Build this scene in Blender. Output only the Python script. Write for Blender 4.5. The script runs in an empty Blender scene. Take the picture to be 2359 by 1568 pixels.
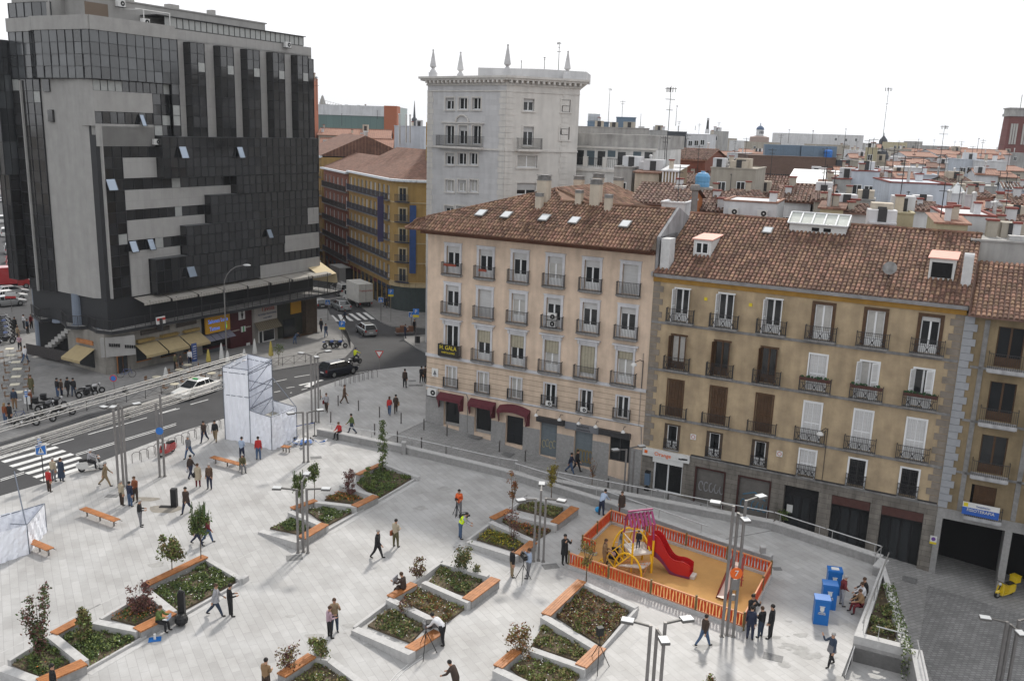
import bpy,bmesh,math,random
from mathutils import Vector,Matrix
random.seed(7)
R=math.radians
S=bpy.context.scene
COL=S.collection
# ------------------------------------------------------------------ camera
F,PT,RL,CH=2090.4,.2286,.0323,24.0
cr,sr,cp,sp=math.cos(RL),math.sin(RL),math.cos(PT),math.sin(PT)
cam=bpy.data.cameras.new('camera');cam.sensor_width=36;cam.lens=36*F/2359;cam.clip_end=6000
co=bpy.data.objects.new('camera',cam);COL.objects.link(co);S.camera=co
rx,uy,fw=Vector((cr,sr*sp,sr*cp)),Vector((-sr,cr*sp,cr*cp)),Vector((0,cp,-sp))
M=Matrix((rx,uy,-fw)).transposed().to_4x4();M.translation=(0,0,CH);co.matrix_world=M
# ------------------------------------------------------------------ sky, sun, exposure
SUN_EL,SUN_AZ=42,14
w=bpy.data.worlds.new('World');S.world=w;w.use_nodes=True
nt=w.node_tree;bg=nt.nodes['Background'];bg.inputs[1].default_value=.12
sky=nt.nodes.new('ShaderNodeTexSky');sky.sky_type='NISHITA';sky.sun_disc=False
sky.sun_elevation=R(SUN_EL);sky.sun_rotation=R(SUN_AZ);sky.dust_density=6;sky.air_density=1.2
tc=nt.nodes.new('ShaderNodeTexCoord');mp=nt.nodes.new('ShaderNodeMapping');mp.inputs['Scale'].default_value=(1,1,4)
nz=nt.nodes.new('ShaderNodeTexNoise');nz.inputs['Scale'].default_value=2.2;nz.inputs['Detail'].default_value=5
rp=nt.nodes.new('ShaderNodeValToRGB');rp.color_ramp.elements[0].position=.3;rp.color_ramp.elements[0].color=(.86,.86,.86,1)
rp.color_ramp.elements[1].position=.55;rp.color_ramp.elements[1].color=(.97,.97,.97,1)
mx=nt.nodes.new('ShaderNodeMix');mx.data_type='RGBA';mx.inputs[7].default_value=(9.3,9.45,9.7,1)
L=nt.links.new
L(tc.outputs['Generated'],mp.inputs[0]);L(mp.outputs[0],nz.inputs['Vector']);L(nz.outputs['Fac'],rp.inputs[0])
L(rp.outputs[0],mx.inputs[0]);L(sky.outputs[0],mx.inputs[6]);L(mx.outputs[2],bg.inputs[0])
sd=bpy.data.lights.new('sun','SUN');sd.energy=3.2;sd.angle=R(5);sd.color=(1,.95,.87)
so=bpy.data.objects.new('sun',sd);COL.objects.link(so);so.rotation_euler=(R(90-SUN_EL),0,R(180-SUN_AZ))
so.location=(0,0,120)
S.view_settings.view_transform='Standard';S.view_settings.look='None';S.view_settings.exposure=0;S.view_settings.gamma=1
# ------------------------------------------------------------------ survey helpers (photo point -> point on the ground)
CR={0:(0,0,1),1:(0,0,.3306),2:(0,453.6,.3306),3:(0,1049.8,.3306),4:(688.5,48.6,.3306),5:(931.5,453.6,.3306),6:(1581,129.6,.3306),
 7:(1458,567,.3823),8:(648,1049.8,.3306),9:(1215,1053,.3286),10:(1710.7,1134,.2769),11:(486,688.5,.2841),12:(688.5,486,.2584),
 13:(972,850.5,.24036),14:(1458,972,.24036),15:(1984.5,567,.31),16:(121.5,664.2,.2747),21:(0,793.8,.2273),22:(324,931.5,.1808),
 31:(283.5,688.5,.1545),32:(955.8,48.6,.17563),33:(1409.4,1158.3,.1601),
 23:(0,324,.4398),24:(712.8,121.5,.1808),25:(1239.3,202.5,.2066),26:(1701,267.3,.1602),27:(2008.8,267.3,.2014)}
def ray(i,x,y):
 o=CR[i];X=(o[0]+x*o[2]-1179)/F;Y=-(o[1]+y*o[2]-784)/F
 return rx*X+uy*Y+fw
def G(i,x,y,z=0.0):
 r=ray(i,x,y);t=(z-CH)/r.z
 return Vector((r.x*t,r.y*t,z))
UA=Vector((math.sin(R(117.8)),math.cos(R(117.8)),0));VA=Vector((-UA.y,UA.x,0))*1.0
UB=Vector((math.sin(R(28.8)),math.cos(R(28.8)),0));NB=Vector((UB.y,-UB.x,0))
A0=Vector((-6.99,72.57,0));B0=Vector((-38.52,83.23,0))
def h(x,y):
 p=Vector((x,y,0));a=(p-A0).dot(UA);b=(p-B0).dot(UB);bb=max(0,b-6)
 return max(-.08*max(0,a)*(1 if b<40 else max(0,1-(b-40)/20))-.042*bb,-4.6)
def T(i,x,y):
 z=0
 for _ in range(12):p=G(i,x,y,z);z=h(p.x,p.y)
 return p
def Z(p,i,x,y):
 r=ray(i,x,y);return CH+math.hypot(p.x,p.y)/math.hypot(r.x,r.y)*r.z
# ------------------------------------------------------------------ materials
MATS={}
def mat(name,col,rough=.85,var=0,scale=3,bump=0,metal=0,island=0,spec=.3,stain=None,emis=None,bscale=None,**k):
 if name in MATS:return MATS[name]
 m=bpy.data.materials.new(name);m.use_nodes=True;n=m.node_tree.nodes;l=m.node_tree.links.new
 b=n['Principled BSDF'];b.inputs['Roughness'].default_value=rough;b.inputs['Metallic'].default_value=metal
 b.inputs['Specular IOR Level'].default_value=spec
 c=(*col,1);b.inputs['Base Color'].default_value=c;src=None
 tx=n.new('ShaderNodeTexCoord')
 if var:
  z=n.new('ShaderNodeTexNoise');z.inputs['Scale'].default_value=scale;z.inputs['Detail'].default_value=6
  z.inputs['Roughness'].default_value=.65;l(tx.outputs['Object'],z.inputs['Vector'])
  q=n.new('ShaderNodeValToRGB');e=q.color_ramp.elements;e[0].position=.3;e[1].position=.7
  lo=stain or tuple(v*(1-var)for v in col);e[0].color=(*lo,1);e[1].color=(*[min(1,v*(1+var*.6))for v in col],1)
  l(z.outputs['Fac'],q.inputs[0]);src=q.outputs[0]
 if island:
  g=n.new('ShaderNodeNewGeometry');hs=n.new('ShaderNodeHueSaturation');mr=n.new('ShaderNodeMapRange')
  mr.inputs[3].default_value=1-island;mr.inputs[4].default_value=1+island;l(g.outputs['Random Per Island'],mr.inputs[0])
  l(mr.outputs[0],hs.inputs['Value']);hs.inputs['Color'].default_value=c
  if src:l(src,hs.inputs['Color'])
  src=hs.outputs[0]
  if k.get('hue'):
   m2=n.new('ShaderNodeMath');m2.operation='MULTIPLY';m2.inputs[1].default_value=7.31;fr=n.new('ShaderNodeMath');fr.operation='FRACT'
   l(g.outputs['Random Per Island'],m2.inputs[0]);l(m2.outputs[0],fr.inputs[0]);r2=n.new('ShaderNodeMapRange')
   r2.inputs[3].default_value=.5-k['hue'];r2.inputs[4].default_value=.5+k['hue'];l(fr.outputs[0],r2.inputs[0]);l(r2.outputs[0],hs.inputs['Hue'])
 if k.get('brick'):
  bw,bh,mo,dk,ro=k['brick']
  t=n.new('ShaderNodeTexBrick');t.inputs['Scale'].default_value=1;t.inputs['Brick Width'].default_value=bw;t.inputs['Row Height'].default_value=bh
  t.inputs['Mortar Size'].default_value=mo;t.inputs['Color1'].default_value=(1,1,1,1);t.inputs['Color2'].default_value=(1-k.get('bv',.1),)*3+(1,);t.inputs['Mortar'].default_value=(dk,dk,dk,1)
  mpn=n.new('ShaderNodeMapping');mpn.inputs['Rotation'].default_value=ro;l(tx.outputs['Object'],mpn.inputs[0]);l(mpn.outputs[0],t.inputs['Vector'])
  mm=n.new('ShaderNodeMix');mm.data_type='RGBA';mm.blend_type='MULTIPLY';mm.inputs[0].default_value=1
  mm.inputs[6].default_value=c
  if src:l(src,mm.inputs[6])
  l(t.outputs[0],mm.inputs[7]);src=mm.outputs[2]
 if k.get('streak'):
  z2=n.new('ShaderNodeTexNoise');z2.inputs['Scale'].default_value=1;z2.inputs['Detail'].default_value=5;mq=n.new('ShaderNodeMapping');mq.inputs['Scale'].default_value=(1.6,1.6,.22)
  l(tx.outputs['Object'],mq.inputs[0]);l(mq.outputs[0],z2.inputs['Vector']);q2=n.new('ShaderNodeValToRGB')
  q2.color_ramp.elements[0].position=.35;q2.color_ramp.elements[1].position=.6;s_=1-k['streak'];q2.color_ramp.elements[0].color=(s_,s_,s_,1);q2.color_ramp.elements[1].color=(1,1,1,1)
  mm=n.new('ShaderNodeMix');mm.data_type='RGBA';mm.blend_type='MULTIPLY';mm.inputs[0].default_value=1;mm.inputs[6].default_value=c
  if src:l(src,mm.inputs[6])
  l(z2.outputs['Fac'],q2.inputs[0]);l(q2.outputs[0],mm.inputs[7]);src=mm.outputs[2]
 if src:l(src,b.inputs['Base Color'])
 if bump:
  z=n.new('ShaderNodeTexNoise');z.inputs['Scale'].default_value=bscale or scale*6;z.inputs['Detail'].default_value=4;l(tx.outputs['Object'],z.inputs['Vector'])
  bn=n.new('ShaderNodeBump');bn.inputs['Strength'].default_value=bump;bn.inputs['Distance'].default_value=.03
  l(z.outputs['Fac'],bn.inputs['Height']);l(bn.outputs[0],b.inputs['Normal'])
 if emis:b.inputs['Emission Color'].default_value=(*col,1);b.inputs['Emission Strength'].default_value=emis
 if 'trans' in k:b.inputs['Alpha'].default_value=k['trans']
 if 'coat' in k:b.inputs['Coat Weight'].default_value=k['coat'];b.inputs['Coat Roughness'].default_value=.05
 MATS[name]=m;return m
def paint(name,col,rough=.45):return mat(name,col,rough,var=.08,scale=1.5)
GLASS=mat('window glass',(.018,.02,.022),.07,spec=.5,island=.5)
CURT=mat('curtain behind glass',(.42,.41,.39),.5,var=.15,scale=4,spec=.5)
WHITE=mat('white paint',(.62,.62,.61),.5,var=.1,scale=2)
PVC=mat('white plastic frame',(.72,.73,.74),.4)
IRON=mat('black iron',(.035,.034,.036),.5,var=.3,scale=8,spec=.4)
STEEL=mat('brushed steel',(.5,.5,.5),.35,metal=.8,var=.15,scale=5)
GALV=mat('galvanised pole',(.21,.2,.195),.5,metal=.3,var=.15,scale=3)
BLACK=mat('black plastic',(.015,.015,.016),.5)
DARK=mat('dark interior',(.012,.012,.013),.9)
RUBBER=mat('tyre rubber',(.02,.02,.021),.8)
STONE=mat('grey granite',(.30,.295,.29),.8,var=.18,scale=5,bump=.3,streak=.12)
STONEL=mat('pale granite coping',(.44,.435,.43),.75,var=.15,scale=4,bump=.2)
WOOD=mat('orange hardwood',(.42,.17,.06),.5,var=.3,scale=2.5,brick=(4,.11,.006,.3,(0,0,0)))
TREAD=(0,0,R(0))
# ------------------------------------------------------------------ mesh builder
class MB:
 def __init__(s,loc=(0,0,0),rz=0):s.v=[];s.f=[];s.m=[];s.o=Vector(loc);s.rz=rz;s.c=math.cos(rz);s.s=math.sin(rz)
 def _a(s,vs):
  b=len(s.v)
  for p in vs:s.v.append((s.o.x+p[0]*s.c-p[1]*s.s,s.o.y+p[0]*s.s+p[1]*s.c,s.o.z+p[2]))
  return b
 def face(s,vs,m=0):b=s._a(vs);s.f.append(tuple(range(b,b+len(vs))));s.m.append(m)
 def faces(s,vs,fs,m=0):
  b=s._a(vs)
  for f in fs:s.f.append(tuple(b+i for i in f));s.m.append(m)
 def box(s,x0,x1,y0,y1,z0,z1,m=0):
  s.faces([(x0,y0,z0),(x1,y0,z0),(x1,y1,z0),(x0,y1,z0),(x0,y0,z1),(x1,y0,z1),(x1,y1,z1),(x0,y1,z1)],
    [(0,3,2,1),(4,5,6,7),(0,1,5,4),(1,2,6,5),(2,3,7,6),(3,0,4,7)],m)
 def cbox(s,c,d,m=0,rz=0):
  ca,sa=math.cos(rz),math.sin(rz);P=[]
  for k in(-1,1):
   for a,b in((-1,-1),(1,-1),(1,1),(-1,1)):
    x,y=a*d[0]/2,b*d[1]/2;P.append((c[0]+x*ca-y*sa,c[1]+x*sa+y*ca,c[2]+k*d[2]/2))
  s.faces(P,[(0,3,2,1),(4,5,6,7),(0,1,5,4),(1,2,6,5),(2,3,7,6),(3,0,4,7)],m)
 def prism(s,poly,z0,z1,m=0,mt=None):
  n=len(poly);a=lambda z,p:z(p)if callable(z)else z
  B=[(p[0],p[1],a(z0,p))for p in poly];Tt=[(p[0],p[1],a(z1,p))for p in poly]
  s.faces(B+Tt,[tuple(range(n-1,-1,-1))]+[(i,(i+1)%n,n+(i+1)%n,n+i)for i in range(n)],m)
  s.face(Tt,m if mt is None else mt)
 def tube(s,p,q,r,r2=None,n=8,m=0,cap=True):
  p,q=Vector(p),Vector(q);d=q-p
  if d.length<1e-6:return
  d.normalize();a=d.orthogonal().normalized();b=d.cross(a);r2=r if r2 is None else r2
  P=[]
  for c,rr in((p,r),(q,r2)):
   for i in range(n):t=2*math.pi*i/n;P.append(c+(a*math.cos(t)+b*math.sin(t))*rr)
  fs=[(i,(i+1)%n,n+(i+1)%n,n+i)for i in range(n)]
  if cap:fs+=[tuple(range(n-1,-1,-1)),tuple(range(n,2*n))]
  s.faces(P,fs,m)
 def path(s,pts,r,n=6,m=0):
  for a,b in zip(pts,pts[1:]):s.tube(a,b,r,n=n,m=m)
 def bar(s,p,q,wd,ht,m=0):
  p,q=Vector(p),Vector(q);d=(q-p).normalized();a=d.cross(Vector((0,0,1)))
  a=a.normalized()if a.length>1e-4 else Vector((1,0,0));b=a.cross(d);P=[]
  for c in(p,q):
   for i,j in((-1,-1),(1,-1),(1,1),(-1,1)):P.append(c+a*i*wd/2+b*j*ht/2)
  s.faces(P,[(0,3,2,1),(4,5,6,7),(0,1,5,4),(1,2,6,5),(2,3,7,6),(3,0,4,7)],m)
 def lathe(s,c,prof,n=12,m=0):
  P=[];k=len(prof)
  for r,z in prof:
   for i in range(n):t=2*math.pi*i/n;P.append((c[0]+r*math.cos(t),c[1]+r*math.sin(t),c[2]+z))
  s.faces(P,[(j*n+i,j*n+(i+1)%n,(j+1)*n+(i+1)%n,(j+1)*n+i)for j in range(k-1)for i in range(n)]+[tuple(range(n-1,-1,-1)),tuple(range((k-1)*n,k*n))],m)
 def ball(s,c,r,m=0,n=10,sc=(1,1,1)):
  P=[];k=n//2+1
  for j in range(k+1):
   a=math.pi*j/k
   for i in range(n):t=2*math.pi*i/n;P.append((c[0]+r*sc[0]*math.sin(a)*math.cos(t),c[1]+r*sc[1]*math.sin(a)*math.sin(t),c[2]-r*sc[2]*math.cos(a)))
  s.faces(P,[(j*n+i,j*n+(i+1)%n,(j+1)*n+(i+1)%n,(j+1)*n+i)for j in range(k)for i in range(n)],m)
 def mesh(s,name,mats,smooth=False):
  me=bpy.data.meshes.new(name);me.from_pydata([tuple(v)for v in s.v],[],s.f);
  for m_ in(mats if isinstance(mats,(list,tuple))else[mats]if mats else[]):me.materials.append(m_)
  me.polygons.foreach_set('material_index',s.m)
  if smooth:me.polygons.foreach_set('use_smooth',[True]*len(s.f))
  me.update();return me
 def build(s,name,mats,parent=None,smooth=False,loc=None,rz=0):
  return inst(name,s.mesh(name,mats,smooth),parent,loc,rz)
def inst(name,me,parent=None,loc=None,rz=0,sc=None):
 o=bpy.data.objects.new(name,me);COL.objects.link(o);o.parent=parent
 if loc is not None:o.location=loc
 if rz:o.rotation_euler.z=rz
 if sc is not None:o.scale=(sc,)*3 if not isinstance(sc,(tuple,list))else sc
 return o
def tag(o,label,cat,group=None,kind=None):
 o['label']=label;o['category']=cat
 if group:o['group']=group
 if kind:o['kind']=kind
 return o
def thing(name,label,cat,loc=(0,0,0),rz=0,group=None):
 o=bpy.data.objects.new(name,None);COL.objects.link(o);o.location=loc;o.rotation_euler=(0,0,rz);o.empty_display_size=.2
 return tag(o,label,cat,group)
def dup(o,loc=None,rz=None,label=None,parent=None,sc=None):
 c=o.copy();COL.objects.link(c)
 if parent is not None:c.parent=parent
 if loc is not None:c.location=loc
 if rz is not None:c.rotation_euler.z=rz
 if sc is not None:c.scale=(sc,)*3
 if label:c['label']=label
 for ch in list(o.children):dup(ch,parent=c)
 return c
def recolor(o,pairs):
 for q in[o]+list(o.children_recursive):
  if q.type!='MESH':continue
  for k,sl in enumerate(q.material_slots):
   m_=sl.material
   if m_ in pairs:sl.link='OBJECT';sl.material=pairs[m_]
   elif sl.link=='DATA' and m_:pass
def struct(name,mb,mats):o=mb.build(name,mats);o['kind']='structure';return o
FONT=bpy.data.fonts[0]if len(bpy.data.fonts)else None
def text(body,size,mt,parent,loc,rz=0,rx_=90,name='lettering',ext=.012,sx=1):
 cu=bpy.data.curves.new(name,'FONT');cu.body=body;cu.size=size;cu.extrude=ext;cu.align_x='CENTER';cu.align_y='CENTER';cu.resolution_u=2
 o=bpy.data.objects.new('tmp',cu);COL.objects.link(o);bpy.context.view_layer.update()
 me=bpy.data.meshes.new_from_object(o.evaluated_get(bpy.context.evaluated_depsgraph_get()));bpy.data.objects.remove(o)
 me.materials.clear();me.materials.append(mt)
 q=inst(name,me,parent,loc);q.rotation_euler=(R(rx_),0,rz);q.scale=(sx,1,1);return q
# ------------------------------------------------------------------ ground, roads, pavements
ASPH=mat('asphalt',(.052,.052,.055),.85,var=.22,scale=.35,bump=.3,bscale=40)
PAVE=mat('pale granite setts',(.42,.417,.415),.6,var=.12,scale=.45,stain=(.325,.318,.31),spec=.45,brick=(1.2,.4,.014,.74,(0,0,R(60))),bv=.15,streak=.0)
PAVE2=mat('street granite setts',(.31,.305,.30),.8,var=.2,scale=.5,brick=(.5,.25,.02,.6,(0,0,R(-28))),bv=.2)
PAVE3=mat('grey sidewalk slabs',(.225,.22,.215),.8,var=.2,scale=.6,brick=(.8,.4,.02,.75,(0,0,R(29))),bv=.12)
COBB=mat('dark cobbles',(.27,.267,.265),.8,var=.25,scale=.5,brick=(.32,.2,.03,.6,(0,0,R(-5))),bv=.3,bump=.3,bscale=6)
LINE=mat('road paint',(.62,.62,.61),.7,var=.25,scale=3)
LAND=mat('far ground',(.17,.155,.14),.9,var=.3,scale=.05)
def sheet(poly,step,zf):
 bm=bmesh.new();bm.faces.new([bm.verts.new((p[0],p[1],0))for p in poly]);xs=[p[0]for p in poly];ys=[p[1]for p in poly]
 for a,lo,hi in((0,min(xs),max(xs)),(1,min(ys),max(ys))):
  k=math.ceil(lo/step)
  while k*step<hi:
   no=(1,0,0)if a==0 else(0,1,0);c=(k*step,0,0)if a==0 else(0,k*step,0)
   bmesh.ops.bisect_plane(bm,geom=bm.verts[:]+bm.edges[:]+bm.faces[:],plane_co=c,plane_no=no);k+=1
 bm.normal_update()
 for f in bm.faces:
  if f.normal.z<0:f.normal_flip()
 for v in bm.verts:v.co.z=zf(v.co.x,v.co.y)
 return bm
def slab(name,poly,zf,m,skirt=.25,step=3,label=None,edge=None):
 bm=sheet(poly,step,zf);bd=[e for e in bm.edges if e.is_boundary]
 r=bmesh.ops.extrude_edge_only(bm,edges=bd);nv=[g for g in r['geom']if isinstance(g,bmesh.types.BMVert)]
 for v in nv:v.co.z=min(v.co.z,zf(v.co.x,v.co.y))-(skirt(v.co.x,v.co.y)if callable(skirt)else skirt)
 nf=[g for g in r['geom']if isinstance(g,bmesh.types.BMFace)]
 for f in nf:f.material_index=1
 me=bpy.data.meshes.new(name);bm.to_mesh(me);bm.free();me.materials.append(m);me.materials.append(edge or STONE)
 o=inst(name,me);o['kind']='structure';return o
bm=sheet([(-220,-60),(200,-60),(200,330),(-220,330)],5,lambda x,y:h(x,y)-.13)
for v in bm.verts:pass
me=bpy.data.meshes.new('ground');bm.to_mesh(me);bm.free();me.materials.append(ASPH);me.materials.append(LAND)
o=inst('ground',me);o['kind']='structure'
bm=bmesh.new()
for x0,x1,y0,y1 in((-6000,-220,-600,6000),(200,6000,-600,6000),(-220,200,330,6000),(-220,200,-600,-60)):
 vs=[bm.verts.new((x,y,-4.9))for x,y in((x0,y0),(x1,y0),(x1,y1),(x0,y1))];bm.faces.new(vs)
me=bpy.data.meshes.new('far_ground');bm.to_mesh(me);bm.free();me.materials.append(LAND);o=inst('far_ground',me);o['kind']='structure'
xy=lambda v:(v.x,v.y)
kerbL=[G(21,0,1530),G(21,480,1390),G(21,870,1240),G(21,1180,1120),G(21,1770,900),G(11,600,815),G(11,870,715),G(11,1000,670),G(11,1160,620),G(11,1330,575),G(11,1560,548),G(11,1740,545)]
W1=[G(11,857,1108),G(11,1550,1250),G(11,2281,1425),G(13,860,1060),G(13,1700,1325),G(14,1310,1372)]
W2=[G(13,1230,1090,.3)+Vector((0,0,-.3)),G(14,1330,1040),G(14,2359,1382),G(10,1075,685)]
APEX,TL,TR=G(10,1170,565,.6),G(10,925,1190,.6),G(10,1400,1310,.6)
for v in(APEX,TL,TR):v.z=0
k0,k1=kerbL[1],kerbL[3];dk=(k0-k1).normalized();far=k0+dk*34
wl=[A0+VA*(-8.5)+UA*.0,W2[0]+VA*.2,W2[1],W2[2],W2[3]]
plaza=[xy(far),xy(far+Vector((10,-24,0))),(0,2),(9,20),xy(TL+(TL-APEX)*.35),xy(TL),xy(TR),xy(APEX)]+[xy(p)for p in(W2[2]+VA*.3,W2[1]+VA*.3,W2[0]+VA*.3)]+[xy(A0-VA*7.2),xy(A0),(-5.5,76),(-3.4,90.5)]+[xy(p)for p in reversed(kerbL)]
slab('plaza_paving',plaza,lambda x,y:0,PAVE,skirt=lambda x,y:max(.3,-h(x,y)+.3),step=200)
zh=lambda x,y:h(x,y)-.012
street=[xy(A0-VA*7.2+UA*.02),xy(W2[0]),xy(W2[1]-VA*.3),xy(W2[3]-VA*.6),xy(TR-UA*1.5),(12,30),(10,8),(75,8),xy(A0+UA*62+VA*1),xy(A0+UA*44+VA*6),xy(A0+UA*0.02+VA*6)]
slab('street_paving',street,zh,PAVE2,step=4)
cob=[xy(A0+UA*39.2-VA*2.2),xy(A0+UA*70-VA*2.2),(66,8),(24,8),xy(TR+UA*2.2-VA*6),xy(TR+UA*2.6),xy(APEX+UA*2.5-VA*2)]
slab('cobbled_road',cob,lambda x,y:h(x,y)+.004,COBB,skirt=.02,step=4)
fk=[G(21,-200,1045),G(21,0,985),G(21,440,850),G(21,900,690),G(21,1500,560),G(11,500,560),G(11,870,480),G(11,1080,435),T(11,1150,405),T(11,1157,375),T(11,1120,330),T(11,1060,250),T(11,990,150),T(11,960,120),T(11,920,0)]
bfar=B0+UB*75+NB*.5
slab('office_pavement',[xy(p)for p in fk]+[xy(bfar),xy(B0+UB*75-NB*14),xy(B0-UB*0-NB*14),xy(B0-UB*0-NB*30),(-84,78),(-64,38)][:0]+[xy(fk[-1]+UB*45-NB*.5),xy(B0+UB*72-NB*12),xy(B0-NB*22+UB*3),(-72,88),(-62,66)],lambda x,y:h(x,y),PAVE3,step=4)
ys=[T(12,*p)for p in((330,610),(440,760),(590,880),(690,960),(760,1000),(830,1025),(1130,1040))]
slab('shopping_pavement',[xy(ys[0]+Vector((-7,28,0)))]+[xy(p)for p in ys]+[(20,108),(20,140),(-24,200)],lambda x,y:h(x,y),PAVE3,step=4)
isl=[T(12,*p)for p in((1150,1262),(1130,1260),(1030,1210),(940,1150),(935,1115),(1120,1100))]
slab('corner_pavement',[xy(isl[0]+Vector((1.5,-.5,0)))]+[xy(p)for p in isl[1:]]+[(8,104),(8,86),(-2,92)],lambda x,y:h(x,y),PAVE3,step=4)
mk=MB()
def stripe(a,b,wd,n=1):
 a,b=Vector(a),Vector(b);d=(b-a);d.z=0;d.normalize();q=Vector((-d.y,d.x,0))*wd/2;za=lambda p:h(p.x,p.y)-.126
 for k in range(n):
  p0=a+(b-a)*(k/n);p1=a+(b-a)*((k+1)/n)
  mk.face([(v.x,v.y,za(v))for v in(p0-q,p1-q,p1+q,p0+q)])
for a,b in(((15,1030),(355,930)),((-60,1140),(480,985)),((25,1170),(575,1018)),((105,1215),(650,1055)),((185,1250),(730,1088)),((265,1288),(810,1122)),((345,1325),(880,1158)),((420,1360),(830,1225))):
 stripe(G(21,*a),G(21,*b),.5)
stripe(G(21,890,893),G(21,1485,722),.12);stripe(G(21,1610,680),G(21,1782,630),.12);stripe(G(21,520,1000),G(21,745,937),.12)
for a,b in(((0,1345),(240,1270)),((765,1090),(1160,970)),((1240,945),(1590,840)),((1590,840),(1782,780))):
 stripe(G(21,a[0],a[1]),G(21,*b),.1);stripe(G(21,a[0],a[1]+16),G(21,b[0],b[1]+16),.1)
stripe(G(2,1325,1435),G(2,1450,1400),.12);stripe(G(2,1110,1500),G(2,1250,1462),.12)
for a,b in(((510,655),(612,628)),((675,608),(800,582)),((610,707),(675,695)),((510,745),(560,735))):stripe(G(11,*a),G(11,*b),.13)
stripe(G(11,715,680),G(11,905,628),.3);stripe(G(11,640,750),G(11,780,705),.14);stripe(G(11,1120,570),G(11,1280,538),.12)
for a,b in(((1285,538),(1345,542)),((1375,543),(1440,547)),((1465,547),(1530,549))):stripe(G(11,*a),G(11,*b),.35)
ar=[G(11,*p)for p in((750,700),(790,678),(780,672),(858,655),(845,690),(835,683),(800,705))]
mk.face([(p.x,p.y,-.125)for p in ar])
for k in range(6):
 a=T(12,(285,360,410,455,520,580)[k],(920,915,925,905,900,895)[k]);b=T(12,(345,400,470,540,600,660)[k],(975,985,970,965,960,955)[k]);stripe(a,b,.5,2)
mk.build('road_markings',LINE)['kind']='structure'
MET=mat('iron cover',(.17,.17,.17),.6,var=.3,scale=6,bump=.3)
mh=MB()
for i,x,y,a,b,rz in((8,1875,768,.9,.6,.3),(8,90,708,.9,.7,.3),(11,850,1285,.8,.5,.3),(11,1630,663,.7,.5,.2),(11,1640,700,.9,.5,.2),(11,1695,700,.5,.5,.2),(3,780,278,.8,.5,0),(9,1750,780,.5,.4,0),(9,1720,1400,.9,.6,-.4),(8,480,0,0,0,0)):
 if a:p=G(i,x,y);mh.cbox((p.x,p.y,.004),(a,b,.014),rz=rz)
for i,x,y in((13,510,645),(13,805,810),(10,1370,720),(21,410,200),(21,525,218),(21,400,525)):p=T(i,x,y);mh.cbox((p.x,p.y,p.z+.002),(1.1,.8,.016),rz=-.48)
mh.build('manhole_covers',MET)['kind']='structure'
# ------------------------------------------------------------------ roof tiles (each barrel tile is its own shell)
TILE=mat('weathered clay tiles',(.205,.12,.082),.9,var=.4,scale=.35,island=.45,hue=.014,bump=.2,bscale=12)
TILE2=mat('brown clay tiles',(.17,.105,.082),.85,var=.35,scale=.9,island=.45,hue=.015)
FTILE=mat('distant clay tiles',(.235,.125,.09),.9,var=.4,scale=1.2,brick=(.5,.3,.06,.55,(0,0,0)),bv=.35)
def tiles(mb,P,U,D,wlen,dlen,pitch=.27,row=.42,clip=None,m=0,seg=3):
 """P corner at the eave, U unit vector along the eave, D unit vector up the slope"""
 N=U.cross(D).normalized();
 if N.z<0:N=-N
 nc=int(wlen/pitch);nr=int(dlen/row)
 for c in range(nc):
  for r in range(nr):
   u0=(c+.5)*wlen/nc;d0=r*dlen/nr
   if clip and not clip(u0,d0+row/2):continue
   rr=pitch*.40*random.uniform(.93,1.05);jl=random.uniform(-.03,.03);ju=random.uniform(-.012,.012);pts=[]
   for dd,lift,k in((d0-.06+jl,.05,1.),(d0+row*1.02+jl,.012,.84)):
    for s in range(seg+1):
     a=math.pi*s/seg;pts.append(P+U*(u0+ju-math.cos(a)*rr*k)+D*dd+N*(math.sin(a)*rr*.8*k+lift))
   b=len(mb.v);mb._a(pts)
   for s in range(seg):mb.f.append((b+s,b+s+1,b+seg+2+s,b+seg+1+s));mb.m.append(m)
   mb.f.append(tuple(b+s for s in range(seg,-1,-1)));mb.m.append(m)
# ------------------------------------------------------------------ facade kit
def wall_holes(mb,x0,x1,z0,z1,holes,dep=.28,y=0,m=0,mr=None):
 xs=sorted({x0,x1}|{a for q in holes for a in q[:2]if x0<a<x1});zs=sorted({z0,z1}|{a for q in holes for a in q[2:]if z0<a<z1})
 for i in range(len(xs)-1):
  run=None
  for j in range(len(zs)-1):
   cx,cz=(xs[i]+xs[i+1])/2,(zs[j]+zs[j+1])/2
   if any(q[0]<cx<q[1]and q[2]<cz<q[3]for q in holes):
    continue
   mb.face([(xs[i],y,zs[j]),(xs[i+1],y,zs[j]),(xs[i+1],y,zs[j+1]),(xs[i],y,zs[j+1])],m)
 mr=m if mr is None else mr
 for a,b,c,d in holes:
  for q in([(a,y,c),(a,y+dep,c),(b,y+dep,c),(b,y,c)],[(a,y,d),(b,y,d),(b,y+dep,d),(a,y+dep,d)],[(a,y,c),(a,y,d),(a,y+dep,d),(a,y+dep,c)],[(b,y,c),(b,y+dep,c),(b,y+dep,d),(b,y,d)]):mb.face(q,mr)
BROWNW=mat('brown varnished wood',(.085,.045,.022),.5,var=.35,scale=3)
LOUV_W=mat('white louvre slats',(.6,.6,.6),.5,brick=(10,.07,.012,.55,(R(90),0,0)))
LOUV_B=mat('brown louvre slats',(.09,.048,.024),.5,var=.3,scale=3,brick=(10,.07,.012,.4,(R(90),0,0)))
ROLLER=mat('grey white roller shutter',(.5,.5,.5),.6,brick=(20,.06,.008,.7,(R(90),0,0)),var=.08,scale=2)
CACHE={}
def cached(key,fn):
 if key not in CACHE:CACHE[key]=fn()
 return CACHE[key]
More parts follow.
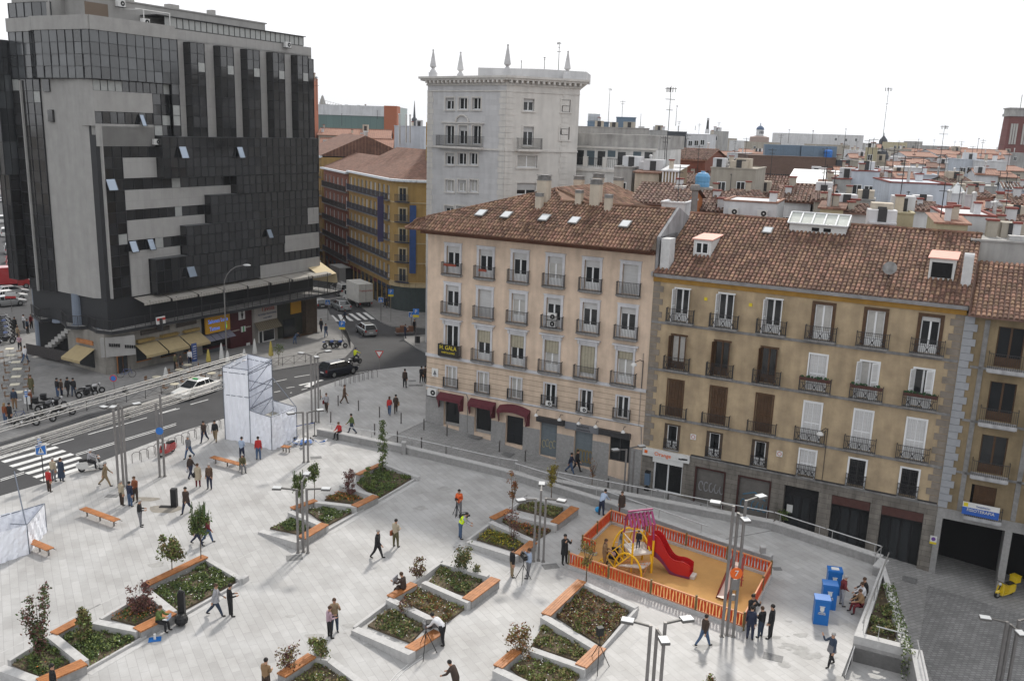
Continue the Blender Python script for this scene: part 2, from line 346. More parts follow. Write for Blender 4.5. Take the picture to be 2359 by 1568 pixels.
def window(par,x,z0,z1,w,st='pvc',y=.2,roll=0,frame=None,cur=None):
 """frame + panes (+ roller box, louvres); centre x, sill z0, head z1"""
 H_=round(z1-z0,2);fr=frame or PVC;t=.06
 def mf():
  b=MB()
  if st in('louver',):
   b.box(-w/2,w/2,-.03,.02,0,H_);return b.mesh('window',[fr])
  b.box(-w/2,-w/2+t,-.04,.03,0,H_);b.box(w/2-t,w/2,-.04,.03,0,H_);b.box(-w/2+t,w/2-t,-.04,.03,0,t+.02);b.box(-w/2+t,w/2-t,-.04,.03,H_-t,H_)
  if w>.75 and st!='single':b.box(-.055,.055,-.05,.02,t+.02,H_-t)
  if st=='door':b.box(-w/2+t,-.055,-.035,.02,t+.02,.55);b.box(.055,w/2-t,-.035,.02,t+.02,.55)
  return b.mesh('window',[fr])
 o=inst('window',cached(('w',st,w,H_,fr.name),mf),par,(x,y,z0))
 if st=='louver':
  def ml():
   b=MB()
   for s in(-1,1):
    for k in(0,1):
     xa=(0.03 if k==0 else w/4+.02)*s;xb=(w/4-.02 if k==0 else w/2-.06)*s
     for zz in((.08,H_*.45),(H_*.49,H_-.07)):b.box(min(xa,xb),max(xa,xb),-.055,-.032,*zz)
   return b.mesh('shutter',[LOUV_W if fr is not BROWNW else LOUV_B])
  inst('shutter',cached(('l',w,H_,fr.name),ml),o);return o
 def mg():
  b=MB()
  for s in(-1,1):xs_=sorted((s*.05,s*(w/2-t+.01)));b.face([(xs_[0],0,.07),(xs_[1],0,.07),(xs_[1],0,H_-t),(xs_[0],0,H_-t)])
  return b.mesh('pane',[GLASS])
 g=inst('pane',cached(('g',w,H_),mg),o)
 if cur or(cur is None and random.random()<.12):g.material_slots[0].link='OBJECT';g.material_slots[0].material=CURT
 if roll:
  rh=round(H_*roll,2)
  def mr():b=MB();b.box(-w/2+.02,w/2-.02,-.1,-.045,H_-rh,H_+.01);return b.mesh('roller_shutter',[ROLLER])
  inst('roller_shutter',cached(('r',w,H_,rh),mr),o)
 return o
def balcony(par,x,z,w,d=.42,hgt=.95,orn=False,slabm=None,th=.1,m=None,label=None):
 def ms():
  b=MB();b.box(-w/2,w/2,-d,0,-th,0);b.box(-w/2+.08,w/2-.08,-d+.06,0,-th-.06,-th);return b.mesh('balcony',[slabm or CEMENT])
 o=inst('balcony',cached(('b',w,d,th,(slabm or CEMENT).name),ms),par,(x,0,z))
 def mr():
  b=MB();W,D=w/2-.03,d-.03;q=.022
  b.box(-W-.02,W+.02,-D-.02,-D+.02,hgt-.03,hgt);b.box(-W-.02,-W+.02,-D+.02,0,hgt-.03,hgt);b.box(W-.02,W+.02,-D+.02,0,hgt-.03,hgt);b.box(-W,W,-D-.01,-D+.01,.08,.1)
  n=int(w/.115)
  for k in range(n+1):
   xx=-W+2*W*k/n;b.box(xx-q/2,xx+q/2,-D-q/2,-D+q/2,0,hgt-.03)
  for s in(-W,W):
   for k in range(1,4):yy=-D+D*k/4;b.box(s-q/2,s+q/2,yy-q/2,yy+q/2,0,hgt-.03)
  if orn:
   b.box(-W,W,-D-.012,-D+.012,hgt*.62,hgt*.62+.025)
   for k in range(3):
    cx=-W+2*W*(k+.5)/3
    for a,c in((-1,1),(1,-1)):b.bar((cx+a*.16,-D-.01,.12),(cx+c*.16,-D-.01,hgt*.6),.03,.03)
    b.lathe((cx,-D-.01,hgt*.35),[(.05,-.05),(.07,0),(.05,.05)],6)
  return b.mesh('railing',[m or IRON])
 inst('railing',cached(('rl',w,d,hgt,orn,(m or IRON).name),mr),o);return o
def open_shutter(par,x,z0,z1,w,side,fr=None,ang=75):
 def mf():
  b=MB();H_=z1-z0;b.box(0,w,-.02,.02,0,H_,0)
  for zz in((.07,H_*.46),(H_*.5,H_-.07)):b.box(.05,w-.05,-.032,-.021,*zz,1);b.box(.05,w-.05,.021,.032,*zz,1)
  return b.mesh('shutter',[fr or PVC,LOUV_B if fr is BROWNW else LOUV_W])
 o=inst('shutter',cached(('os',round(z1-z0,2),w,(fr or PVC).name),mf),par,(x,-.03,z0));o.rotation_euler.z=R(180+ang)if side<0 else R(-ang);return o
def ac_unit(par,loc,rz=0,sc=1):
 def mf():
  b=MB();b.box(-.42,.42,-.16,.16,0,.6);b.box(-.46,.46,-.2,.2,-.05,0,1)
  b.tube((.12,-.161,.3),(.12,-.175,.3),.23,n=14,m=1);b.tube((.12,-.176,.3),(.12,-.18,.3),.07,n=8,m=0)
  return b.mesh('air_conditioner',[WHITE,BLACK])
 return inst('air_conditioner',cached('ac',mf),par,loc,rz,sc)
def onslope(i,x,y,z0,m,v0):
 r=ray(i,x,y);w_=Vector((0,0,CH))-A0;t=(z0+m*(w_.dot(VA)-v0)-CH)/(r.z-m*r.dot(VA));Q=Vector((0,0,CH))+r*t-A0
 return Vector((Q.dot(UA),Q.dot(VA),Q.z))
CEMENT=mat('grey cement',(.25,.245,.24),.85,var=.3,scale=3,streak=.3)
RZA=math.atan2(UA.y,UA.x);RZB=math.atan2(UB.y,UB.x)
def chimney(par,loc,w,d,hgt,m=None,cap=True):
 b=MB();b.box(-w/2,w/2,-d/2,d/2,-1.0,hgt*.78);b.box(-w/2-.03,w/2+.03,-d/2-.03,d/2+.03,hgt*.78,hgt*.81,1)
 for k in range(4):b.box(-w/2,w/2,-d/2,d/2,hgt*(.82+.035*k),hgt*(.82+.035*k)+.04,1)
 b.box(-w/2+.06,w/2-.06,-d/2+.06,d/2-.06,hgt*.8,hgt*.95,1);b.box(-w/2-.04,w/2+.04,-d/2-.04,d/2+.04,hgt*.97,hgt,1)
 return b.build('chimney',[m or CREAM2,CEMENT],par,loc=loc)
CREAM2=mat('cream render',(.50,.44,.36),.85,var=.12,scale=2,streak=.2)
def skylight(par,p,sl,w=.75,l=1.0):
 b=MB();b.box(-w/2,w/2,-l/2,l/2,0,.09,0);b.box(-w/2+.07,w/2-.07,-l/2+.07,l/2-.07,.09,.1,1)
 o=b.build('skylight',[CEMENT,mat('bright skylight glass',(.55,.58,.6),.08,spec=1.0,metal=.35)],par,loc=p);o.rotation_euler.x=sl;return o
# ------------------------------------------------------------------ cream corner building
CREAM=mat('cream plaster',(.63,.495,.385),.88,var=.14,scale=1.2,bump=.15,bscale=25,streak=.18)
CREAM_R=mat('grooved cream plaster',(.60,.475,.365),.88,var=.16,scale=1.2,streak=.15,brick=(30,.42,.03,.6,(R(90),0,0)))
TRIM=mat('pale stone trim',(.55,.55,.57),.8,var=.12,scale=3,streak=.15)
EAVE=mat('brown timber eave',(.12,.05,.028),.7,var=.3,scale=2)
bl=thing('corner_building','cream plastered five storey corner building with white window surrounds and clay tile roof with skylights','building',A0,RZA)
COLX=[2.4+2.985*k for k in range(6)]
rows=[(12.68,14.85),(9.5,11.72),(6.02,8.45)]
holes=[(x-.6,x+.6,a,b_)for x in COLX for a,b_ in rows]
holes4=[(x-.45,x+.45,3.32,5.0)for x in COLX]
gh=[(1.75,3.25,-.05,2.35),(4.7,6.25,-.15,2.35),(7.6,9.15,-.5,1.85),(10.65,12.1,-.9,1.9),(13.6,15.1,-1.1,1.7),(16.5,18.1,-.1,1.75)]
b=MB()
wall_holes(b,0,19.1,5.85,17,holes,m=0);wall_holes(b,0,19.1,3.1,5.85,holes4,m=1,mr=0);wall_holes(b,0,19.1,-2.2,3.1,gh,m=0,dep=.35)
b.box(0,19.1,.36,8,-2.2,16.9,2);b.face([(0,17.5,-3),(0,0,-3),(0,0,17),(0,17.5,17)],0);b.face([(19.1,0,-3),(19.1,8,-3),(19.1,8,18),(19.1,0,17)],0)
b.box(.01,9,8,17.4,-2,17,0)
b.box(-.06,19.1,-.1,0,5.62,5.86,3);b.box(-.04,19.1,-.05,0,2.98,3.12,3)
b.build('wall',[CREAM,CREAM_R,DARK,TRIM],bl)
b=MB()
prev=-.03
for a,c,z0,z1 in gh+[(19.1,19.1,0,0)]:
 if a>prev:b.box(prev,a-.02,-.04,0,-2.4,1.18 if prev>3 else 3.0-.3)
 prev=c+.02
b.build('plinth',STONE,bl)
for k,x in enumerate(COLX):
 for r_,(z0,z1)in enumerate(rows):
  s=MB();e=.2 if r_<2 else .16
  s.box(x-.6-e,x-.6,-.07,.0,z0,z1+e);s.box(x+.6,x+.6+e,-.07,.0,z0,z1+e);s.box(x-.6,x+.6,-.07,0,z1,z1+e)
  if r_==2:s.box(x-.85,x+.85,-.12,0,z1+.16,z1+.42);s.box(x-1.0,x+1.0,-.3,0,z1+.42,z1+.52);s.box(x-.8,x-.66,-.2,0,z1+.1,z1+.42);s.box(x+.66,x+.8,-.2,0,z1+.1,z1+.42)
  else:s.box(x-.86,x+.86,-.1,0,z1+e,z1+e+.08)
  s.build('window_surround',TRIM,bl)
  full=(k,r_)in((5,0),(1,1));
  if full:
   o=MB();o.box(-.58,.58,0,.05,0,z1-z0);o.build('roller_shutter',ROLLER,bl,loc=(x,.15,z0))
  else:window(bl,x,z0,z1,1.16,'door',roll=(.0,.22,.24)[2-r_]if r_<2 else .0,cur=(r_==2 and k>2)or None)
  if r_==2 and k in(1,2,3,4,5):
   o=MB();hh=1.0 if k<4 else(2.1 if k==4 else .6);o.box(-.56,.56,-.02,.02,0,hh);o.build('reed_blind',mat('straw blind',(.36,.33,.25),.8,var=.2,scale=3,brick=(.25,8,.03,.7,(R(90),0,0))),bl,loc=(x,.08,z1-hh))
  balcony(bl,x,z0-.05,1.82 if r_<2 else 1.98)
 z0,z1=3.32,5.0
 s=MB();s.box(x-.58,x-.45,-.04,0,z0,z1+.12);s.box(x+.45,x+.58,-.04,0,z0,z1+.12);s.box(x-.45,x+.45,-.04,0,z1,z1+.12);s.build('window_surround',TRIM,bl)
 window(bl,x,z0,z1,.86,'pvc');balcony(bl,x,z0-.02,1.4,d=.22,hgt=.8)
for x,z0,c in((COLX[3],9.55,0),(COLX[3]+.05,3.35,0),(COLX[4],3.35,0)):ac_unit(bl,(x,-.2,z0),0,.85 if z0>5 else .6)
ac_unit(bl,(COLX[3],-.2,10.1),0,.85);ac_unit(bl,(.75,-.2,2.35),0,1)
b=MB();b.box(-.55,.55,-.12,-.02,.62,.8);b.build('flower_box',mat('terracotta box',(.22,.05,.03),.7),bl,loc=(COLX[0],-.42,12.7))
b=MB();b.box(-.35,.35,-.12,-.02,.5,.68);b.build('flower_box',MATS['terracotta box'],bl,loc=(COLX[1],-.42,12.7))
b=MB();b.box(-.98,.98,-.03,.03,0,1.0);hb=b.build('sign_board',mat('black sign',(.02,.018,.016),.5),bl,loc=(COLX[0]-.02,-.5,5.95))
YEL=paint('yellow letters',(.62,.5,.03));text('H. GALA',.48,YEL,bl,(COLX[0]-.02,-.55,6.68),sx=.88);text('HABITACIONES',.2,YEL,bl,(COLX[0],-.55,6.28),sx=.9)
b=MB();b.box(-.3,.3,-.05,-.01,-.35,.35);b.build('sign_board',WHITE,bl,loc=(.85,0,4.3));b=MB();b.prism([(-.16,0),(.16,0),(0,.01)],0,.01);
b=MB();b.face([(-.18,-.06,-.2),(.18,-.06,-.2),(0,-.06,.22)]);b.face([(-.1,-.061,-.3),(.1,-.061,-.3),(.1,-.061,-.24),(-.1,-.061,-.24)]);b.build('emblem',mat('grey emblem',(.12,.12,.13),.6),bl,loc=(.85,0,4.32))
for k,(a,c,z0,z1)in enumerate(gh):
 w_=c-a;x=(a+c)/2
 if k in(0,1):
  b=MB();b.box(-w_/2,w_/2,0,.05,-.35,.25,1);b.box(-w_/2,-w_/2+.05,0,.05,.25,z1-z0,1);b.box(w_/2-.05,w_/2,0,.05,.25,z1-z0,1);b.box(-w_/2+.05,w_/2-.05,0,.05,z1-z0-.06,z1-z0,1)
  b.face([(-w_/2+.05,.03,.25),(w_/2-.05,.03,.25),(w_/2-.05,.03,z1-z0-.06),(-w_/2+.05,.03,z1-z0-.06)],0)
  b.build('shop_window',[GLASS,STONE],bl,loc=(x,.25,z0))
 elif k==2:
  b=MB();b.box(-w_/2,w_/2,0,.06,0,z1-z0);
  for s in(-1,1):
   for zz in((.15,.8),(.95,1.75)):b.box(min(s*.1,s*.65),max(s*.1,s*.65),-.02,0,*zz)
  b.build('door',mat('black painted door',(.02,.022,.025),.4),bl,loc=(x,.25,z0))
 elif k in(3,4):
  b=MB();b.box(-w_/2,w_/2,0,.05,0,z1-z0);b.build('shop_shutter',mat('blue grey roller door',(.16,.19,.21),.5,var=.1,scale=3,brick=(20,.09,.012,.6,(R(90),0,0))),bl,loc=(x,.2,z0))
  g=MB();rr=random.Random(k)
  for q in range(4 if k==3 else 5):
   cx,cz=(-.45+.3*q,.95+.1*(q%2))if k==3 else(-.5+.26*q,.8);A=[(cx+.14*math.cos(t),-.012,cz+(.3 if k==3 else .5)*math.sin(t))for t in[R(d)for d in range(40,330,30)]]
   g.path(A,.035,n=4)
  g.build('graffiti',mat('ochre spray paint' if k==4 else 'pale spray paint',(.26,.19,.07)if k==4 else(.33,.3,.2),.7),bl,loc=(x,.19,z0))
 else:
  window(bl,x,z0+.0,z1,w_,'pvc',y=.2,frame=IRON,cur=False)
BURG=mat('burgundy awning cloth',(.10,.022,.03),.8,var=.2,scale=3)
for a,c,zt,ar in((1.35,3.65,2.75,0),(4.3,6.65,2.72,0),(7.0,9.75,2.6,.25)):
 b=MB();n=8;P=[]
 for k in range(n+1):
  t=k/n;x=a+(c-a)*t;zz=zt+ar*math.sin(math.pi*t);P.append((x,zz))
 for(x0_,z0_),(x1_,z1_)in zip(P,P[1:]):
  b.face([(x0_,-.02,z0_),(x1_,-.02,z1_),(x1_,-.55,z1_-.3),(x0_,-.55,z0_-.3)]);b.face([(x0_,-.55,z0_-.3),(x1_,-.55,z1_-.3),(x1_,-.57,z1_-.55),(x0_,-.57,z0_-.55)])
 for s,x in((1,a),(-1,c)):
  b.face([(x,-.02,zt),(x,-.55,zt-.3),(x+s*.18,-.5,zt-1.25),(x+s*.02,-.02,zt-1.3)]);b.face([(x,-.55,zt-.3),(x+s*.25,-.56,zt-.5),(x+s*.2,-.52,zt-1.2)])
 b.build('awning',BURG,bl)
b=MB();b.box(10.4,12.75,-.3,0,1.92,2.32);b.build('sign_fascia',IRON,bl);b=MB();b.box(15.65,18.15,-.3,0,1.85,2.28);b.build('sign_fascia',IRON,bl)
b=MB();b.box(12.78,15.62,-.12,0,1.74,2.3);b.build('sign_fascia',mat('slate fascia',(.16,.165,.18),.5),bl)
text('ASADOR',.26,IRON,bl,(14.3,-.13,2.12));text('RESTAURANTE',.17,IRON,bl,(14.35,-.13,1.87))
for x in(10.5,12.5,14.1,15.5,17.7):
 b=MB();b.path([(x,-.02,2.75),(x,-.35,2.85),(x,-.5,2.65)],.025);b.lathe((x,-.52,2.42),[(.17,0),(.15,.08),(.05,.2)],8,1);b.build('wall_lamp',[IRON,WHITE],bl)
b=MB();b.path([(0,-.03,3.0),(3.9,-.03,2.95),(4.05,-.03,2.6),(4.05,-.03,-.3)],.035);b.path([(4.3,-.03,2.98),(18.9,-.03,3.0),(19.0,-.03,1.6)],.03);b.path([(18.7,-.04,3),(18.7,-.04,8.5)],.02);b.build('drainpipe',CEMENT,bl)
b=MB();e0=(-1.2,-1.45,16.12);k0_=(0,0,17.0)
b.face([(-1.2,-1.45,16.1),(19.15,-1.45,16.1),(19.15,0,16.98),(0,0,16.98)]);b.face([(0,0,16.98),(19.15,0,16.98),(19.15,3.85,18.6),(9.92,3.85,18.6),(8.36,5.73,19.4)])
b.face([(-1.2,17.5,16.1),(-1.2,-1.45,16.1),(0,0,16.98),(0,17.5,16.98)]);b.face([(0,17.5,16.98),(0,0,16.98),(8.36,5.73,19.4),(8.36,17.5,19.4)])
b.face([(9.92,3.85,18.6),(19.15,3.85,18.6),(19.15,8,16.9),(13.5,8,16.9)]);b.face([(8.36,17.5,19.4),(8.36,5.73,19.4),(9.92,3.85,18.6),(16,11.2,16.9),(16,17.5,16.9)])
b.face([(-1.2,-1.45,16.04),(0,0,16.04),(19.15,0,16.04),(19.15,-1.45,16.04)],1);b.face([(-1.2,-1.45,16.04),(-1.2,17.5,16.04),(0,17.5,16.04),(0,0,16.04)],1)
b.face([(-1.2,-1.45,16.04),(19.15,-1.45,16.04),(19.15,-1.45,16.1),(-1.2,-1.45,16.1)],1);b.face([(-1.2,17.5,16.04),(-1.2,-1.45,16.04),(-1.2,-1.45,16.1),(-1.2,17.5,16.1)],1);b.box(9,16,8,17.4,8,16.8,2)
b.box(0.01,19.1,-.5,-.02,15.7,16.0,1);b.box(-.4,-.02,-.5,17,15.7,16.0,1)
rf=b.build('roof',[TILE,EAVE,CREAM],bl)
t=MB();X=Vector((1,0,0));s1=Vector((0,1.45,.88)).normalized();s2=Vector((0,3.85,1.62)).normalized();l2=Vector((0,3.85,1.62)).length
tiles(t,Vector((-1.2,-1.45,16.12)),X,s1,20.35,1.69,clip=lambda u,d:u>d*.7)
def cl(u,d):
 v_=d*.922
 return v_<u*.685 and(v_<3.85 or u<9.92-(v_-3.85)*.83)
tiles(t,Vector((0,0,17.0)),X,s2,19.15,6.2,clip=cl)
Y=Vector((0,-1,0));tiles(t,Vector((-1.2,16,16.12)),Y,Vector((1.2,0,.88)).normalized(),17.4,1.48,row=.45)
tiles(t,Vector((8.4,5.9,19.42)),Vector((0,1,0)),Vector((.95,0,-.312)).normalized(),11.5,7.9,pitch=.3,clip=lambda u,d:u>d*.95-1.4)
for a,c in(((0,0,17.02),(8.36,5.73,19.44)),((9.92,3.85,18.66),(19.1,3.85,18.66)),((8.36,5.73,19.46),(9.92,3.85,18.66)),((8.36,5.73,19.46),(8.36,17,19.46)),((-1.2,-1.45,16.15),(0,0,17.03))):
 a,c=Vector(a),Vector(c);n=int((c-a).length/.38)
 for k in range(n):t.tube(a+(c-a)*k/n,a+(c-a)*(k+1.05)/n,.13,.11,6)
t.build('tiles',TILE,rf)
for x,y in((533,125),(710,138),(975,158),(1183,177),(1537,203)):
 p=onslope(5,x,y,17.06,.42,0);skylight(bl,p+Vector((0,0,.12)),math.atan(.42))
skylight(bl,(12.8,5.6,18.42),-.2,.5,1.3)
for x,y,v,w_,hh in((60,1255,4.4,.85,2.0),(10,1340,2.74,.5,1.15),(455,1285,3.87,.5,1.0),(450,1170,6.6,.75,1.5),(640,1295,3.92,.75,1.9),(665,1180,6.2,.8,1.8),(780,1360,3.12,.5,1.15),(890,1155,7.3,.75,1.3)):
 p=onslope(25,x,y,17,.42,0)if v<4.5 else None
 if p is None:q=onslope(25,x,y,18.6,0,0);p=q
 chimney(bl,p,w_,w_,hh)
# ------------------------------------------------------------------ party wall strip with white chimney stack, between the two roofs
bw=MB();bw.face([(19.15,-.05,15.2),(20.4,-.05,14.7),(20.4,7.2,18.1),(19.15,4.0,18.75)][:0]or[(19.16,0,14),(19.16,0,17),(19.16,3.9,18.85),(19.16,8.4,17.5),(19.16,8.4,14)])
bw.box(19.16,19.36,-.1,3.9,14.2,17.0);bw.faces([(19.16,0,17),(19.36,0,17),(19.36,3.9,18.8),(19.16,3.9,18.8),(19.16,7.5,17.6),(19.36,7.5,17.6),(19.16,3.9,16),(19.36,3.9,16),(19.16,7.5,16),(19.36,7.5,16)],[(0,1,2,3),(3,2,5,4),(1,7,2),(0,3,6),(7,9,5,2),(6,3,4,8)])
bw.build('gable_wall',mat('grey gable render',(.3,.3,.31),.9,var=.2,scale=1,streak=.3),bl)
b=MB();b.box(19.5,20.15,-.1,1.0,14.6,16.9);b.build('chimney',mat('white chimney render',(.55,.55,.55),.85,var=.15),bl)
# ------------------------------------------------------------------ tan building
TAN=mat('tan plaster',(.45,.35,.225),.9,var=.2,scale=.7,stain=(.31,.24,.16),bump=.15,bscale=20,streak=.2)
QUOIN=mat('weathered quoin stone',(.22,.19,.16),.9,var=.25,scale=2)
ASHLAR=mat('grey brown ashlar',(.23,.21,.185),.88,var=.25,scale=1.5,streak=.3,brick=(1.1,.36,.014,.5,(R(90),0,0)),bv=.18)
tb=thing('apartment_building','tan plastered apartment house with brown and white shuttered balcony doors and long clay tile roof','building',A0,RZA)
TX=[(21.27,24.38,27.6,30.8,34.0,37.2)]*4
TR_=[(11.2,13.5),(7.72,10.15),(4.2,6.85),(1.72,3.5)]
holes=[]
for r_,(z0,z1)in enumerate(TR_):
 for k,x in enumerate(TX[r_]):
  w_=(1.1 if k>2 else 1.0)if r_<3 else(.75 if k<3 else .95);holes.append((x-w_/2-.02,x+w_/2+.02,z0,z1))
gh=[(20.05,22.25,-1.75,.9),(23.2,25.4,-2.0,.8),(26.3,28.6,-2.3,.8),(29.5,31.8,-2.6,.75),(32.65,35.1,-2.9,.72),(35.8,38.35,-3.2,.7)]
b=MB();wall_holes(b,19.1,39.1,1.45,14.2,holes,m=0);wall_holes(b,19.1,39.1,-3.8,1.45,[q for q in holes if q[2]<1.5][:0]+gh,m=1,dep=.6)
b.box(19.1,39.1,.62,14,-3.5,14.2,2);b.face([(39.1,0,-3.8),(39.1,14,-3.8),(39.1,14,14.2),(39.1,0,14.2)],0)
for z in(10.95,7.5,4.0):b.box(19.15,39.0,-.05,0,z-.1,z+.08,3)
b.box(22.8,39.0,-.07,0,1.4,1.52,3)
b.build('wall',[TAN,ASHLAR,DARK,CEMENT],tb)
for xe,sg in((19.12,1),(39.02,-1)):
 b=MB()
 z=1.6;k=0
 while z<13.9:w_=.75 if k%2 else .5;x0_,x1_=sorted((xe,xe+sg*w_));b.box(x0_,x1_,-.03,0,z+.02,z+.44);z+=.46;k+=1
 b.build('quoins',QUOIN,tb)
b=MB()
for a,c,z0,z1 in gh[1:]:
 n=9
 for k in range(n):
  t0,t1=(k-n/2)/n,(k+1-n/2)/n;x=(a+c)/2;w_=c-a+.2
  b.faces([(x+t0*w_,-.035,z1+.02),(x+t1*w_-.03,-.035,z1+.02),(x+t1*w_*1.3-.03,-.035,z1+.55),(x+t0*w_*1.3,-.035,z1+.55)],[(0,1,2,3)])
b.build('arch_stones',ASHLAR,tb)
CORN=mat('white painted cornice',(.42,.42,.43),.7,var=.25,scale=1.5,streak=.2);OCH=mat('ochre band',(.34,.19,.04),.85,var=.3,scale=1)
b=MB();b.box(19.0,39.15,-.45,0,14.32,14.55);b.box(19.0,39.15,-.3,0,14.2,14.32);b.build('cornice',CORN,tb)
b=MB();b.box(19.1,39.1,-.1,0,13.85,14.2);b.build('cornice_band',OCH,tb)
WB=BROWNW
for r_,(z0,z1)in enumerate(TR_):
 for k,x in enumerate(TX[r_]):
  if r_==0:
   if k<3:
    window(tb,x,z0,z1,1.0,'door',y=.15,cur=(k==1)and False);open_shutter(tb,x-.5,z0,z1,.42,-1);open_shutter(tb,x+.5,z0,z1,.42,1)
    s=MB();s.box(x-.6,x+.6,-.05,0,z1,z1+.09);s.build('window_surround',PVC,tb)
   else:
    window(tb,x,z0,z1,1.06,'door',y=.12,cur=k<5,roll=.12 if k==5 else 0);s=MB()
    for a,c,d,e in((-.75,-.55,z0,z1+.2),(.55,.75,z0,z1+.2),(-.55,.55,z1,z1+.2)):s.box(x+a,x+c,-.06,.05,d,e)
    s.build('window_surround',WB,tb)
   balcony(tb,x,z0-.03,2.0,d=.45,orn=True,th=.09)
  elif r_==1:
   if k<3:
    window(tb,x,z0,z1,1.0,'door',y=.15,frame=WB,cur=k==0);open_shutter(tb,x-.5,z0,z1,.45,-1,WB);open_shutter(tb,x+.5,z0,z1,.45,1,WB);s=MB();s.box(x-.62,x+.62,-.06,.05,z1,z1+.12);s.build('window_surround',WB,tb)
    balcony(tb,x,z0-.03,1.9,d=.45,orn=True,th=.09)
   else:
    if k==3:window(tb,x,z0,z1,1.06,'louver',y=.1)
    else:window(tb,x,z0,z1,1.06,'door',y=.15);open_shutter(tb,x-.53,z0,z1,.42,-1,None,60);open_shutter(tb,x+.53,z0,z1,.42,1,None,150)
    s=MB();s.box(x-.64,x-.55,-.04,0,z0,z1+.1);s.box(x+.55,x+.64,-.04,0,z0,z1+.1);s.box(x-.55,x+.55,-.04,0,z1,z1+.1);s.build('window_surround',PVC,tb)
    bo=balcony(tb,x,z0-.03,2.05,d=.5,orn=True,th=.09);f=MB();f.box(-.98,.98,-.66,-.5,.78,.98)
    rr=random.Random(k)
    for q in range(26):cx=rr.uniform(-.9,.9);f.ball((cx,-.58+rr.uniform(-.05,.05),1.0+rr.uniform(-.02,.1)),rr.uniform(.04,.09),1,6)
    f.build('flower_box',[mat('brown planter box',(.07,.03,.025),.7),mat('balcony plants',(.03,.07,.03),.8,var=.4)],bo)
  elif r_==2:
   s=MB();fr=WB if k<3 else PVC
   s.box(x-.64,x-.54,-.05,0,z0,z1+.12);s.box(x+.54,x+.64,-.05,0,z0,z1+.12);s.box(x-.54,x+.54,-.05,0,z1,z1+.12);s.build('window_surround',fr,tb)
   window(tb,x,z0,z1,1.0 if k<3 else 1.1,'louver',y=.06,frame=fr)
   balcony(tb,x,z0-.03,2.0,d=.4,orn=k>2,th=.09,hgt=.8 if k<3 else .95)
  else:
   if k<3:
    window(tb,x,z0+.02,z1,.74,'door',y=.1,cur=False);s=MB()
    for a,c in((-.58,-.4),(.4,.58)):s.box(x+a,x+c,-.05,.04,z0,z1+.1)
    s.box(x-.4,x+.4,-.05,.04,z1,z1+.1);s.build('window_surround',mat('dark brown trim',(.07,.05,.035),.7,var=.3),tb);balcony(tb,x,z0-.02,1.2,d=.12,orn=True,hgt=.75,th=.07)
   else:
    s=MB()
    for a,c in((-.62,-.5),(.5,.62)):s.box(x+a,x+c,-.04,0,z0-.1,z1+.12)
    s.box(x-.5,x+.5,-.04,0,z1,z1+.12);s.build('window_surround',PVC,tb)
    if k==3:window(tb,x,z0,z1,.95,'louver',y=.08)
    else:
     window(tb,x,z0,z1,.95,'pvc',y=.16,frame=IRON,cur=False);g=MB()
     for q in range(9):g.box(-.44+q*.11-.01,-.44+q*.11+.01,-.01,.01,0,z1-z0)
     for q in range(5):g.box(-.45,.45,-.012,.012,.2+q*.36,.22+q*.36)
     g.build('window_grille',IRON,tb,loc=(x,.02,z0))
    balcony(tb,x,z0-.1,1.3,d=.15,orn=True,hgt=.85,th=.07)
for x in(22.95,26.05):
 b=MB();b.box(-.11,.11,-.06,-.01,-.11,.11);b.build('plaque',YEL,tb,loc=(x,0,13.0-.05*(x>25)))
for x,z in((23.0-.15,2.95),(28.95,2.9)):
 b=MB();b.box(-.2,.2,-.05,-.01,-.2,.2);b.tube((0,-.055,0),(0,-.06,0),.15,n=14,m=1);b.tube((0,-.061,0),(0,-.065,0),.1,n=14);b.build('no_parking_plate',[WHITE,mat('faded red',(.45,.16,.15),.6)],tb,loc=(x,0,z))
ORG=mat('shop orange',(.7,.13,.02),.5)
b=MB();b.box(19.2,22.75,-.22,0,.93,1.5);b.build('shop_sign',WHITE,tb);text('Orange',.42,ORG,tb,(20.75,-.235,1.2));b=MB();b.box(19.35,19.58,-.235,-.22,1.12,1.35);b.build('sign_mark',ORG,tb)
b=MB();b.tube((22.0,-.24,1.16),(22.0,-.23,1.16),.06);b.bar((22.05,-.23,1.14),(22.6,-.23,1.2),.01,.1);b.bar((22.2,-.23,1.2),(22.62,-.23,1.22),.01,.08);b.build('sign_mark',BLACK,tb)
b=MB();b.box(20.0,22.3,-.18,0,.55,.92);b.build('shop_sign',WHITE,tb)
a,c,z0,z1=gh[0];b=MB();b.box(a,a+.12,.1,.2,z0,.6);b.box(c-.08,c,.1,.2,z0,.6);b.box(a+1.05,a+1.15,.1,.2,z0,.6);b.box(a+.12,a+1.05,.1,.2,z0,z0+.12);b.box(a+1.15,c-.08,.1,.2,z0,z0+.12);b.face([(a+.12,.16,z0+.12),(a+1.05,.16,z0+.12),(a+1.05,.16,.6),(a+.12,.16,.6)],1);b.face([(a+1.15,.16,z0+.12),(c-.08,.16,z0+.12),(c-.08,.16,.6),(a+1.15,.16,.6)],1);b.build('shop_door',[PVC,GLASS],tb)
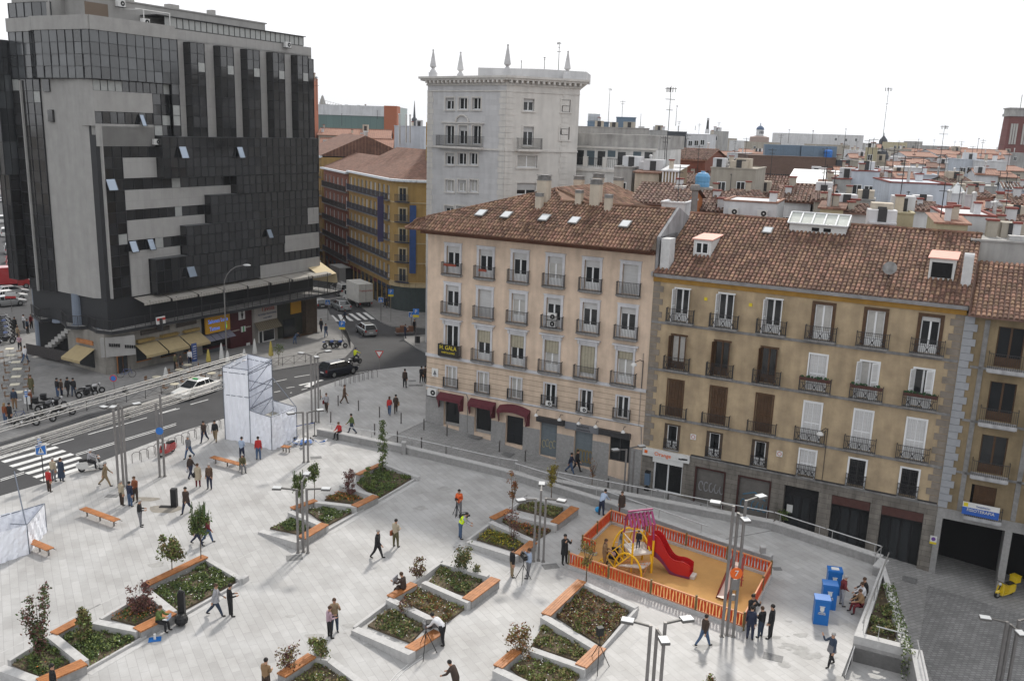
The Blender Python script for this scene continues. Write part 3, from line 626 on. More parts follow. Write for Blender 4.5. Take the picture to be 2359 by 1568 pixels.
for k in(1,2):
 a,c,z0,z1=gh[k];b=MB();b.box(a,c,.15,.2,z0,z1-.02);b.build('shop_shutter',mat('grey brown roller door',(.15,.14,.13),.6,var=.15,scale=2,brick=(20,.09,.012,.65,(R(90),0,0))),tb);b=MB();b.box(a-.02,a+.1,-.03,.14,z0,z1);b.box(c-.1,c+.02,-.03,.14,z0,z1);b.box(a+.1,c-.1,-.03,.14,z1-.12,z1);b.build('shutter_frame',mat('dark red frame',(.05,.02,.018),.6),tb)
 g=MB()
 for q in range(5):
  cx=a+.45+q*.38;cz=z0+1.35-(.35 if k==2 else 0);g.path([(cx+.15*math.cos(t),.135,cz+.35*math.sin(t))for t in[R(d)for d in range(20+q*30,330+q*20,35)]],.045,n=4)
 if k==2:g.path([(a+.4,.135,z0+1.7),(a+1.2,.135,z0+2.0),(c-.3,.135,z0+1.5)],.05,n=4)
 g.build('graffiti',mat('grey spray paint',(.25,.25,.26),.7)if k==1 else mat('blue spray paint',(.07,.16,.24),.7),tb)
for k in(3,4,5):
 a,c,z0,z1=gh[k];b=MB();b.box(a,c,.42,.5,z0,z1,0);n=4
 for q in range(n):x=a+(c-a)*q/n;b.box(x+.08,x+(c-a)/n-.08,.39,.42,z0+.15,z1-.9,1)
 for q in range(6 if k==3 else 2):b.box(a+.1,c-.1,.37,.39,z1-.75+q*.1,z1-.72+q*.1,2)
 b.build('shop_front',[mat('black shop front',(.02,.02,.022),.4),GLASS,IRON],tb)
 if k>3:b=MB();b.box(a+.02,c-.02,.02,.3,z1-.62,z1-.02);b.build('shop_sign',mat('dark maroon sign',(.08,.035,.03),.6,var=.2),tb)
b=MB();b.box(-.2,.2,-.03,0,-.28,.28);nb=b.build('notice',WHITE,tb,loc=(29.95,.3,-1.0))
def wall_lantern(par,x,z0,z1,s=1):
 b=MB();b.path([(x,-.06,z0),(x,-.06,z1)],.02);b.path([(x,-.06,z1-.1),(x-.1*s,-.5,z1+.1),(x-.25*s,-1.1,z1+.05)],.03);b.lathe((x-.28*s,-1.25,z1-.2),[(.05,0),(.22,.03),(.2,.14),(.06,.24)],10,1);return b.build('wall_lamp',[IRON,WHITE],par)
wall_lantern(tb,31.9,1.6,5.3);wall_lantern(bl,18.75,5.8,8.0)
b=MB();b.box(22.8,39.0,-.1,-.02,1.55,1.62);b.build('cable',IRON,tb)
sl=Vector((0,7.6,3.54));b=MB();b.faces([(19.2,-.6,14.5),(39.2,-.6,14.5),(39.2,7.15,18.12),(19.2,7.15,18.12),(39.2,15,14.5),(19.2,15,14.5)],[(0,1,2,3),(3,2,4,5)]);b.faces([(39.2,-.6,14.2),(39.2,-.6,14.5),(39.2,7.15,18.12),(39.2,15,14.5),(39.2,15,14.2),(19.2,-.6,14.2),(19.2,-.6,14.5),(19.2,7.15,18.12),(19.2,15,14.5),(19.2,15,14.2)],[(0,4,3,2,1),(5,6,7,8,9)],1)
rf=b.build('roof',[TILE2,TAN],tb);t=MB();tiles(t,Vector((19.3,-.62,14.52)),Vector((1,0,0)),sl.normalized(),19.9,8.5,pitch=.285,row=.4,seg=4)
for k in range(52):t.tube((19.2+k*.385,7.15,18.2),(19.2+(k+1.05)*.385,7.15,18.2),.13,.11,6)
t.build('tiles',TILE,rf)
def os2(i,x,y):return onslope(i,x,y,14.62,.466,-.45)
PINK=mat('pink sheet metal',(.62,.30,.24),.6,var=.12)
for(xa,ya),(xb,yb),dk_ in(((45,1385),(165,1400),0),((1680,1545),(1860,1560),1)):
 p,q=os2(6,xa,ya),os2(6,xb,yb);w_=(q.x-p.x);d=thing('dormer','','')if False else None
 b=MB();zb=p.z-.1;yf=p.y;hh=1.25 if not dk_ else 1.4;yb_=yf+hh/.466+.1
 b.faces([(0,0,0),(w_,0,0),(w_,0,hh),(0,0,hh),(0,hh/.466,hh),(w_,hh/.466,hh)],[(0,1,2,3),(0,3,4),(1,5,2)],0)
 b.faces([(-.12,-.15,hh-.02),(w_+.12,-.15,hh-.02),(w_+.12,hh/.466,hh+.12),(-.12,hh/.466,hh+.12),(-.12,-.15,hh+.05),(w_+.12,-.15,hh+.05),(w_+.12,hh/.466,hh+.2),(-.12,hh/.466,hh+.2)],[(0,1,5,4),(4,5,6,7),(1,2,6,5),(3,0,4,7),(0,3,2,1)],1)
 dm=b.build('dormer',[WHITE,PINK],tb,loc=(p.x,p.y,zb))
 if not dk_:window(dm,w_/2,.25,1.05,.9,'pvc',y=-.03,cur=False)
 else:b=MB();b.box(.15,w_-.15,-.03,-.005,.2,1.15);b.build('opening',DARK,dm)
for x,y,s in((565,1225,.7),):p=os2(6,x,y);skylight(tb,p+Vector((0,0,.1)),math.atan(.466),.7,.8)
p,q=os2(6,715,1215),os2(6,1110,1240);w_=q.x-p.x;b=MB();b.box(0,w_,0,2.0,-.8,.55,0)
b.faces([(-.1,-.2,.55),(w_+.1,-.2,.55),(w_+.1,1.0,1.25),(-.1,1.0,1.25),(w_+.1,2.2,.55),(-.1,2.2,.55)],[(0,1,2,3),(3,2,4,5),(0,3,5),(1,4,2)],1)
for k in range(6):x=-.1+(w_+.2)*k/5;b.bar((x,-.2,.6),(x,1.0,1.3),.09,.07,2)
b.bar((-.1,-.2,.6),(w_+.1,-.2,.6),.09,.08,2);b.bar((-.1,1.0,1.3),(w_+.1,1.0,1.3),.12,.08,2)
for k in(1.55,2.35):b.box(k,k+.5,-.02,0,.1,.35,3)
b.build('roof_lantern',[WHITE,mat('milky roof glass',(.5,.52,.48),.25,var=.15,scale=2),PVC,DARK],tb,loc=p)
p=os2(6,1410,1540);b=MB();b.tube(p+Vector((0,0,-.1)),p+Vector((0,0,.5)),.03,m=1);
for k in range(3):b.tube(p+Vector((0,-.02-.04*k,.6)),p+Vector((0,-.06-.04*k,.62)),.42-.12*(2-k)*0,.44-.1*(2-k),16)
tag(b.build('satellite_dish',[CEMENT,IRON],tb),'','')if False else None
o=b.build('satellite_dish',[CEMENT,IRON],tb)
p=os2(6,1945,1580);b=MB();b.box(-.28,.28,-.28,.28,-.5,1.6);b.tube((-.28,0,1.6),(.28,0,1.6),.28,n=12);b.build('chimney',MATS['white chimney render'],tb,loc=p)
# ------------------------------------------------------------------ dark brown building at the right edge
OLIVE=mat('dull ochre plaster',(.26,.20,.12),.9,var=.25,scale=1,streak=.25);GRT=mat('blue grey quoin',(.30,.31,.33),.85,var=.12,scale=3)
rb=thing('garage_building','brown ochre apartment house with wood balcony doors above a dark garage opening','building',A0,RZA)
holes=[(x-.72,x+.72,z,z+2.45)for x in(41.65,45.0,48.3)for z in(10.95,7.55,4.15)];gh=[(39.45,43.0,-4,.66),(43.4,46.5,-4,.66),(47,50,-4,.6)];hf=[(x-.7,x+.7,1.6,3.3)for x in(41.5,45.0,48.3)]
b=MB();wall_holes(b,39.1,52,1.35,14.0,holes+hf,m=0);wall_holes(b,39.1,52,-5,1.35,gh,m=1,dep=3.5);b.box(39.11,52,3.6,14,-5,14,2);b.face([(39.1,.3,1),(52,.3,1),(52,.3,14),(39.1,.3,14)],2)
for x in(40.3,43.3,46.6):b.box(x-.14,x+.14,-.05,0,1.4,13.7,3)
for z in(11.0,7.6,4.2):b.box(39.7,52,-.05,0,z-.35,z-.2,3)
b.build('wall',[OLIVE,STONE,DARK,CEMENT],rb)
b=MB();z=1.4;k=0
while z<13.6:b.box(39.05,39.05+(.75 if k%2 else .55),-.08,0,z+.01,z+.45);z+=.46;k+=1
b.build('quoins',GRT,rb)
for x in(41.65,45.0,48.3):
 for z in(10.95,7.55,4.15):
  window(rb,x,z,z+2.45,1.42,'door',y=.15,frame=BROWNW,cur=False);balcony(rb,x,z-.05,2.1,d=.7,slabm=CORN,th=.22,hgt=.95)
 window(rb,x,1.6,3.3,1.38,'louver',y=.1,frame=BROWNW);balcony(rb,x,1.35,2.1,d=.6,slabm=CORN,th=.22,hgt=.7)
b=MB();b.box(40.45,42.5,-.72,-.66,1.5,1.98,0);b.box(40.45,42.5,-.72,-.66,1.98,2.3,1);b.box(40.5,40.75,-.725,-.72,2.02,2.27,2);sg=b.build('sign_board',[mat('blue sign',(.03,.10,.38),.5),WHITE,YEL],rb);text('FISIOTERAPIA',.27,WHITE,rb,(41.48,-.74,1.82),sx=.95)
text('Rehabilitacion',.14,mat('blue sign letters',(.05,.1,.3),.5),rb,(41.6,-.74,2.13))
b=MB();b.box(-.2,.2,-.05,-.01,-.25,.3);b.box(-.2,.2,-.052,-.05,-.25,-.1,1);b.tube((0,-.055,.1),(0,-.06,.1),.13,n=14,m=2);b.build('no_parking_plate',[WHITE,YEL,mat('sign blue red',(.12,.05,.25),.5)],rb,loc=(39.1,0,-.95))
sl=Vector((0,5.9,2.6));b=MB();b.faces([(39.2,-.65,14.0),(52,-.65,14.0),(52,5.3,16.6),(39.2,5.3,16.6),(52,12,14),(39.2,12,14),(39.2,-.65,13.9),(52,-.65,13.9),(52,0,13.9),(39.2,0,13.9)],[(0,1,2,3),(3,2,4,5),(6,9,8,7),(6,7,1,0)]);b.faces([(39.2,-.65,13.9),(39.2,-.65,14),(39.2,5.3,16.6),(39.2,12,14),(39.2,12,13.8)],[(0,4,3,2,1)],1)
rf=b.build('roof',[TILE2,TAN],rb);t=MB();tiles(t,Vector((39.3,-.66,14.02)),Vector((1,0,0)),sl.normalized(),12.7,6.45,pitch=.285,row=.4,seg=4);t.build('tiles',TILE,rf)
for k in range(22):pass
# ------------------------------------------------------------------ dark glass and concrete office building
CONC=mat('grey concrete panels',(.35,.343,.333),.8,var=.08,scale=1.2,streak=.08,brick=(1.35,1.8,.012,.75,(R(90),0,0)),bv=.05)
CONCF=mat('grey concrete',(.34,.333,.322),.85,var=.1,scale=1,streak=.1)
DGL=mat('smoked curtain glass',(.016,.0165,.018),.08,spec=1,island=.6)
DGL2=mat('curtain glass with painted sky reflection',(.05,.054,.058),.12,spec=1.0,island=.5)  # lighter grey base paints the sky's reflection into the upper glazing
MUL=mat('dark mullion',(.028,.029,.032),.45)
BLIND=mat('white blind behind glass',(.34,.35,.34),.4,var=.15,scale=3,spec=.6)
ob=thing('office_building','large dark glass and grey concrete office block with stepped bays above a terrace','building',B0,RZB)
rg=random.Random(3)
def curtain(mb,p,ux,uy,width,z0,z1,pw=1.0,ph=1.05,m=0,mm=1,blinds=0,tilt=.012):
 n=max(1,round(width/pw));k=max(1,round((z1-z0)/ph));ox,oy=uy,-ux
 P=lambda a,z,o:(p[0]+ux*a+ox*o,p[1]+uy*a+oy*o,z)
 for i in range(n):
  for j in range(k):
   a,c=width*i/n,width*(i+1)/n;z,zz=z0+(z1-z0)*j/k,z0+(z1-z0)*(j+1)/k;t1,t2=rg.uniform(-tilt,tilt),rg.uniform(-tilt,tilt)
   mb.face([P(a,z,t1),P(c,z,-t1),P(c,zz,-t1+t2),P(a,zz,t1+t2)],m if rg.random()>blinds else 2)
 for i in range(n+1):a=width*i/n;mb.bar(P(a,z0,.03),P(a,z1,.03),.06,.08,mm)if False else mb.faces([P(a-.02,z0,.05),P(a+.02,z0,.05),P(a+.02,z1,.05),P(a-.02,z1,.05),P(a-.02,z0,-.02),P(a+.02,z0,-.02),P(a+.02,z1,-.02),P(a-.02,z1,-.02)],[(0,1,2,3),(4,0,3,7),(1,5,6,2)],mm)
 for j in range(k+1):z=z0+(z1-z0)*j/k;mb.faces([P(0,z-.02,.048),P(width,z-.02,.048),P(width,z+.02,.048),P(0,z+.02,.048),P(0,z+.02,-.02),P(width,z+.02,-.02)],[(0,1,2,3),(3,2,5,4)],mm)
def glass_part(name,segs,z0,z1,top=True,m=None,pw=1.0,ph=1.05,blinds=0,par=None,tilt=.012):
 """segs: polyline of (x,y) corners seen from outside, left to right"""
 b=MB()
 for(xa,ya),(xb,yb)in zip(segs,segs[1:]):
  l_=math.hypot(xb-xa,yb-ya);curtain(b,(xa,ya),(xb-xa)/l_,(yb-ya)/l_,l_,z0,z1,pw,ph,blinds=blinds,tilt=tilt)
 if top:
  P=list(segs);xs=[q[0]for q in segs];back=[(segs[-1][0],max(.3,segs[-1][1])),(segs[0][0],max(.3,segs[0][1]))]
  for z,f in((z1+.04,1),(z0-.04,-1)):
   pts=[(x,y,z)for x,y in P+back];b.face(pts if f>0 else pts[::-1],3)
  for(xa,ya),(xb,yb)in zip(segs,segs[1:]):b.face([(xa,ya-.0,z1-.02),(xb,yb,z1-.02),(xb,yb,z1+.04),(xa,ya,z1+.04)],3)
 return b.build(name,[m or DGL,MUL,BLIND,mat('lead grey flashing',(.10,.105,.11),.6)],par or ob)
def cpanel(x0,x1,z0,z1,y0=-.12,y1=.1,name='concrete_panel'):b=MB();b.box(x0,x1,y0,y1,z0,z1);return b.build(name,CONC,ob)
b=MB();b.box(0.6,29.3,.02,11.3,4.2,22.3);b.box(10,29.3,.6,11.3,22.3,31.5);b.box(.6,10,.6,11.3,22.3,31.5)
b.build('core',MUL,ob)
b=MB();b.box(10.0,29.7,0,.6,22.2,32.4);b.box(29.1,29.7,.6,11.3,22.2,31.6)
b.build('concrete_wall',CONC,ob)
b=MB();pts=[(.5,7.2),(.28,1.5),(1.1,-.15),(1.24,-.15),(1.24,.02),(1.24,7.2)]
b.prism([(1.24,-.15),(1.24,7.1),(.5,7.1),(.28,1.4),(1.1,-.15)],7.2,23.1);b.prism([(.66,-.1),(.66,7.1),(.5,7.1),(.28,1.4),(.6,-.1)],23.1,27.2)
b.box(.6,7.0,-.12,.02,24.4,26.2);b.box(.66,7.0,-.12,.02,21.29,23.3);b.box(1.24,7.0,-.12,.02,21.29,23.1)
b.build('concrete_pier',CONCF,ob)
b=MB();b.box(.3,.52,5.6,6.6,26.0,27.1);b.box(.2,.42,5.3,6.0,23.3,24.4);b.build('window',DGL,ob)
for z0,z1,x1,bl_ in((26.2,27.15,9.9,.5),(23.32,24.38,7.0,0)):glass_part('window_band',[(.66,-.05),(x1,-.05)],z0,z1,False,blinds=bl_,pw=.8,ph=1)
glass_part('window_band',[(9.0,-.5),(9.9,-.5)],22.3,27.2,False,pw=.9,blinds=.1)
glass_part('glass_wall',[(7.05,-.06),(10.0,-.06)],22.3,26.2,False,pw=1.0,blinds=.12)
glass_part('glass_box',[(.45,11.2),(.4,8),(-.2,6.5),(.3,-.55),(9.9,-.55)],27.2,31.35,True,DGL2,pw=.95,ph=1.04,tilt=.02)
PAR=[(.45,11.3),(.4,8),(-.25,6.5),(.3,-.6),(9.6,-.6)]
b=MB();
for(xa,ya),(xb,yb)in zip(PAR,PAR[1:]):b.bar((xa,ya,31.95),(xb,yb,31.95),.25,1.2)
b.box(.5,29.7,-.0,11.3,31.3,31.5);b.build('parapet',CONCF,ob)
for x0 in(11.15,15.0,18.7,22.47,26.32):
 glass_part('glass_bay',[(x0,0),(x0,-.9),(x0+1.78,-.9),(x0+1.78,0)],22.2,31.25,True,DGL,pw=.85,ph=1.05,blinds=.0)
 b=MB();b.box(x0+.9,x0+1.7,-.96,-.93,28.55,29.4);b.build('blind_window',BLIND,ob)
glass_part('glass_wing',[(28.3,-.1),(29.9,-.1)],22.2,31.1,True,DGL,pw=.8)
glass_part('glass_volume',[(7.1,0),(7.1,-1.0),(29.5,-1.0)],18.3,22.2,True,DGL,pw=.95,ph=1.0)
glass_part('glass_volume',[(16.55,0),(16.55,-1.0),(29.4,-1.0)],16.35,18.25,False,DGL,pw=.95,ph=1.0)
glass_part('glass_volume',[(12.85,0),(12.85,-1.0),(29.35,-1.0)],13.45,16.35,True,DGL,pw=.95,ph=.98)
glass_part('glass_volume',[(9.5,0),(9.5,-1.05),(23.45,-1.05)],10.5,13.45,True,DGL,pw=.95,ph=.98)
glass_part('glass_volume',[(5.55,0),(5.55,-1.05),(19.4,-1.05)],7.1,10.5,True,DGL,pw=.95,ph=.98)
glass_part('glass_volume',[(19.4,-.9),(23.5,-.9)],8.4,10.5,False,DGL,pw=.95,ph=.98)
glass_part('glass_volume',[(23.45,-1.05),(27.35,-1.05)],12.4,13.45,False,DGL,pw=.95,ph=.98);glass_part('glass_volume',[(23.5,-.85),(29.2,-.85)],11.3,12.4,False,DGL,pw=.95,ph=.98);glass_part('glass_volume',[(19.5,-.85),(29.2,-.85)],8.35,9.45,False,DGL,pw=.95,ph=.98)
b=MB();b.box(29.2,29.45,-1,11.3,7,22.2);b.build('end_wall',MUL,ob)
glass_part('window_band',[(1.24,-.04),(3.26,-.04)],7.1,21.29,False,pw=1.0,ph=1.0,blinds=.04)
glass_part('window_band',[(3.26,-.04),(7.1,-.04)],20.24,21.29,False,pw=1.0);cpanel(3.27,7.05,18.35,20.24)
glass_part('window_band',[(3.27,-.04),(16.5,-.04)],17.25,18.35,False,pw=1.1,blinds=.1);cpanel(3.27,16.5,15.4,17.25)
glass_part('window_band',[(3.3,-.04),(12.8,-.04)],14.4,15.4,False,pw=1.0,blinds=.15);cpanel(3.3,12.75,12.5,14.4)
glass_part('window_band',[(3.3,-.04),(9.5,-.04)],11.45,12.5,False,pw=1.0,blinds=.1);cpanel(3.33,9.4,10.55,11.45,-.1);cpanel(3.33,5.45,7.1,10.55)
cpanel(27.4,29.3,12.35,14.25,-1.05);cpanel(23.5,29.3,9.45,11.3,-1.05);cpanel(19.5,29.35,6.9,8.35,-1.05)
OPG=mat('open window glass',(.30,.36,.44),.1,spec=1,metal=.4)
for i,x,y,dx,dz,of in((1,1270,1062,.9,1.1,-1.1),(1,1668,1062,.8,1.1,-1.1),(1,768,1287,1.0,1.0,-.15),(1,985,840,.5,1.0,-.15),(2,1325,520,1.0,1.0,-1.15),(2,1870,255,.7,.9,-1.15),(2,1045,330,.7,1,-.15),(2,922,345,.8,1,-.12)):
 r=ray(i,x,y);O=Vector((0,0,CH))-B0+NB*of;t=-O.dot(NB)/r.dot(NB);Q=Vector((0,0,CH))+r*t-B0
 b=MB();b.face([(-dx/2,-.42,-dz/2),(dx/2,-.42,-dz/2),(dx/2,0,dz/2),(-dx/2,0,dz/2)]);b.bar((-dx/2,-.42,-dz/2),(dx/2,-.42,-dz/2),.05,.05,1);b.bar((-dx/2,-.42,-dz/2),(-dx/2,0,dz/2),.05,.05,1);b.bar((dx/2,-.42,-dz/2),(dx/2,0,dz/2),.05,.05,1)
 b.build('open_window',[OPG,MUL],ob,loc=(Q.dot(UB),of-.03,Q.z))
glass_part('glass_flank',[(.4,11.2),(.3,10),(.4,7.1)],7.1,27.1,True,DGL,pw=1.1,ph=1.05,blinds=.03)
b=MB();b.box(.1,.3,9.6,9.75,7,27);b.build('drainpipe',CONCF,ob)
b=MB();b.box(-.9,20,11.6,13,18.2,30.6);b.box(-.55,20,11.6,12.8,8,18.2);b.build('rear_wing',MUL,ob)
glass_part('rear_glass',[(-.95,13),(-.95,11.4),(.45,11.4)],18.2,30.6,False,DGL2,pw=.9,ph=1.5);glass_part('rear_glass',[(-.6,12.9),(-.6,11.4),(.4,11.4)],8,18.2,False,DGL,pw=.9,ph=1.5)
b=MB();b.box(2.5,24.9,2.4,11,31.5,34.6);b.box(.9,7,5.5,11,31.5,34.4);b.box(9,28.7,.3,6,31.5,32.5)
for x,w_,hh in((7.8,.5,.5),(12.5,1.2,.5),(18.0,.5,.6)):b.box(x,x+w_,3.2,4,34.6,34.6+hh)
b.box(2.2,25.1,2.3,12.1,34.5,34.62);b.build('penthouse',CONCF,ob)
glass_part('penthouse_glazing',[(9.2,.28),(28.7,.28)],32.5,33.45,False,BLIND,pw=.75,ph=1)
b=MB();b.box(8.2,28.9,-.0,2.4,33.45,33.52);b.build('terrace_roof',MUL,ob)
glass_part('penthouse_glass',[(.6,11.1),(.6,7.6),(1.0,5.4)],31.4,33.9,False,DGL2,pw=1.2,ph=1.3)
b=MB();b.box(2.2,4.6,2.3,2.36,31.6,34.0);b.build('door',mat('tan roller',(.16,.12,.09),.6),ob)
for x,y,z in((7.1,.4,32.4),(5.6,1.8,33.9)):ac_unit(ob,(x,y,z))
ac_unit(ob,(25.4,-.35,32.0));ac_unit(ob,(7.0,-.35,21.45),0,.9)
b=MB()
for x in(6.4,9.4):b.tube((x,-.3,32.5),(x,-.3,33.7),.05);b.tube((x,2.3,33.8),(x,-.3,33.7),.04)
b.tube((5.5,-.3,33.7),(9.4,-.3,33.7),.04);b.build('pergola',WHITE,ob)
TE=[(.9,12.2),(-.3,9.0),(1.2,8.6),(.2,6.0),(-.6,4.6),(-.2,3.4),(.6,3.0),(-.1,.9),(.3,-.8),(1.6,-1.0),(26.8,-3.0),(30.9,-3.0),(30.9,.5)]
b=MB();b.prism([(x,y)for x,y in TE]+[(30.9,6),(2,12.3)],3.95,4.22);tf=b.build('terrace',CONCF,ob)
b=MB()
for(xa,ya),(xb,yb)in zip(TE,TE[1:]):
 l_=math.hypot(xb-xa,yb-ya);n=max(1,round(l_/1.1));b.bar((xa,ya,5.28),(xb,yb,5.28),.05,.05);b.bar((xa,ya,4.4),(xb,yb,4.4),.03,.03);b.bar((xa,ya,4.12),(xb,yb,4.12),.1,.3,1)
 for k in range(n+1):t=k/n;x,y=xa+(xb-xa)*t,ya+(yb-ya)*t;b.tube((x,y,4.2),(x,y,5.28),.03,n=5)
 m_=max(1,int(l_/.16))
 for k in range(m_):t=k/m_;x,y=xa+(xb-xa)*t,ya+(yb-ya)*t;b.box(x-.008,x+.008,y-.008,y+.008,4.4,5.25)
b.build('railing',[IRON,MUL],tf)
for k in range(9):x=4.3+k*3.0;y=-1.2-1.8*(x-1.6)/25.2;b=MB();b.tube((x,y,4.2),(x,y,6.7),.05,n=6);b.build('terrace_post',IRON,ob)
AWN=mat('faded striped awning',(.34,.32,.29),.8,var=.12,brick=(.35,20,.06,.75,(0,0,0)))
for k in range(8):
 x0=3.5+k*3.2;b=MB();y=-1.3-1.8*(x0)/26;b.face([(x0,-.1,6.95),(x0+3.15,-.1,6.95),(x0+3.15,y,6.6),(x0,y,6.6)]);b.face([(x0,y,6.6),(x0+3.15,y,6.6),(x0+3.15,y-.02,6.35),(x0,y-.02,6.35)]);b.build('awning',AWN,ob)
b=MB();b.face([(27.3,-2.9,6.4),(30.2,-2.9,6.4),(30.2,-.3,7.6),(27.3,-.3,7.6)]);b.face([(30.3,-3,5.2),(30.3,1.4,5.2),(30.2,1.4,6.6),(30.2,-2.9,6.4)]);b.build('awning',mat('cream awning cloth',(.55,.45,.28),.8),ob)
COLM=mat('blue grey column',(.17,.20,.25),.5,var=.1,scale=2)
for x,y,z0 in((.55,4.4,4.2),(1.1,1.5,4.2),(1.9,12.6,-.1),(3.6,10.4,4.2),(1.1,8.0,4.2)):
 b=MB();b.lathe((x,y,0),[(.75,z0-.25 if z0>1 else 0),(.72,z0),(.5,z0+.05),(.48,z0+1.2),(.45,7.25)],16);b.build('column',COLM,ob)
glass_part('restaurant_front',[(3.5,9.5),(3.5,2.2),(5.2,.4),(29.2,.4)],4.25,7.05,False,mat('dark restaurant glass',(.02,.017,.015),.12,spec=.6,island=.9),pw=1.9,ph=2.8,blinds=.0)
b=MB();b.box(.5,29,.1,11.3,7.0,7.15);b.box(3.6,29,2.4,10,4.2,7,);b.build('soffit',MUL,ob)
for x in(6.1,9.6):b=MB();b.box(x,x+1.0,.25,.36,4.3,6.6);b.build('door',mat('orange timber door',(.16,.055,.02),.6),ob)
LIME=mat('beige limestone',(.27,.255,.23),.85,var=.15,scale=1,streak=.2,brick=(1.2,.7,.008,.7,(R(90),0,0)))
b=MB();fr=(.05,.55)
def gz(x):return-.045*max(0,x-6)-.3
W_=[(.38,4.8),(0,0),(2.3,-.6),(11.2,-.95)]
b.prism([(0.0,0.0),(2.3,-.3),(11.2,-.6),(11.2,6),(.4,6),(.38,4.8)],-.6,3.95);b.build('wall',LIME,ob)
b=MB();b.box(11.2,28.9,.6,8,-2.2,3.95);b.build('shop_core',DARK,ob)
for x0,x1,z0,z1,nm in((3.2,4.8,.3,1.9,0),(6.0,7.8,.2,1.9,0),(8.8,10.4,.1,1.9,0)):
 y0=-.3-.3*(x0-2.3)/8.9-.06;b=MB();b.box(x0,x1,y0-.04,y0+.05,z0+.4,z1+.3);b.box(x0-.05,x1+.05,y0-.06,y0+.05,z0+.3,z0+.4,1);b.build('window',[GLASS,MATS['orange hardwood']],ob)
b=MB();
for k in range(3):b.box(3.2+2.8*k,5.2+2.8*k,-.75-.05*k,-.35,2.55,2.85)
b.build('letter_band',mat('tarnished gold letters',(.26,.18,.06),.6,var=.4,scale=9),ob);text('RESTAURANTE  CAFETERIA  PIZZERIA',.3,mat('tarnished gold letters',(.3,.2,.06)),ob,(7.1,-.82,2.72))
b=MB();b.box(3.8,7.2,-.52,-.3,3.2,3.65);b.box(8.0,10.6,-.6,-.4,3.25,3.7);b.build('shop_sign',mat('brown grey sign',(.07,.06,.055),.6,var=.3),ob)
BEI=mat('beige awning cloth',(.34,.27,.15),.8,var=.12,scale=2)
for k in range(3):
 x0=3.0+2.65*k;b=MB();y=-.45-.09*k;b.face([(x0,y,2.4),(x0+2.55,y,2.4),(x0+2.55,y-1.6,1.55),(x0,y-1.6,1.55)]);b.face([(x0,y-1.6,1.55),(x0+2.55,y-1.6,1.55),(x0+2.55,y-1.61,1.3),(x0,y-1.61,1.3)]);b.build('awning',BEI,ob)
b=MB();b.face([(.15,4.4,2.3),(.05,1.5,2.3),(-1.6,1.6,1.4),(-1.5,4.5,1.4)]);b.face([(-1.5,4.5,1.4),(-1.6,1.6,1.4),(-1.6,1.6,1.15),(-1.5,4.5,1.15)]);b.build('awning',BEI,ob)
b=MB();b.box(.05,.2,1.8,4.2,.4,2.0);b.box(.02,.22,1.8,4.2,2.6,3.0,1);b.build('window',[GLASS,MATS['orange hardwood']],ob)
b=MB();b.prism([(-.3,.2),(2.4,-1.3),(2.6,-.2),(.2,.4)],1.7,3.6);b.build('corner_canopy',CONCF,ob)
for k in range(2):
 b=MB();a=Vector((.25+k*1.3,-.12-.55*k,2.9-.3*k));
 for q in range(5):b.box(a.x+q*.18,a.x+q*.18+.12,a.y-.3-q*.09,a.y-.2-q*.09,a.z-.15-q*.03,a.z+.15-q*.03)
 b.build('corner_letters',BLACK,ob)
b=MB();b.box(.9,2.0,-.55,-.42,-.1,1.7,0);b.box(.95,1.4,-.58,-.55,0,1.6,1);b.box(1.5,1.95,-.58,-.55,0,1.6,1);b.build('door',[MATS['orange hardwood'],GLASS],ob)
b=MB();b.box(5.0,5.1,-3.0+.9,-1.3,3.7,4.9);b.box(4.7,5.7,-1.75,-1.6,4.3,5.0,1);b.box(4.7,5.7,-1.76,-1.75,4.65,4.9,2);b.build('shop_sign',[IRON,WHITE,mat('sign red',(.45,.05,.04),.5)],ob)
YG=mat('golden shop sign',(.45,.24,.02),.5);MAR=mat('maroon shop front',(.06,.012,.015),.5,var=.2);BLUEL=mat('lit blue letters',(.12,.3,1.),.5,emis=.3)
def front(x0,x1,mt,z0,z1,y=-.1,nm='shop_front'):b=MB();b.box(x0,x1,y,.6,z0,z1);return b.build(nm,mt,ob)
front(11.2,15.2,DARK,-1.2,3.95,.3);b=MB();b.box(11.5,14.9,-.9,-.75,1.95,3.75);b.build('shop_sign',YG,ob);text('Salones Luna',.62,BLUEL,ob,(13.2,-.93,3.2),sx=.85);text('Tattoo',.6,BLUEL,ob,(12.7,-.93,2.4),sx=.85);text('\u00a7',.7,mat('lit green mark',(.3,.9,.1),.5,emis=.25),ob,(14.3,-.93,2.55))
b=MB()
for k in range(4):x=11.4+k*.95;b.face([(x,-.5,1.85),(x+.9,-.5,1.85),(x+.9,-1.5,1.25),(x,-1.5,1.25)])
b.build('awning',mat('blue grey awning',(.16,.16,.20),.7),ob);b=MB();b.box(12.0,14.5,-.45,.2,-.9,.15);b.box(11.9,14.6,-.55,.2,.15,.2,1);b.build('counter',[mat('slate panel',(.07,.08,.09),.5),MATS['burgundy awning cloth']],ob)
front(15.3,18.6,MAR,-1.3,3.8,-.4);b=MB();b.box(16.6,17.5,-.5,-.42,2.6,3.6,0);b.tube((17.05,-.51,2.95),(17.05,-.51,3.3),.1,.14,m=1);b.ball((17.05,-.51,3.42),.1,1);b.box(16.97,17.13,-.53,-.5,2.7,2.95,1);b.box(17.6,18.1,-.5,-.42,-.9,-.2,0);b.tube((17.85,-.51,-.7),(17.85,-.51,-.45),.07,.1,m=1);b.build('shop_sign',[WHITE,BLACK],ob)
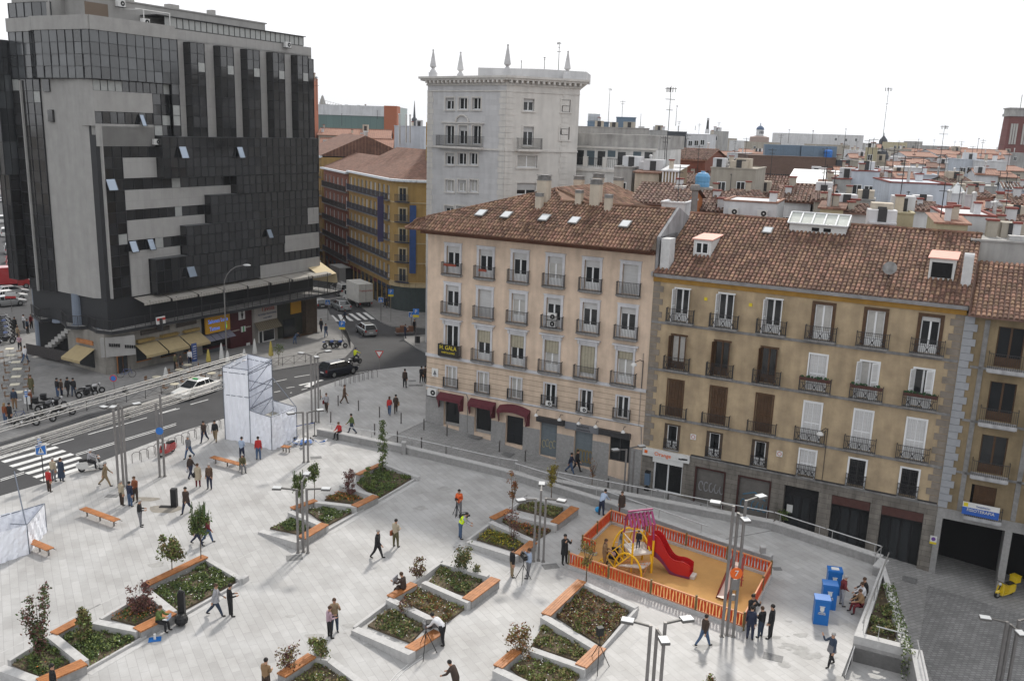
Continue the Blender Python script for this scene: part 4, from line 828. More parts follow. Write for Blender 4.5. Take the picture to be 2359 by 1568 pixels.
b=MB();b.box(16.9,17.5,-.52,-.42,1.2,1.8,0);b.box(17.1,17.3,-.53,-.5,1.2,1.8,1);b.build('shop_sign',[WHITE,mat('sign green',(.05,.3,.1),.5)],ob);text('CHURRASCO',.22,mat('pale letters',(.5,.45,.4),.5),ob,(16.0,-.43,1.5));text('PARRILLA',.22,MATS['pale letters'],ob,(18.0,-.43,1.6),sx=.8)
front(18.7,22.7,LIME,-1.4,3.9,-.3);b=MB();b.box(18.9,22.5,-.5,-.3,1.9,3.75);b.build('shop_sign',mat('off white sign',(.36,.34,.32),.6,var=.1),ob);RD=mat('dark red letters',(.3,.04,.03),.5);text('Tavola',.8,RD,ob,(21.0,-.53,3.25));text('PIZZERIA TRATTORIA',.3,mat('slate letters',(.08,.1,.16),.5),ob,(20.9,-.53,2.65));text('cocina italiana',.25,MATS['slate letters'],ob,(20.9,-.53,2.25))
b=MB();b.face([(18.9,-.4,1.85),(22.6,-.4,1.85),(22.6,-1.2,1.0),(18.9,-1.2,1.0)]);b.build('awning',mat('brown striped awning',(.19,.16,.11),.8,brick=(.3,20,.1,.6,(0,0,0))),ob)
b=MB();b.box(19.6,22.1,-.4,-.3,-1.3,.8,0);b.box(20.3,22.0,-.42,-.4,-.5,.7,1);b.box(19.7,20.1,-.42,-.4,-1.2,.7,1);b.build('shop_window',[WHITE,GLASS],ob)
front(22.8,28.9,mat('dark olive tavern front',(.03,.032,.026),.6,var=.3),-1.6,3.9,-.3);b=MB();b.box(24.9,26.6,-.45,-.3,1.9,3.7);b.build('shop_sign',YG,ob);b=MB();b.box(23.6,25.5,-.36,-.3,-1.2,1.4);b.build('shop_window',GLASS,ob);b=MB();b.box(23.2,27.9,-1.0,-.5,-1.6,-.7);b.build('bench',BROWNW,ob)
b=MB();b.prism([(26.9,-.9),(28.9,-.9),(28.9,.3),(26.9,.3)],-2.0,3.95);b.build('pillar',mat('dark brick pillar',(.07,.05,.035),.8,var=.3),ob)
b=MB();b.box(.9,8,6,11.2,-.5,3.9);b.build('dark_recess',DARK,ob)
b=MB();b.bar((.0,5.1,.9),(.2,12.5,.7),.06,1.1);b.build('hedge_screen',mat('dark lattice',(.05,.045,.045),.8,var=.6,scale=9),ob)
b=MB()
for k in range(10):b.box(.3,2.2,5.2+k*.55,5.75+k*.55,3.9-.36*(k+1),3.98-.36*k)
b.build('stair',CONCF,ob)
# ------------------------------------------------------------------ white stone building with obelisks
WST=mat('pale grey limestone',(.56,.56,.57),.85,var=.08,scale=.6,streak=.1,brick=(1.6,.55,.008,.82,(R(90),0,0)))
WST2=mat('pale warm limestone',(.60,.58,.55),.85,var=.1,scale=.6,streak=.12)
C0=Vector((-1.4,98,0));LD=Vector((-math.sin(R(50)),math.cos(R(50)),0));RD_=Vector((math.sin(R(66)),math.cos(R(66)),0))
wb=thing('stone_building','tall pale limestone corner building with heavy cornice, balconies and obelisk finials on its roof','building',C0,0)
C1=LD*11.7;C2=RD_*8.6
def wloc(i,x,y,which):
 d=LD if which=='L' else RD_;n=Vector((d.y,-d.x,0));r=ray(i,x,y);O=Vector((0,0,CH))-C0;t=-O.dot(n)/r.dot(n);Q=O+r*t;return Q.dot(d),Q.z
ztop=wloc(4,1410,440,'L')[1];zc=wloc(4,1410,398,'L')[1]
faces_={'L':(C1,-LD,11.7),'R':(Vector((0,0,0)),RD_,8.6)}
def faceframe(w):P,d,l_=faces_[w];return math.atan2(d.y,d.x),P
wins={'L':[],'R':[]}
def W(i,x0,y0,x1,y1,f):
 a=wloc(i,x0,y0,f);c=wloc(i,x1,y1,f);l_=faces_[f][2]
 X0,X1=(l_-a[0],l_-c[0])if f=='L' else(a[0],c[0]);return[X0,X1,c[1],a[1]]
for x in(1022,1114,1208):wins['L']+=[W(4,x,535,x+58,617,'L'),W(4,x,728,x+58,860,'L')]
for x,x1 in((1022,1080),(1108,1165),(1190,1243)):wins['L']+=[W(4,x,918,x1,1003,'L'),W(4,x,1105,x1,1192,'L')]
for x,x1 in((1015,1078),(1095,1160)):wins['L'].append(W(4,x,1285,x1,1350,'L'))
wins['R']=[W(4,1565,540,1637,628,'R'),W(4,1563,735,1632,870,'R'),W(4,1522,935,1658,1022,'R'),W(4,1518,1128,1650,1210,'R'),W(4,1832,548,1888,635,'R'),W(4,1820,738,1882,828,'R')]
zb=wloc(4,1410,885,'L')[1]
for f in 'LR':
 rz_,P=faceframe(f);l_=faces_[f][2];b=MB();wall_holes(b,0,l_,-4,ztop,[w_ for w_ in wins[f]],dep=.35)
 o=b.build('wall',WST if f=='L' else WST2,wb,loc=P,rz=rz_)
 for k,q in enumerate(wins[f]):
  w_,hh=q[1]-q[0],q[3]-q[2];xc=(q[0]+q[1])/2
  wide=f=='R' and k in(2,3);window(o,xc,q[2],q[3],round(w_-.02,1),'pvc' if not wide else 'pvc',y=.25,frame=PVC,roll=.28 if(k%3==0 or f=='R')and not wide else(.6 if k in(3,)else 0),cur=(f=='R' and k==2)or(k>5 and f=='L' and k%2==1))
  s=MB();s.box(q[0]-.15,q[0],-.06,0,q[2]-.05,q[3]+.15);s.box(q[1],q[1]+.15,-.06,0,q[2]-.05,q[3]+.15);s.box(q[0],q[1],-.06,0,q[3],q[3]+.15);s.box(q[0]-.2,q[1]+.2,-.14,0,q[2]-.15,q[2]-.05);s.build('window_surround',WST2,o)
 b=MB();e=.01
 b.box(-.02,l_+.02,-.12,0,zb-.3,zb-.1);b.build('string_course',WST2,o);b=MB();b.box(0,l_,-.08,0,ztop-.75,ztop-.62);b.build('string_course',WST2,o)
 for xe,sg,mx_ in((0,1,l_),(l_,-1,l_))if f=='L' else((0,1,l_),(7.4,-1,l_)):
  z=8;k=0;b=MB()
  while z<ztop-.9:w_=.95 if k%2 else .8;a,c=sorted((xe,xe+sg*w_));b.box(a,c,-.05,0,z+.02,z+.56);z+=.6;k+=1
  b.build('quoins',WST2,o)
 if f=='L':xa,xc=wins['L'][1][0]-.9,wins['L'][5][1]+.5
 else:xa,xc=wins['R'][1][0]-.8,wins['R'][1][1]+.8
 balcony(o,(xa+xc)/2,zb-.05,round(xc-xa,1),d=.7,hgt=1.15,slabm=WST2,th=.2)
 if f=='L':
  b=MB();xm=(wins['L'][2][0]+wins['L'][2][1])/2;zz=wins['L'][0][2]-.95
  b.box(xm-3.2,xm+3.2,-.18,0,zz-.5,zz-.38);n=10;A=[(xm+.95*math.cos(math.pi*k/n),-.15,zz-.38+.75*math.sin(math.pi*k/n))for k in range(n+1)];b.path(A,.09);b.build('pediment',WST2,o)
back=[tuple((C2+Vector((.4,16,0)))[:2]),tuple((C1+Vector((3,16,0)))[:2])]
foot=[tuple(C1[:2]),(0,0),tuple(C2[:2])]
b=MB();b.face([(C1.x,C1.y,-4),(C1.x,C1.y,ztop),(back[1][0],back[1][1],ztop),(back[1][0],back[1][1],-4)]);b.face([(C2.x,C2.y,-4),(back[0][0],back[0][1],-4),(back[0][0],back[0][1],ztop),(C2.x,C2.y,ztop)]);b.face([(back[0][0],back[0][1],-4),(back[1][0],back[1][1],-4),(back[1][0],back[1][1],ztop),(back[0][0],back[0][1],ztop)]);b.build('side_wall',WST2,wb)
b=MB();off=lambda k:[tuple((C1+LD*k-Vector((-LD.y*-1,0,0))*0+Vector((-.6,-.8,0))*k)[:2]),(0,-1.05*k),tuple((C2+RD_*k+Vector((.4,-.9,0))*k)[:2]),tuple((Vector(back[0]+(0,))+Vector((k,k,0)))[:2]),tuple((Vector(back[1]+(0,))+Vector((-k,k,0)))[:2])]
for k,z0,z1 in((.12,ztop-.1,ztop+.1),(.6,ztop+.42,ztop+.62),(.78,ztop+.62,ztop+.85)):b.prism(off(k),z0,z1)
b.prism(off(.05),ztop+.1,ztop+.42)
for f in 'LR':
 P,d,l_=faces_[f];n_=Vector((d.y,-d.x,0));k=.3
 while k<l_-.1:c=P+d*k+n_*.35;b.cbox((c.x,c.y,ztop+.28),(.22,.5,.26),rz=math.atan2(d.y,d.x));k+=.62
b.build('cornice',WST2,wb)
def finial(p,s=1):
 b=MB();z=p[2];b.cbox((p[0],p[1],z+.25),(1.1*s,1.1*s,.5));b.cbox((p[0],p[1],z+.65*s),(.8*s,.8*s,.4*s));b.lathe((p[0],p[1],z+.85*s),[(.4*s,0),(.16*s,.3*s),(.4*s,.55*s)],8)
 for w0,w1,z0,z1 in((.42,.08,1.4,3.5),):
  P=[(p[0]+a*w0*s*k/w0*1.0,p[1]+c*w0*s*k/w0,z+zz*s)for k,zz in((w0,z0),(w1,z1))for a,c in((-1,-1),(1,-1),(1,1),(-1,1))];b.faces(P,[(0,3,2,1),(4,5,6,7),(0,1,5,4),(1,2,6,5),(2,3,7,6),(3,0,4,7)])
 b.ball((p[0],p[1],z+3.6*s),.14*s,0,8);return b.build('obelisk',WST,wb)
zr=ztop+.85;_r=ray(32,592,745);OBP=Vector((_r.x/_r.y*111,111,0))-C0
for i,x,y,P,s in((32,203,750,C1*.93,.8),(32,592,745,OBP,.88),(32,1150,735,Vector((0,.4,0)),.86),(32,1838,780,RD_*7.0+Vector((0,.5,0)),.8)):finial((P.x,P.y,zr-.05),s)
b=MB();P=C0-C0+Vector((1.2,4.5,0));b.prism([(-3.2,4),(0,3.6),(3.5,3.0),(8.6,5.2),(9.5,11),(-2,11)],zr-.1,zr+.95,0,1);b.build('roof_house',[WST,mat('blue zinc',(.06,.14,.2),.5)],wb)
W0=C0+C2;wd=UA
lw=thing('terrace_house','long stained grey rendered building with roof terrace behind the pale stone building','building',W0+Vector((-1.5,3,0)),RZA+R(2))
STN=mat('stained grey render',(.66,.655,.64),.9,var=.2,scale=.8,streak=.2);STN2=mat('mouldy concrete wall',(.40,.39,.375),.95,var=.3,scale=.6,streak=.25)
b=MB();b.box(0,10.4,0,12,-4,20.2,0);b.box(.2,10.3,2.0,12,20.2,22.3,0);b.box(-.3,10.5,1.7,2.0,22.2,22.4,1);b.box(.1,10.35,2.5,13,22.3,23.8,2);b.box(-.1,10.5,-.2,.1,19.7,20.0,1);b.build('wall',[STN,WST2,STN2],lw)
for k,x in enumerate((.5,1.4,2.7,4.0,5.2,6.4,8.2,9.5)):
 tall=k in(1,3,5,2);q=MB();q.box(-.45,.45,-.03,.02,0,1.6 if tall else .7);q.build('window',[GLASS if k%2 else mat('blue grey door',(.08,.11,.13),.5)],lw,loc=(x,1.98,20.3 if tall else 21.3))
for k,x in enumerate((.6,3.2,5.8,8.2)):q=MB();q.box(-1.0,1.0,-.05,.02,-.1,1.6,0);q.box(-.6,.6,-.08,-.05,0,1.3,1);q.build('window',[mat('brick red surround',(.28,.09,.05),.8),CURT],lw,loc=(x+.9,0,16.6))
q=MB()
for x in(0,2.6,4.9,7.3,9.8):q.box(x,x+.5,-.05,.3,20.2,21.3,1)
for k in range(46):q.box(.1+k*.22,.13+k*.22,.1,.13,20.2,21.1)
q.box(0,10.2,.08,.15,21.1,21.16);q.build('railing',[IRON,WST2],lw)
# ------------------------------------------------------------------ yellow street behind the crossing
YST=mat('yellow ochre plaster',(.36,.235,.085),.9,var=.12,scale=1,streak=.15);YTR=mat('pale yellow trim',(.45,.36,.22),.85,var=.1);REDB=mat('red brown plaster',(.20,.085,.06),.9,var=.2,scale=1)
BLU=mat('dark blue ironwork',(.02,.035,.07),.5);ZINC=mat('bright zinc gutter',(.62,.66,.70),.4,var=.08)
def row_house(name,label,P,Q,back,z0,z1,mt,trim,nwin,floors,shops=True,bal=True,ironm=None,gap=1.15,zsh=None,wb_=1.1):
 """street house: front from P to Q (seen from outside, left to right)"""
 d=Q-P;l_=d.length;rz=math.atan2(d.y,d.x);t=thing(name,label,'building',P,rz)
 zs=zsh if zsh is not None else z0+4.2;fh=(z1-zs-.4)/floors;holes=[];wx=[l_*(k+.5)/nwin for k in range(nwin)]
 for f in range(floors):
  for x in wx:holes.append((x-wb_/2,x+wb_/2,zs+fh*f+.25,zs+fh*f+fh*.78))
 sh=[(x-.95,x+.95,z0-.5,zs-.8)for x in wx]if shops else[]
 b=MB();wall_holes(b,0,l_,z0-1,z1,holes+sh,m=0,dep=.3);b.box(.02,l_-.02,.32,back,z0-1,z1-.02,1);b.face([(0,back,z0-1),(0,0,z0-1),(0,0,z1),(0,back,z1)],0);b.face([(l_,0,z0-1),(l_,back,z0-1),(l_,back,z1),(l_,0,z1)],0)
 for f in range(floors):b.box(0,l_,-.08,0,zs+fh*f+.0,zs+fh*f+.12,2)
 b.build('wall',[mt,DARK,trim],t)
 for f in range(floors):
  for x in wx:
   window(t,x,zs+fh*f+.25,zs+fh*f+fh*.78,wb_-.06,'door',y=.18,cur=random.random()<.2)
   if bal and not bal=='long':balcony(t,x,zs+fh*f+.2,1.7,d=.35,m=ironm,hgt=.9)
  if bal=='long':balcony(t,l_/2,zs+fh*f+.2,round(l_-.3,1),d=.5,m=ironm,hgt=.95)
 for x0,x1,a,c in sh:
  b=MB();b.box(x0,x1,.1,.16,a,c-.6);b.box(x0,x1,.05,.16,c-.6,c,1);b.build('shop_window',[GLASS,random.choice([IRON,BLU,MATS['burgundy awning cloth']])],t)
 return t,l_,fh,zs
V2=lambda x,y,z=0:Vector((x,y,z))
y0,y1=V2(-27.2,148.6),V2(-17.8,129.4)
t,l_,fh,zs=row_house('hotel_building','yellow ochre building with rounded corner and long blue balconies at the crossing',y0,y1,14,-2.4,16.7,YST,YTR,10,5,bal='long',ironm=BLU,zsh=2.2)
ml=t.matrix_world.copy();inv=(Matrix.Translation(y0)@Matrix.Rotation(math.atan2((y1-y0).y,(y1-y0).x),4,'Z')).inverted()
arc=[y1];c_=V2(-14.2,131.3);
for k in range(1,7):a=math.atan2(y1.y-c_.y,y1.x-c_.x)+k*R(11);arc.append(c_+V2(math.cos(a),math.sin(a))*(y1-c_).length)
arc+=[arc[-1]+V2(9,1.2),arc[-1]+V2(24,4)]
A_=[inv@p for p in arc]
b=MB();N_=len(A_)
for p,q in zip(A_,A_[1:]):
 b.face([(p.x,p.y,-.0+2.0),(q.x,q.y,2.0),(q.x,q.y,16.7),(p.x,p.y,16.7)],0)
 for f in range(5):z=zs+fh*f;b.bar((p.x,p.y,z+.06),(q.x,q.y,z+.06),.16,.14,1)
 b.bar((p.x,p.y,1.9),(q.x,q.y,1.9),.5,.5,1);b.face([(p.x,p.y,-3.5),(q.x,q.y,-3.5),(q.x,q.y,1.8),(p.x,p.y,1.8)],2)
b.build('corner_wall',[YST,YTR,mat('slate green shop front',(.05,.065,.065),.4,var=.2)],t)
b=MB();P_=[(inv@y0)]+A_;poly=[(0,0)]+[(p.x,p.y)for p in A_]+[(l_+12,24),(0,14)]
for p,q in zip(P_,P_[1:]):b.bar((p.x,p.y-.0,16.55),(q.x,q.y,16.55),.9,.3,0)
b.build('gutter',ZINC,t)
for(a,u_)in((7,.33),(7,.62),(3,.5)):
 p,q=A_[a]if a+1<N_ else A_[-2],A_[a+1]if a+1<N_ else A_[-1]
 d=(q-p);P2=p+d*u_;rz=math.atan2(d.y,d.x)
 for f in range(5):
  w_=thing('tmp','','')if False else bpy.data.objects.new('window_bay',None);COL.objects.link(w_);w_.parent=t;w_.location=(P2.x,P2.y,zs+fh*f+.2);w_.rotation_euler.z=rz
  z=MB();z.box(-.75,.75,-.06,.04,0,fh*.72,0);z.box(-.5,-.06,-.09,-.06,.1,fh*.65,1);z.box(.06,.5,-.09,-.06,.1,fh*.65,1);z.build('window',[YTR,GLASS],w_)
  z=MB();z.box(-1.1,1.1,-.5,0,-.1,0);
  for k in range(16):z.box(-1.08+.144*k,-1.05+.144*k,-.5,-.47,0,.95)
  z.box(-1.1,1.1,-.5,-.46,.95,1.0);z.build('balcony',BLU,w_)
for a in(5,7):
 p,q=A_[a],A_[a+1];P2=p+(q-p)*(.15 if a==7 else .5);d=q-p;nx=Vector((d.y,-d.x,0)).normalized()
 if a==5:
  z=MB();z.cbox((P2.x+nx.x*.5,P2.y+nx.y*.5,8.5),(.9,.12,9.5),rz=math.atan2(d.y,d.x));z.build('banner',mat('blue cloth banner',(.03,.07,.2),.7,var=.3,scale=1),t)
z=MB();z.cbox((A_[2].x-3.5,A_[2].y-1.2,10.8),(.12,.9,6.5));z.build('banner',mat('violet cloth banner',(.07,.06,.14),.7),t)
z=MB()
p=A_[8];q=inv@V2(-9.3,126.5,0);z.cbox((q.x,q.y,2.6),(.9,.15,2.4));z.build('shop_sign',YG,t)
b=MB();HP=[inv@v for v in(V2(-27.2,148.6,16.7),V2(-17.8,129.4,16.7),V2(-14.5,127.6,16.7),V2(10,130.5,16.7),V2(10,142,20.0),V2(-12,141,20.5),V2(-20,153,20.5))]
b.face([HP[0],HP[1],HP[5],HP[6]]);b.face([HP[1],HP[2],HP[5]]);b.face([HP[2],HP[3],HP[4],HP[5]]);b.build('roof',FTILE,t)
b=MB();q=[inv@v for v in(V2(-13.6,136.5),V2(6,137.5),V2(6,150),V2(-13.6,150))];b.prism([(v.x,v.y)for v in q],15,24.6);q=[inv@v for v in(V2(-11.8,132.8),V2(6,133.5),V2(6,137),V2(-11.8,136.5))];b.prism([(v.x,v.y)for v in q],15,19.4);b.build('attic',YST,t)
b=MB();q=[inv@v for v in(V2(-11.9,132.6,0),V2(6,133.2,0))];b.bar((q[0].x,q[0].y,20.1),(q[1].x,q[1].y,20.1),.1,1.7);b.build('terrace_screen',mat('dark teal screen',(.04,.06,.07),.6),t)
t,*_=row_house('brick_house','red brown narrow house with long dark balconies left of the yellow hotel',V2(-34.5,164),V2(-27.4,149.0),12,-3.2,16.2,REDB,YTR,6,5,bal='long',ironm=IRON,zsh=1.5)
b=MB();b.box(-.3,17,-.6,.2,16.1,16.4);b.build('gutter',ZINC,t);b=MB();b.faces([(-.3,-.4,16.3),(17,-.4,16.3),(17,6,19),(-.3,6,19),(17,12,16.3),(-.3,12,16.3)],[(0,1,2,3),(3,2,4,5),(1,4,2),(0,3,5)]);b.build('roof',FTILE,t)
t,*_=row_house('far_yellow_house','pale yellow house with a white gutter far down the side street',V2(-44,190),V2(-35.2,165.5),16,-4,18.0,YST,YTR,8,5,bal='long',ironm=IRON,zsh=1)
b=MB();b.box(-.3,26,-.8,.2,17.9,18.3);b.build('gutter',ZINC,t);b=MB();b.faces([(-.3,-.4,18.2),(26,-.4,18.2),(26,8,22),(-.3,8,22),(26,17,18.2),(-.3,17,18.2)],[(0,1,2,3),(3,2,4,5),(1,4,2),(0,3,5)]);b.build('roof',FTILE,t)
t,*_=row_house('end_house','dim grey house closing the far end of the side street',V2(-64,212),V2(-44,222),12,-5,17.0,STN2,YTR,6,4,bal=True,ironm=IRON,zsh=0)
t,*_=row_house('shaded_house','brown shaded house on the left of the side street',V2(-33.5,135)+V2(-1,0),V2(-53,195),12,-4,15,REDB,YTR,9,4,bal='long',ironm=IRON,zsh=0)
# ------------------------------------------------------------------ the roofs of the city
WHR=mat('white render',(.60,.605,.62),.85,var=.12,scale=.5,streak=.15);WHB=mat('bluish white render',(.50,.54,.60),.85,var=.12,scale=.5,streak=.15);BEW=mat('beige render',(.40,.365,.31),.9,var=.15,scale=.5,streak=.2)
GRW=mat('grey render',(.38,.375,.365),.9,var=.2,scale=.5,streak=.25);BRW=mat('brown brick',(.155,.10,.08),.9,var=.15,brick=(.9,.3,.01,.8,(R(90),0,0)));ORW=mat('orange render',(.42,.15,.05),.9,var=.15);PKW=mat('pink white render',(.58,.53,.53),.88,var=.1,streak=.12);YEW=mat('pale yellow render',(.47,.42,.28),.88,var=.1,streak=.15)
DKW=mat('dark slate cladding',(.05,.055,.065),.6,var=.2);BLW=mat('steel blue panel',(.14,.20,.27),.5,var=.1,brick=(3,9,.02,.7,(R(90),0,0)));MTR=mat('sheet metal roof',(.34,.36,.38),.5,metal=.2,var=.1,brick=(.8,30,.03,.75,(0,0,0)));TERR=mat('smooth terracotta roof',(.29,.15,.105),.85,var=.25,scale=1,brick=(.4,9,.06,.75,(0,0,0)))
RPAR=mat('red brick parapet',(.20,.05,.04),.85,var=.2)
rc=random.Random(11)
def house(label,xl,xr,yt,dist,depth,mt,kind='flat',ye=None,rmt=None,win=0,rz=-.38,group='houses among the city roofs',name='town_house',extra=None,par=None,zb=-5.2):
 """xl,xr,yt: photo extents (2359 px frame) at the given distance; kind flat/gable/shed; ye: eave row"""
 rl_,rr_=ray(0,xl,yt),ray(0,xr,yt);a=V2(rl_.x,rl_.y)*(dist/rl_.y);c=V2(rr_.x,rr_.y)*(dist/rr_.y);zt=CH+a.length/math.hypot(rl_.x,rl_.y)*((rl_.z+rr_.z)/2)
 full=(c-a).length;w_=full*math.cos(abs(rz))*.97;t=thing(name,label,'building',(a.x,a.y,0),rz,group)
 zw=zt
 if ye is not None:rm=ray(0,(xl+xr)/2,ye);zw=CH+((a+c)/2).length/math.hypot(rm.x,rm.y)*rm.z
 b=MB()
 if kind=='flat':
  b.box(0,w_,0,depth,zb,zw-.12,0);b.box(-.08,w_+.08,-.08,.18,zw-.12,zw,1);b.box(-.08,w_+.08,depth-.15,depth+.08,zw-.12,zw,1);b.box(-.08,.18,.18,depth-.15,zw-.12,zw,1);b.box(w_-.18,w_+.08,.18,depth-.15,zw-.12,zw,1);b.build('wall',[mt,rmt or mt],t)
 elif kind=='gable':
  b.box(0,w_,0,depth,zb,zw,0);b.faces([(0,0,zw),(0,depth/2,zt),(0,depth,zw),(w_,0,zw),(w_,depth/2,zt),(w_,depth,zw)],[(0,1,2),(3,5,4)],0);b.build('wall',mt,t)
  q=MB();o_=.3;s_=(zt-zw)/(depth/2);q.faces([(-o_,-o_,zw-s_*o_+.06),(w_+o_,-o_,zw-s_*o_+.06),(w_+o_,depth/2,zt+.06),(-o_,depth/2,zt+.06),(w_+o_,depth+o_,zw-s_*o_+.06),(-o_,depth+o_,zw-s_*o_+.06),(-o_,-o_,zw-s_*o_-.1),(w_+o_,-o_,zw-s_*o_-.1)],[(0,1,2,3),(3,2,4,5),(6,7,1,0)]);q.tube((-o_,depth/2,zt+.08),(w_+o_,depth/2,zt+.08),.12,n=6);ro=q.build('roof',rmt or FTILE,t)
  if dist<125:
   tt=MB();sv=Vector((0,depth/2+o_,s_*(depth/2+o_)));tiles(tt,Vector((-o_,-o_,zw-s_*o_+.08)),Vector((1,0,0)),sv.normalized(),w_+2*o_,sv.length,pitch=.36,row=.55,seg=3);tt.build('tiles',TILE2,ro)
 elif kind=='shed':
  b.faces([(0,0,zb),(w_,0,zb),(w_,0,zw),(0,0,zw),(0,depth,zb),(w_,depth,zb),(w_,depth,zt),(0,depth,zt)],[(0,1,2,3),(0,3,7,4),(1,5,6,2),(4,7,6,5)],0);b.build('wall',mt,t);q=MB();q.faces([(-.2,-.2,zw),(w_+.2,-.2,zw),(w_+.2,depth+.2,zt+.1),(-.2,depth+.2,zt+.1),(-.2,-.2,zw-.12),(w_+.2,-.2,zw-.12)],[(0,1,2,3),(4,5,1,0)]);q.build('roof',rmt or FTILE,t)
 if dist<340:
  for k in range(rc.randint(1,4)):
   x,y=rc.uniform(.5,max(.6,w_-.5)),rc.uniform(.5,depth-.5);zz=(zw if kind=='flat' else zw+(zt-zw)*(1-abs(2*y/depth-1))if kind=='gable' else zw+(zt-zw)*y/depth)-.2;q=MB();ch_=rc.random()
   if ch_<.45:s_=rc.uniform(.18,.34);hh_=rc.uniform(.7,1.3);q.box(-s_,s_,-s_,s_,-.3,hh_);q.box(-s_-.08,s_+.08,-s_-.08,s_+.08,hh_,hh_+.12,1);nm_='chimney'
   elif ch_<.65:s_=rc.uniform(.6,1.1);q.box(-s_,s_,-.8,.8,-.3,rc.uniform(.9,1.4));q.box(-.3,.3,-.84,-.8,.1,1.1,2);nm_='roof_room'
   elif ch_<.8:hh_=rc.uniform(2.5,4.5);q.tube((0,0,-.2),(0,0,hh_),.035,n=5,m=2);q.bar((-.5,0,hh_-.2),(.5,0,hh_-.2),.05,.05,2);q.bar((-.3,.1,hh_-.6),(.3,-.1,hh_-.6),.05,.05,2);nm_='aerial'
   elif ch_<.9:q.tube((0,0,-.2),(0,0,1.4),.14,n=8,m=3);q.lathe((0,0,1.4),[(.2,0),(.2,.15),(.05,.25)],8,3);nm_='vent_pipe'
   else:q.box(-.5,.5,-.35,.35,-.1,.5,3);nm_='skylight'
   q.build(nm_,[rc.choice([WHR,BEW,WHR,CREAM2]),RPAR,IRON,STEEL],t,loc=(x,y,zz))
 for k in range(win):
  nr=1 if win<4 else 2;x=w_*((k//nr)+.6)/(math.ceil(win/nr)+.3);z=zw-1.3-2.6*(k%nr)-rc.uniform(0,.4);q=MB();q.box(-.5,.5,-.04,.02,0,1.25,0);q.box(-.42,-.04,-.06,-.04,.08,1.17,1);q.box(.04,.42,-.06,-.04,.08,1.17,1);q.build('window',[PVC,GLASS],t,loc=(x,0,z-1.2))
 return t,w_,zw,zt
H_=house
H_('cream roof room with a small dark window beside a white sunroom',1463,1526,389,90,6,CREAM2,'shed',396,win=1)
t,w_,zw,zt=H_('white framed sunroom with tan panes on a roof',1528,1568,384,88,4,mat('tan sunroom panes',(.22,.16,.09),.4),'shed',392,WHR);b=MB()
for k in range(6):b.box(w_*k/5-.06,w_*k/5+.06,-.06,0,zw-3.6,zw)
b.box(0,w_,-.08,0,zw-.15,zw);b.build('frame',PVC,t)
H_('low grey white roof hut with a yellow plate',1415,1462,383,92,6,GRW,'flat',win=1)
H_('brown tiled roof with an orange wall below and a glazed skylight strip',1456,1590,430,80,9,ORW,'gable',466,TILE2)
t,w_,zw,zt=H_('white wall with a square vent just behind the tan roof',1524,1586,464,77,5,WHR,'flat',win=1)
H_('brown tiled roof falling to a white gable wall right of the grey flue',1609,1680,448,86,8,WHR,'gable',484,TILE2)
t,w_,zw,zt=H_('long low white parapet wall with two air conditioners behind the tan roof',1668,1800,461,80,6,WHR,'flat',rmt=TERR)
for k in(.2,.75):ac_unit(t,(w_*k,-.3,zw-1.3))
H_('beige cement wall with an orange hatch left of a tiled hip',1638,1750,386,106,9,BEW,'flat',win=2)
H_('steep brown tiled hip beside the beige cement wall',1749,1813,410,112,9,WHR,'gable',452)
t,w_,zw,zt=H_('white house under a dark tiled roof with two small skylights and a dish',1797,1876,430,86,8,WHR,'gable',462,win=2)
H_('red tiled lean-to roof above a white wall',1878,1922,421,96,7,WHR,'shed',447)
H_('grey flat block with a row of white windows below a red band',1917,1962,410,100,8,GRW,'flat',win=3,rmt=RPAR)
H_('white block with four windows and a metal flue',1962,2028,392,101,9,WHB,'flat',win=4,rmt=RPAR)
H_('grey rendered terrace parapet behind the glazed lantern',1915,2018,456,88,4,GRW,'flat')
H_('low workshop with sheet metal roof and bright vents',1815,1968,398,122,10,GRW,'shed',424,MTR)
H_('small pale yellow roof room with a white door',1890,1946,473,72,4,YEW,'shed',478,FTILE,win=1)
t,w_,zw,zt=H_('long brown brick building with a row of dark windows and blue screens on its roof',1723,1928,360,172,14,BRW,'flat',rz=-.1)
for k in range(12):
 q=MB()
 for j in range(3):q.box(j*.42,j*.42+.3,-.05,.0,0,1.9)
 q.build('window',GLASS,t,loc=(w_*(k+.7)/13,0,zw-5.2));
q=MB()
for k in range(4):q.box(3.2+k*3.3,6.4+k*3.3,1.5+.5*(k%2),3.5,zw,zw+2.0)
q.build('roof_screen',BLW,t);b=MB();b.lathe((w_-1.2,1.4,zw),[(.7,0),(.75,.5),(.75,1.2),(.35,1.5)],12);b.build('water_tank',mat('blue plastic tank',(.03,.16,.5),.4),t)
H_('dark slate clad end block beside the brown brick building',1928,1980,369,170,12,DKW,'flat',rz=-.1)
H_('pale yellow tower house under the thin mast',1994,2022,340,200,8,YEW,'flat',win=1)
t,w_,zw,zt=H_('stone lantern house with a grey ribbed dome',2016,2042,368,205,6,BEW,'flat',win=2);b=MB();b.lathe((w_/2,2.5,zw),[(1.6,0),(1.55,.9),(1.1,1.8),(.3,2.3),(.1,3.0)],12);b.build('dome',DKW,t)
H_('grey long house with small slit windows behind the terrace house',1325,1500,293,155,12,GRW,'flat',win=6,rz=-.1)
t,w_,zw,zt=H_('grey plant room with a rounded sheet metal roof',1353,1404,280,165,6,BLW,'flat',rz=-.1);b=MB();b.tube((0,3,zw),(w_*.55,3,zw),1.6,n=14);b.build('barrel_roof',MTR,t)
H_('grey blue lift house with a flat oversailing roof',1420,1466,270,170,6,BLW,'flat',rz=-.1)
H_('dark slate box building right of the tall antenna mast',1537,1583,303,230,12,DKW,'flat',rz=-.1)
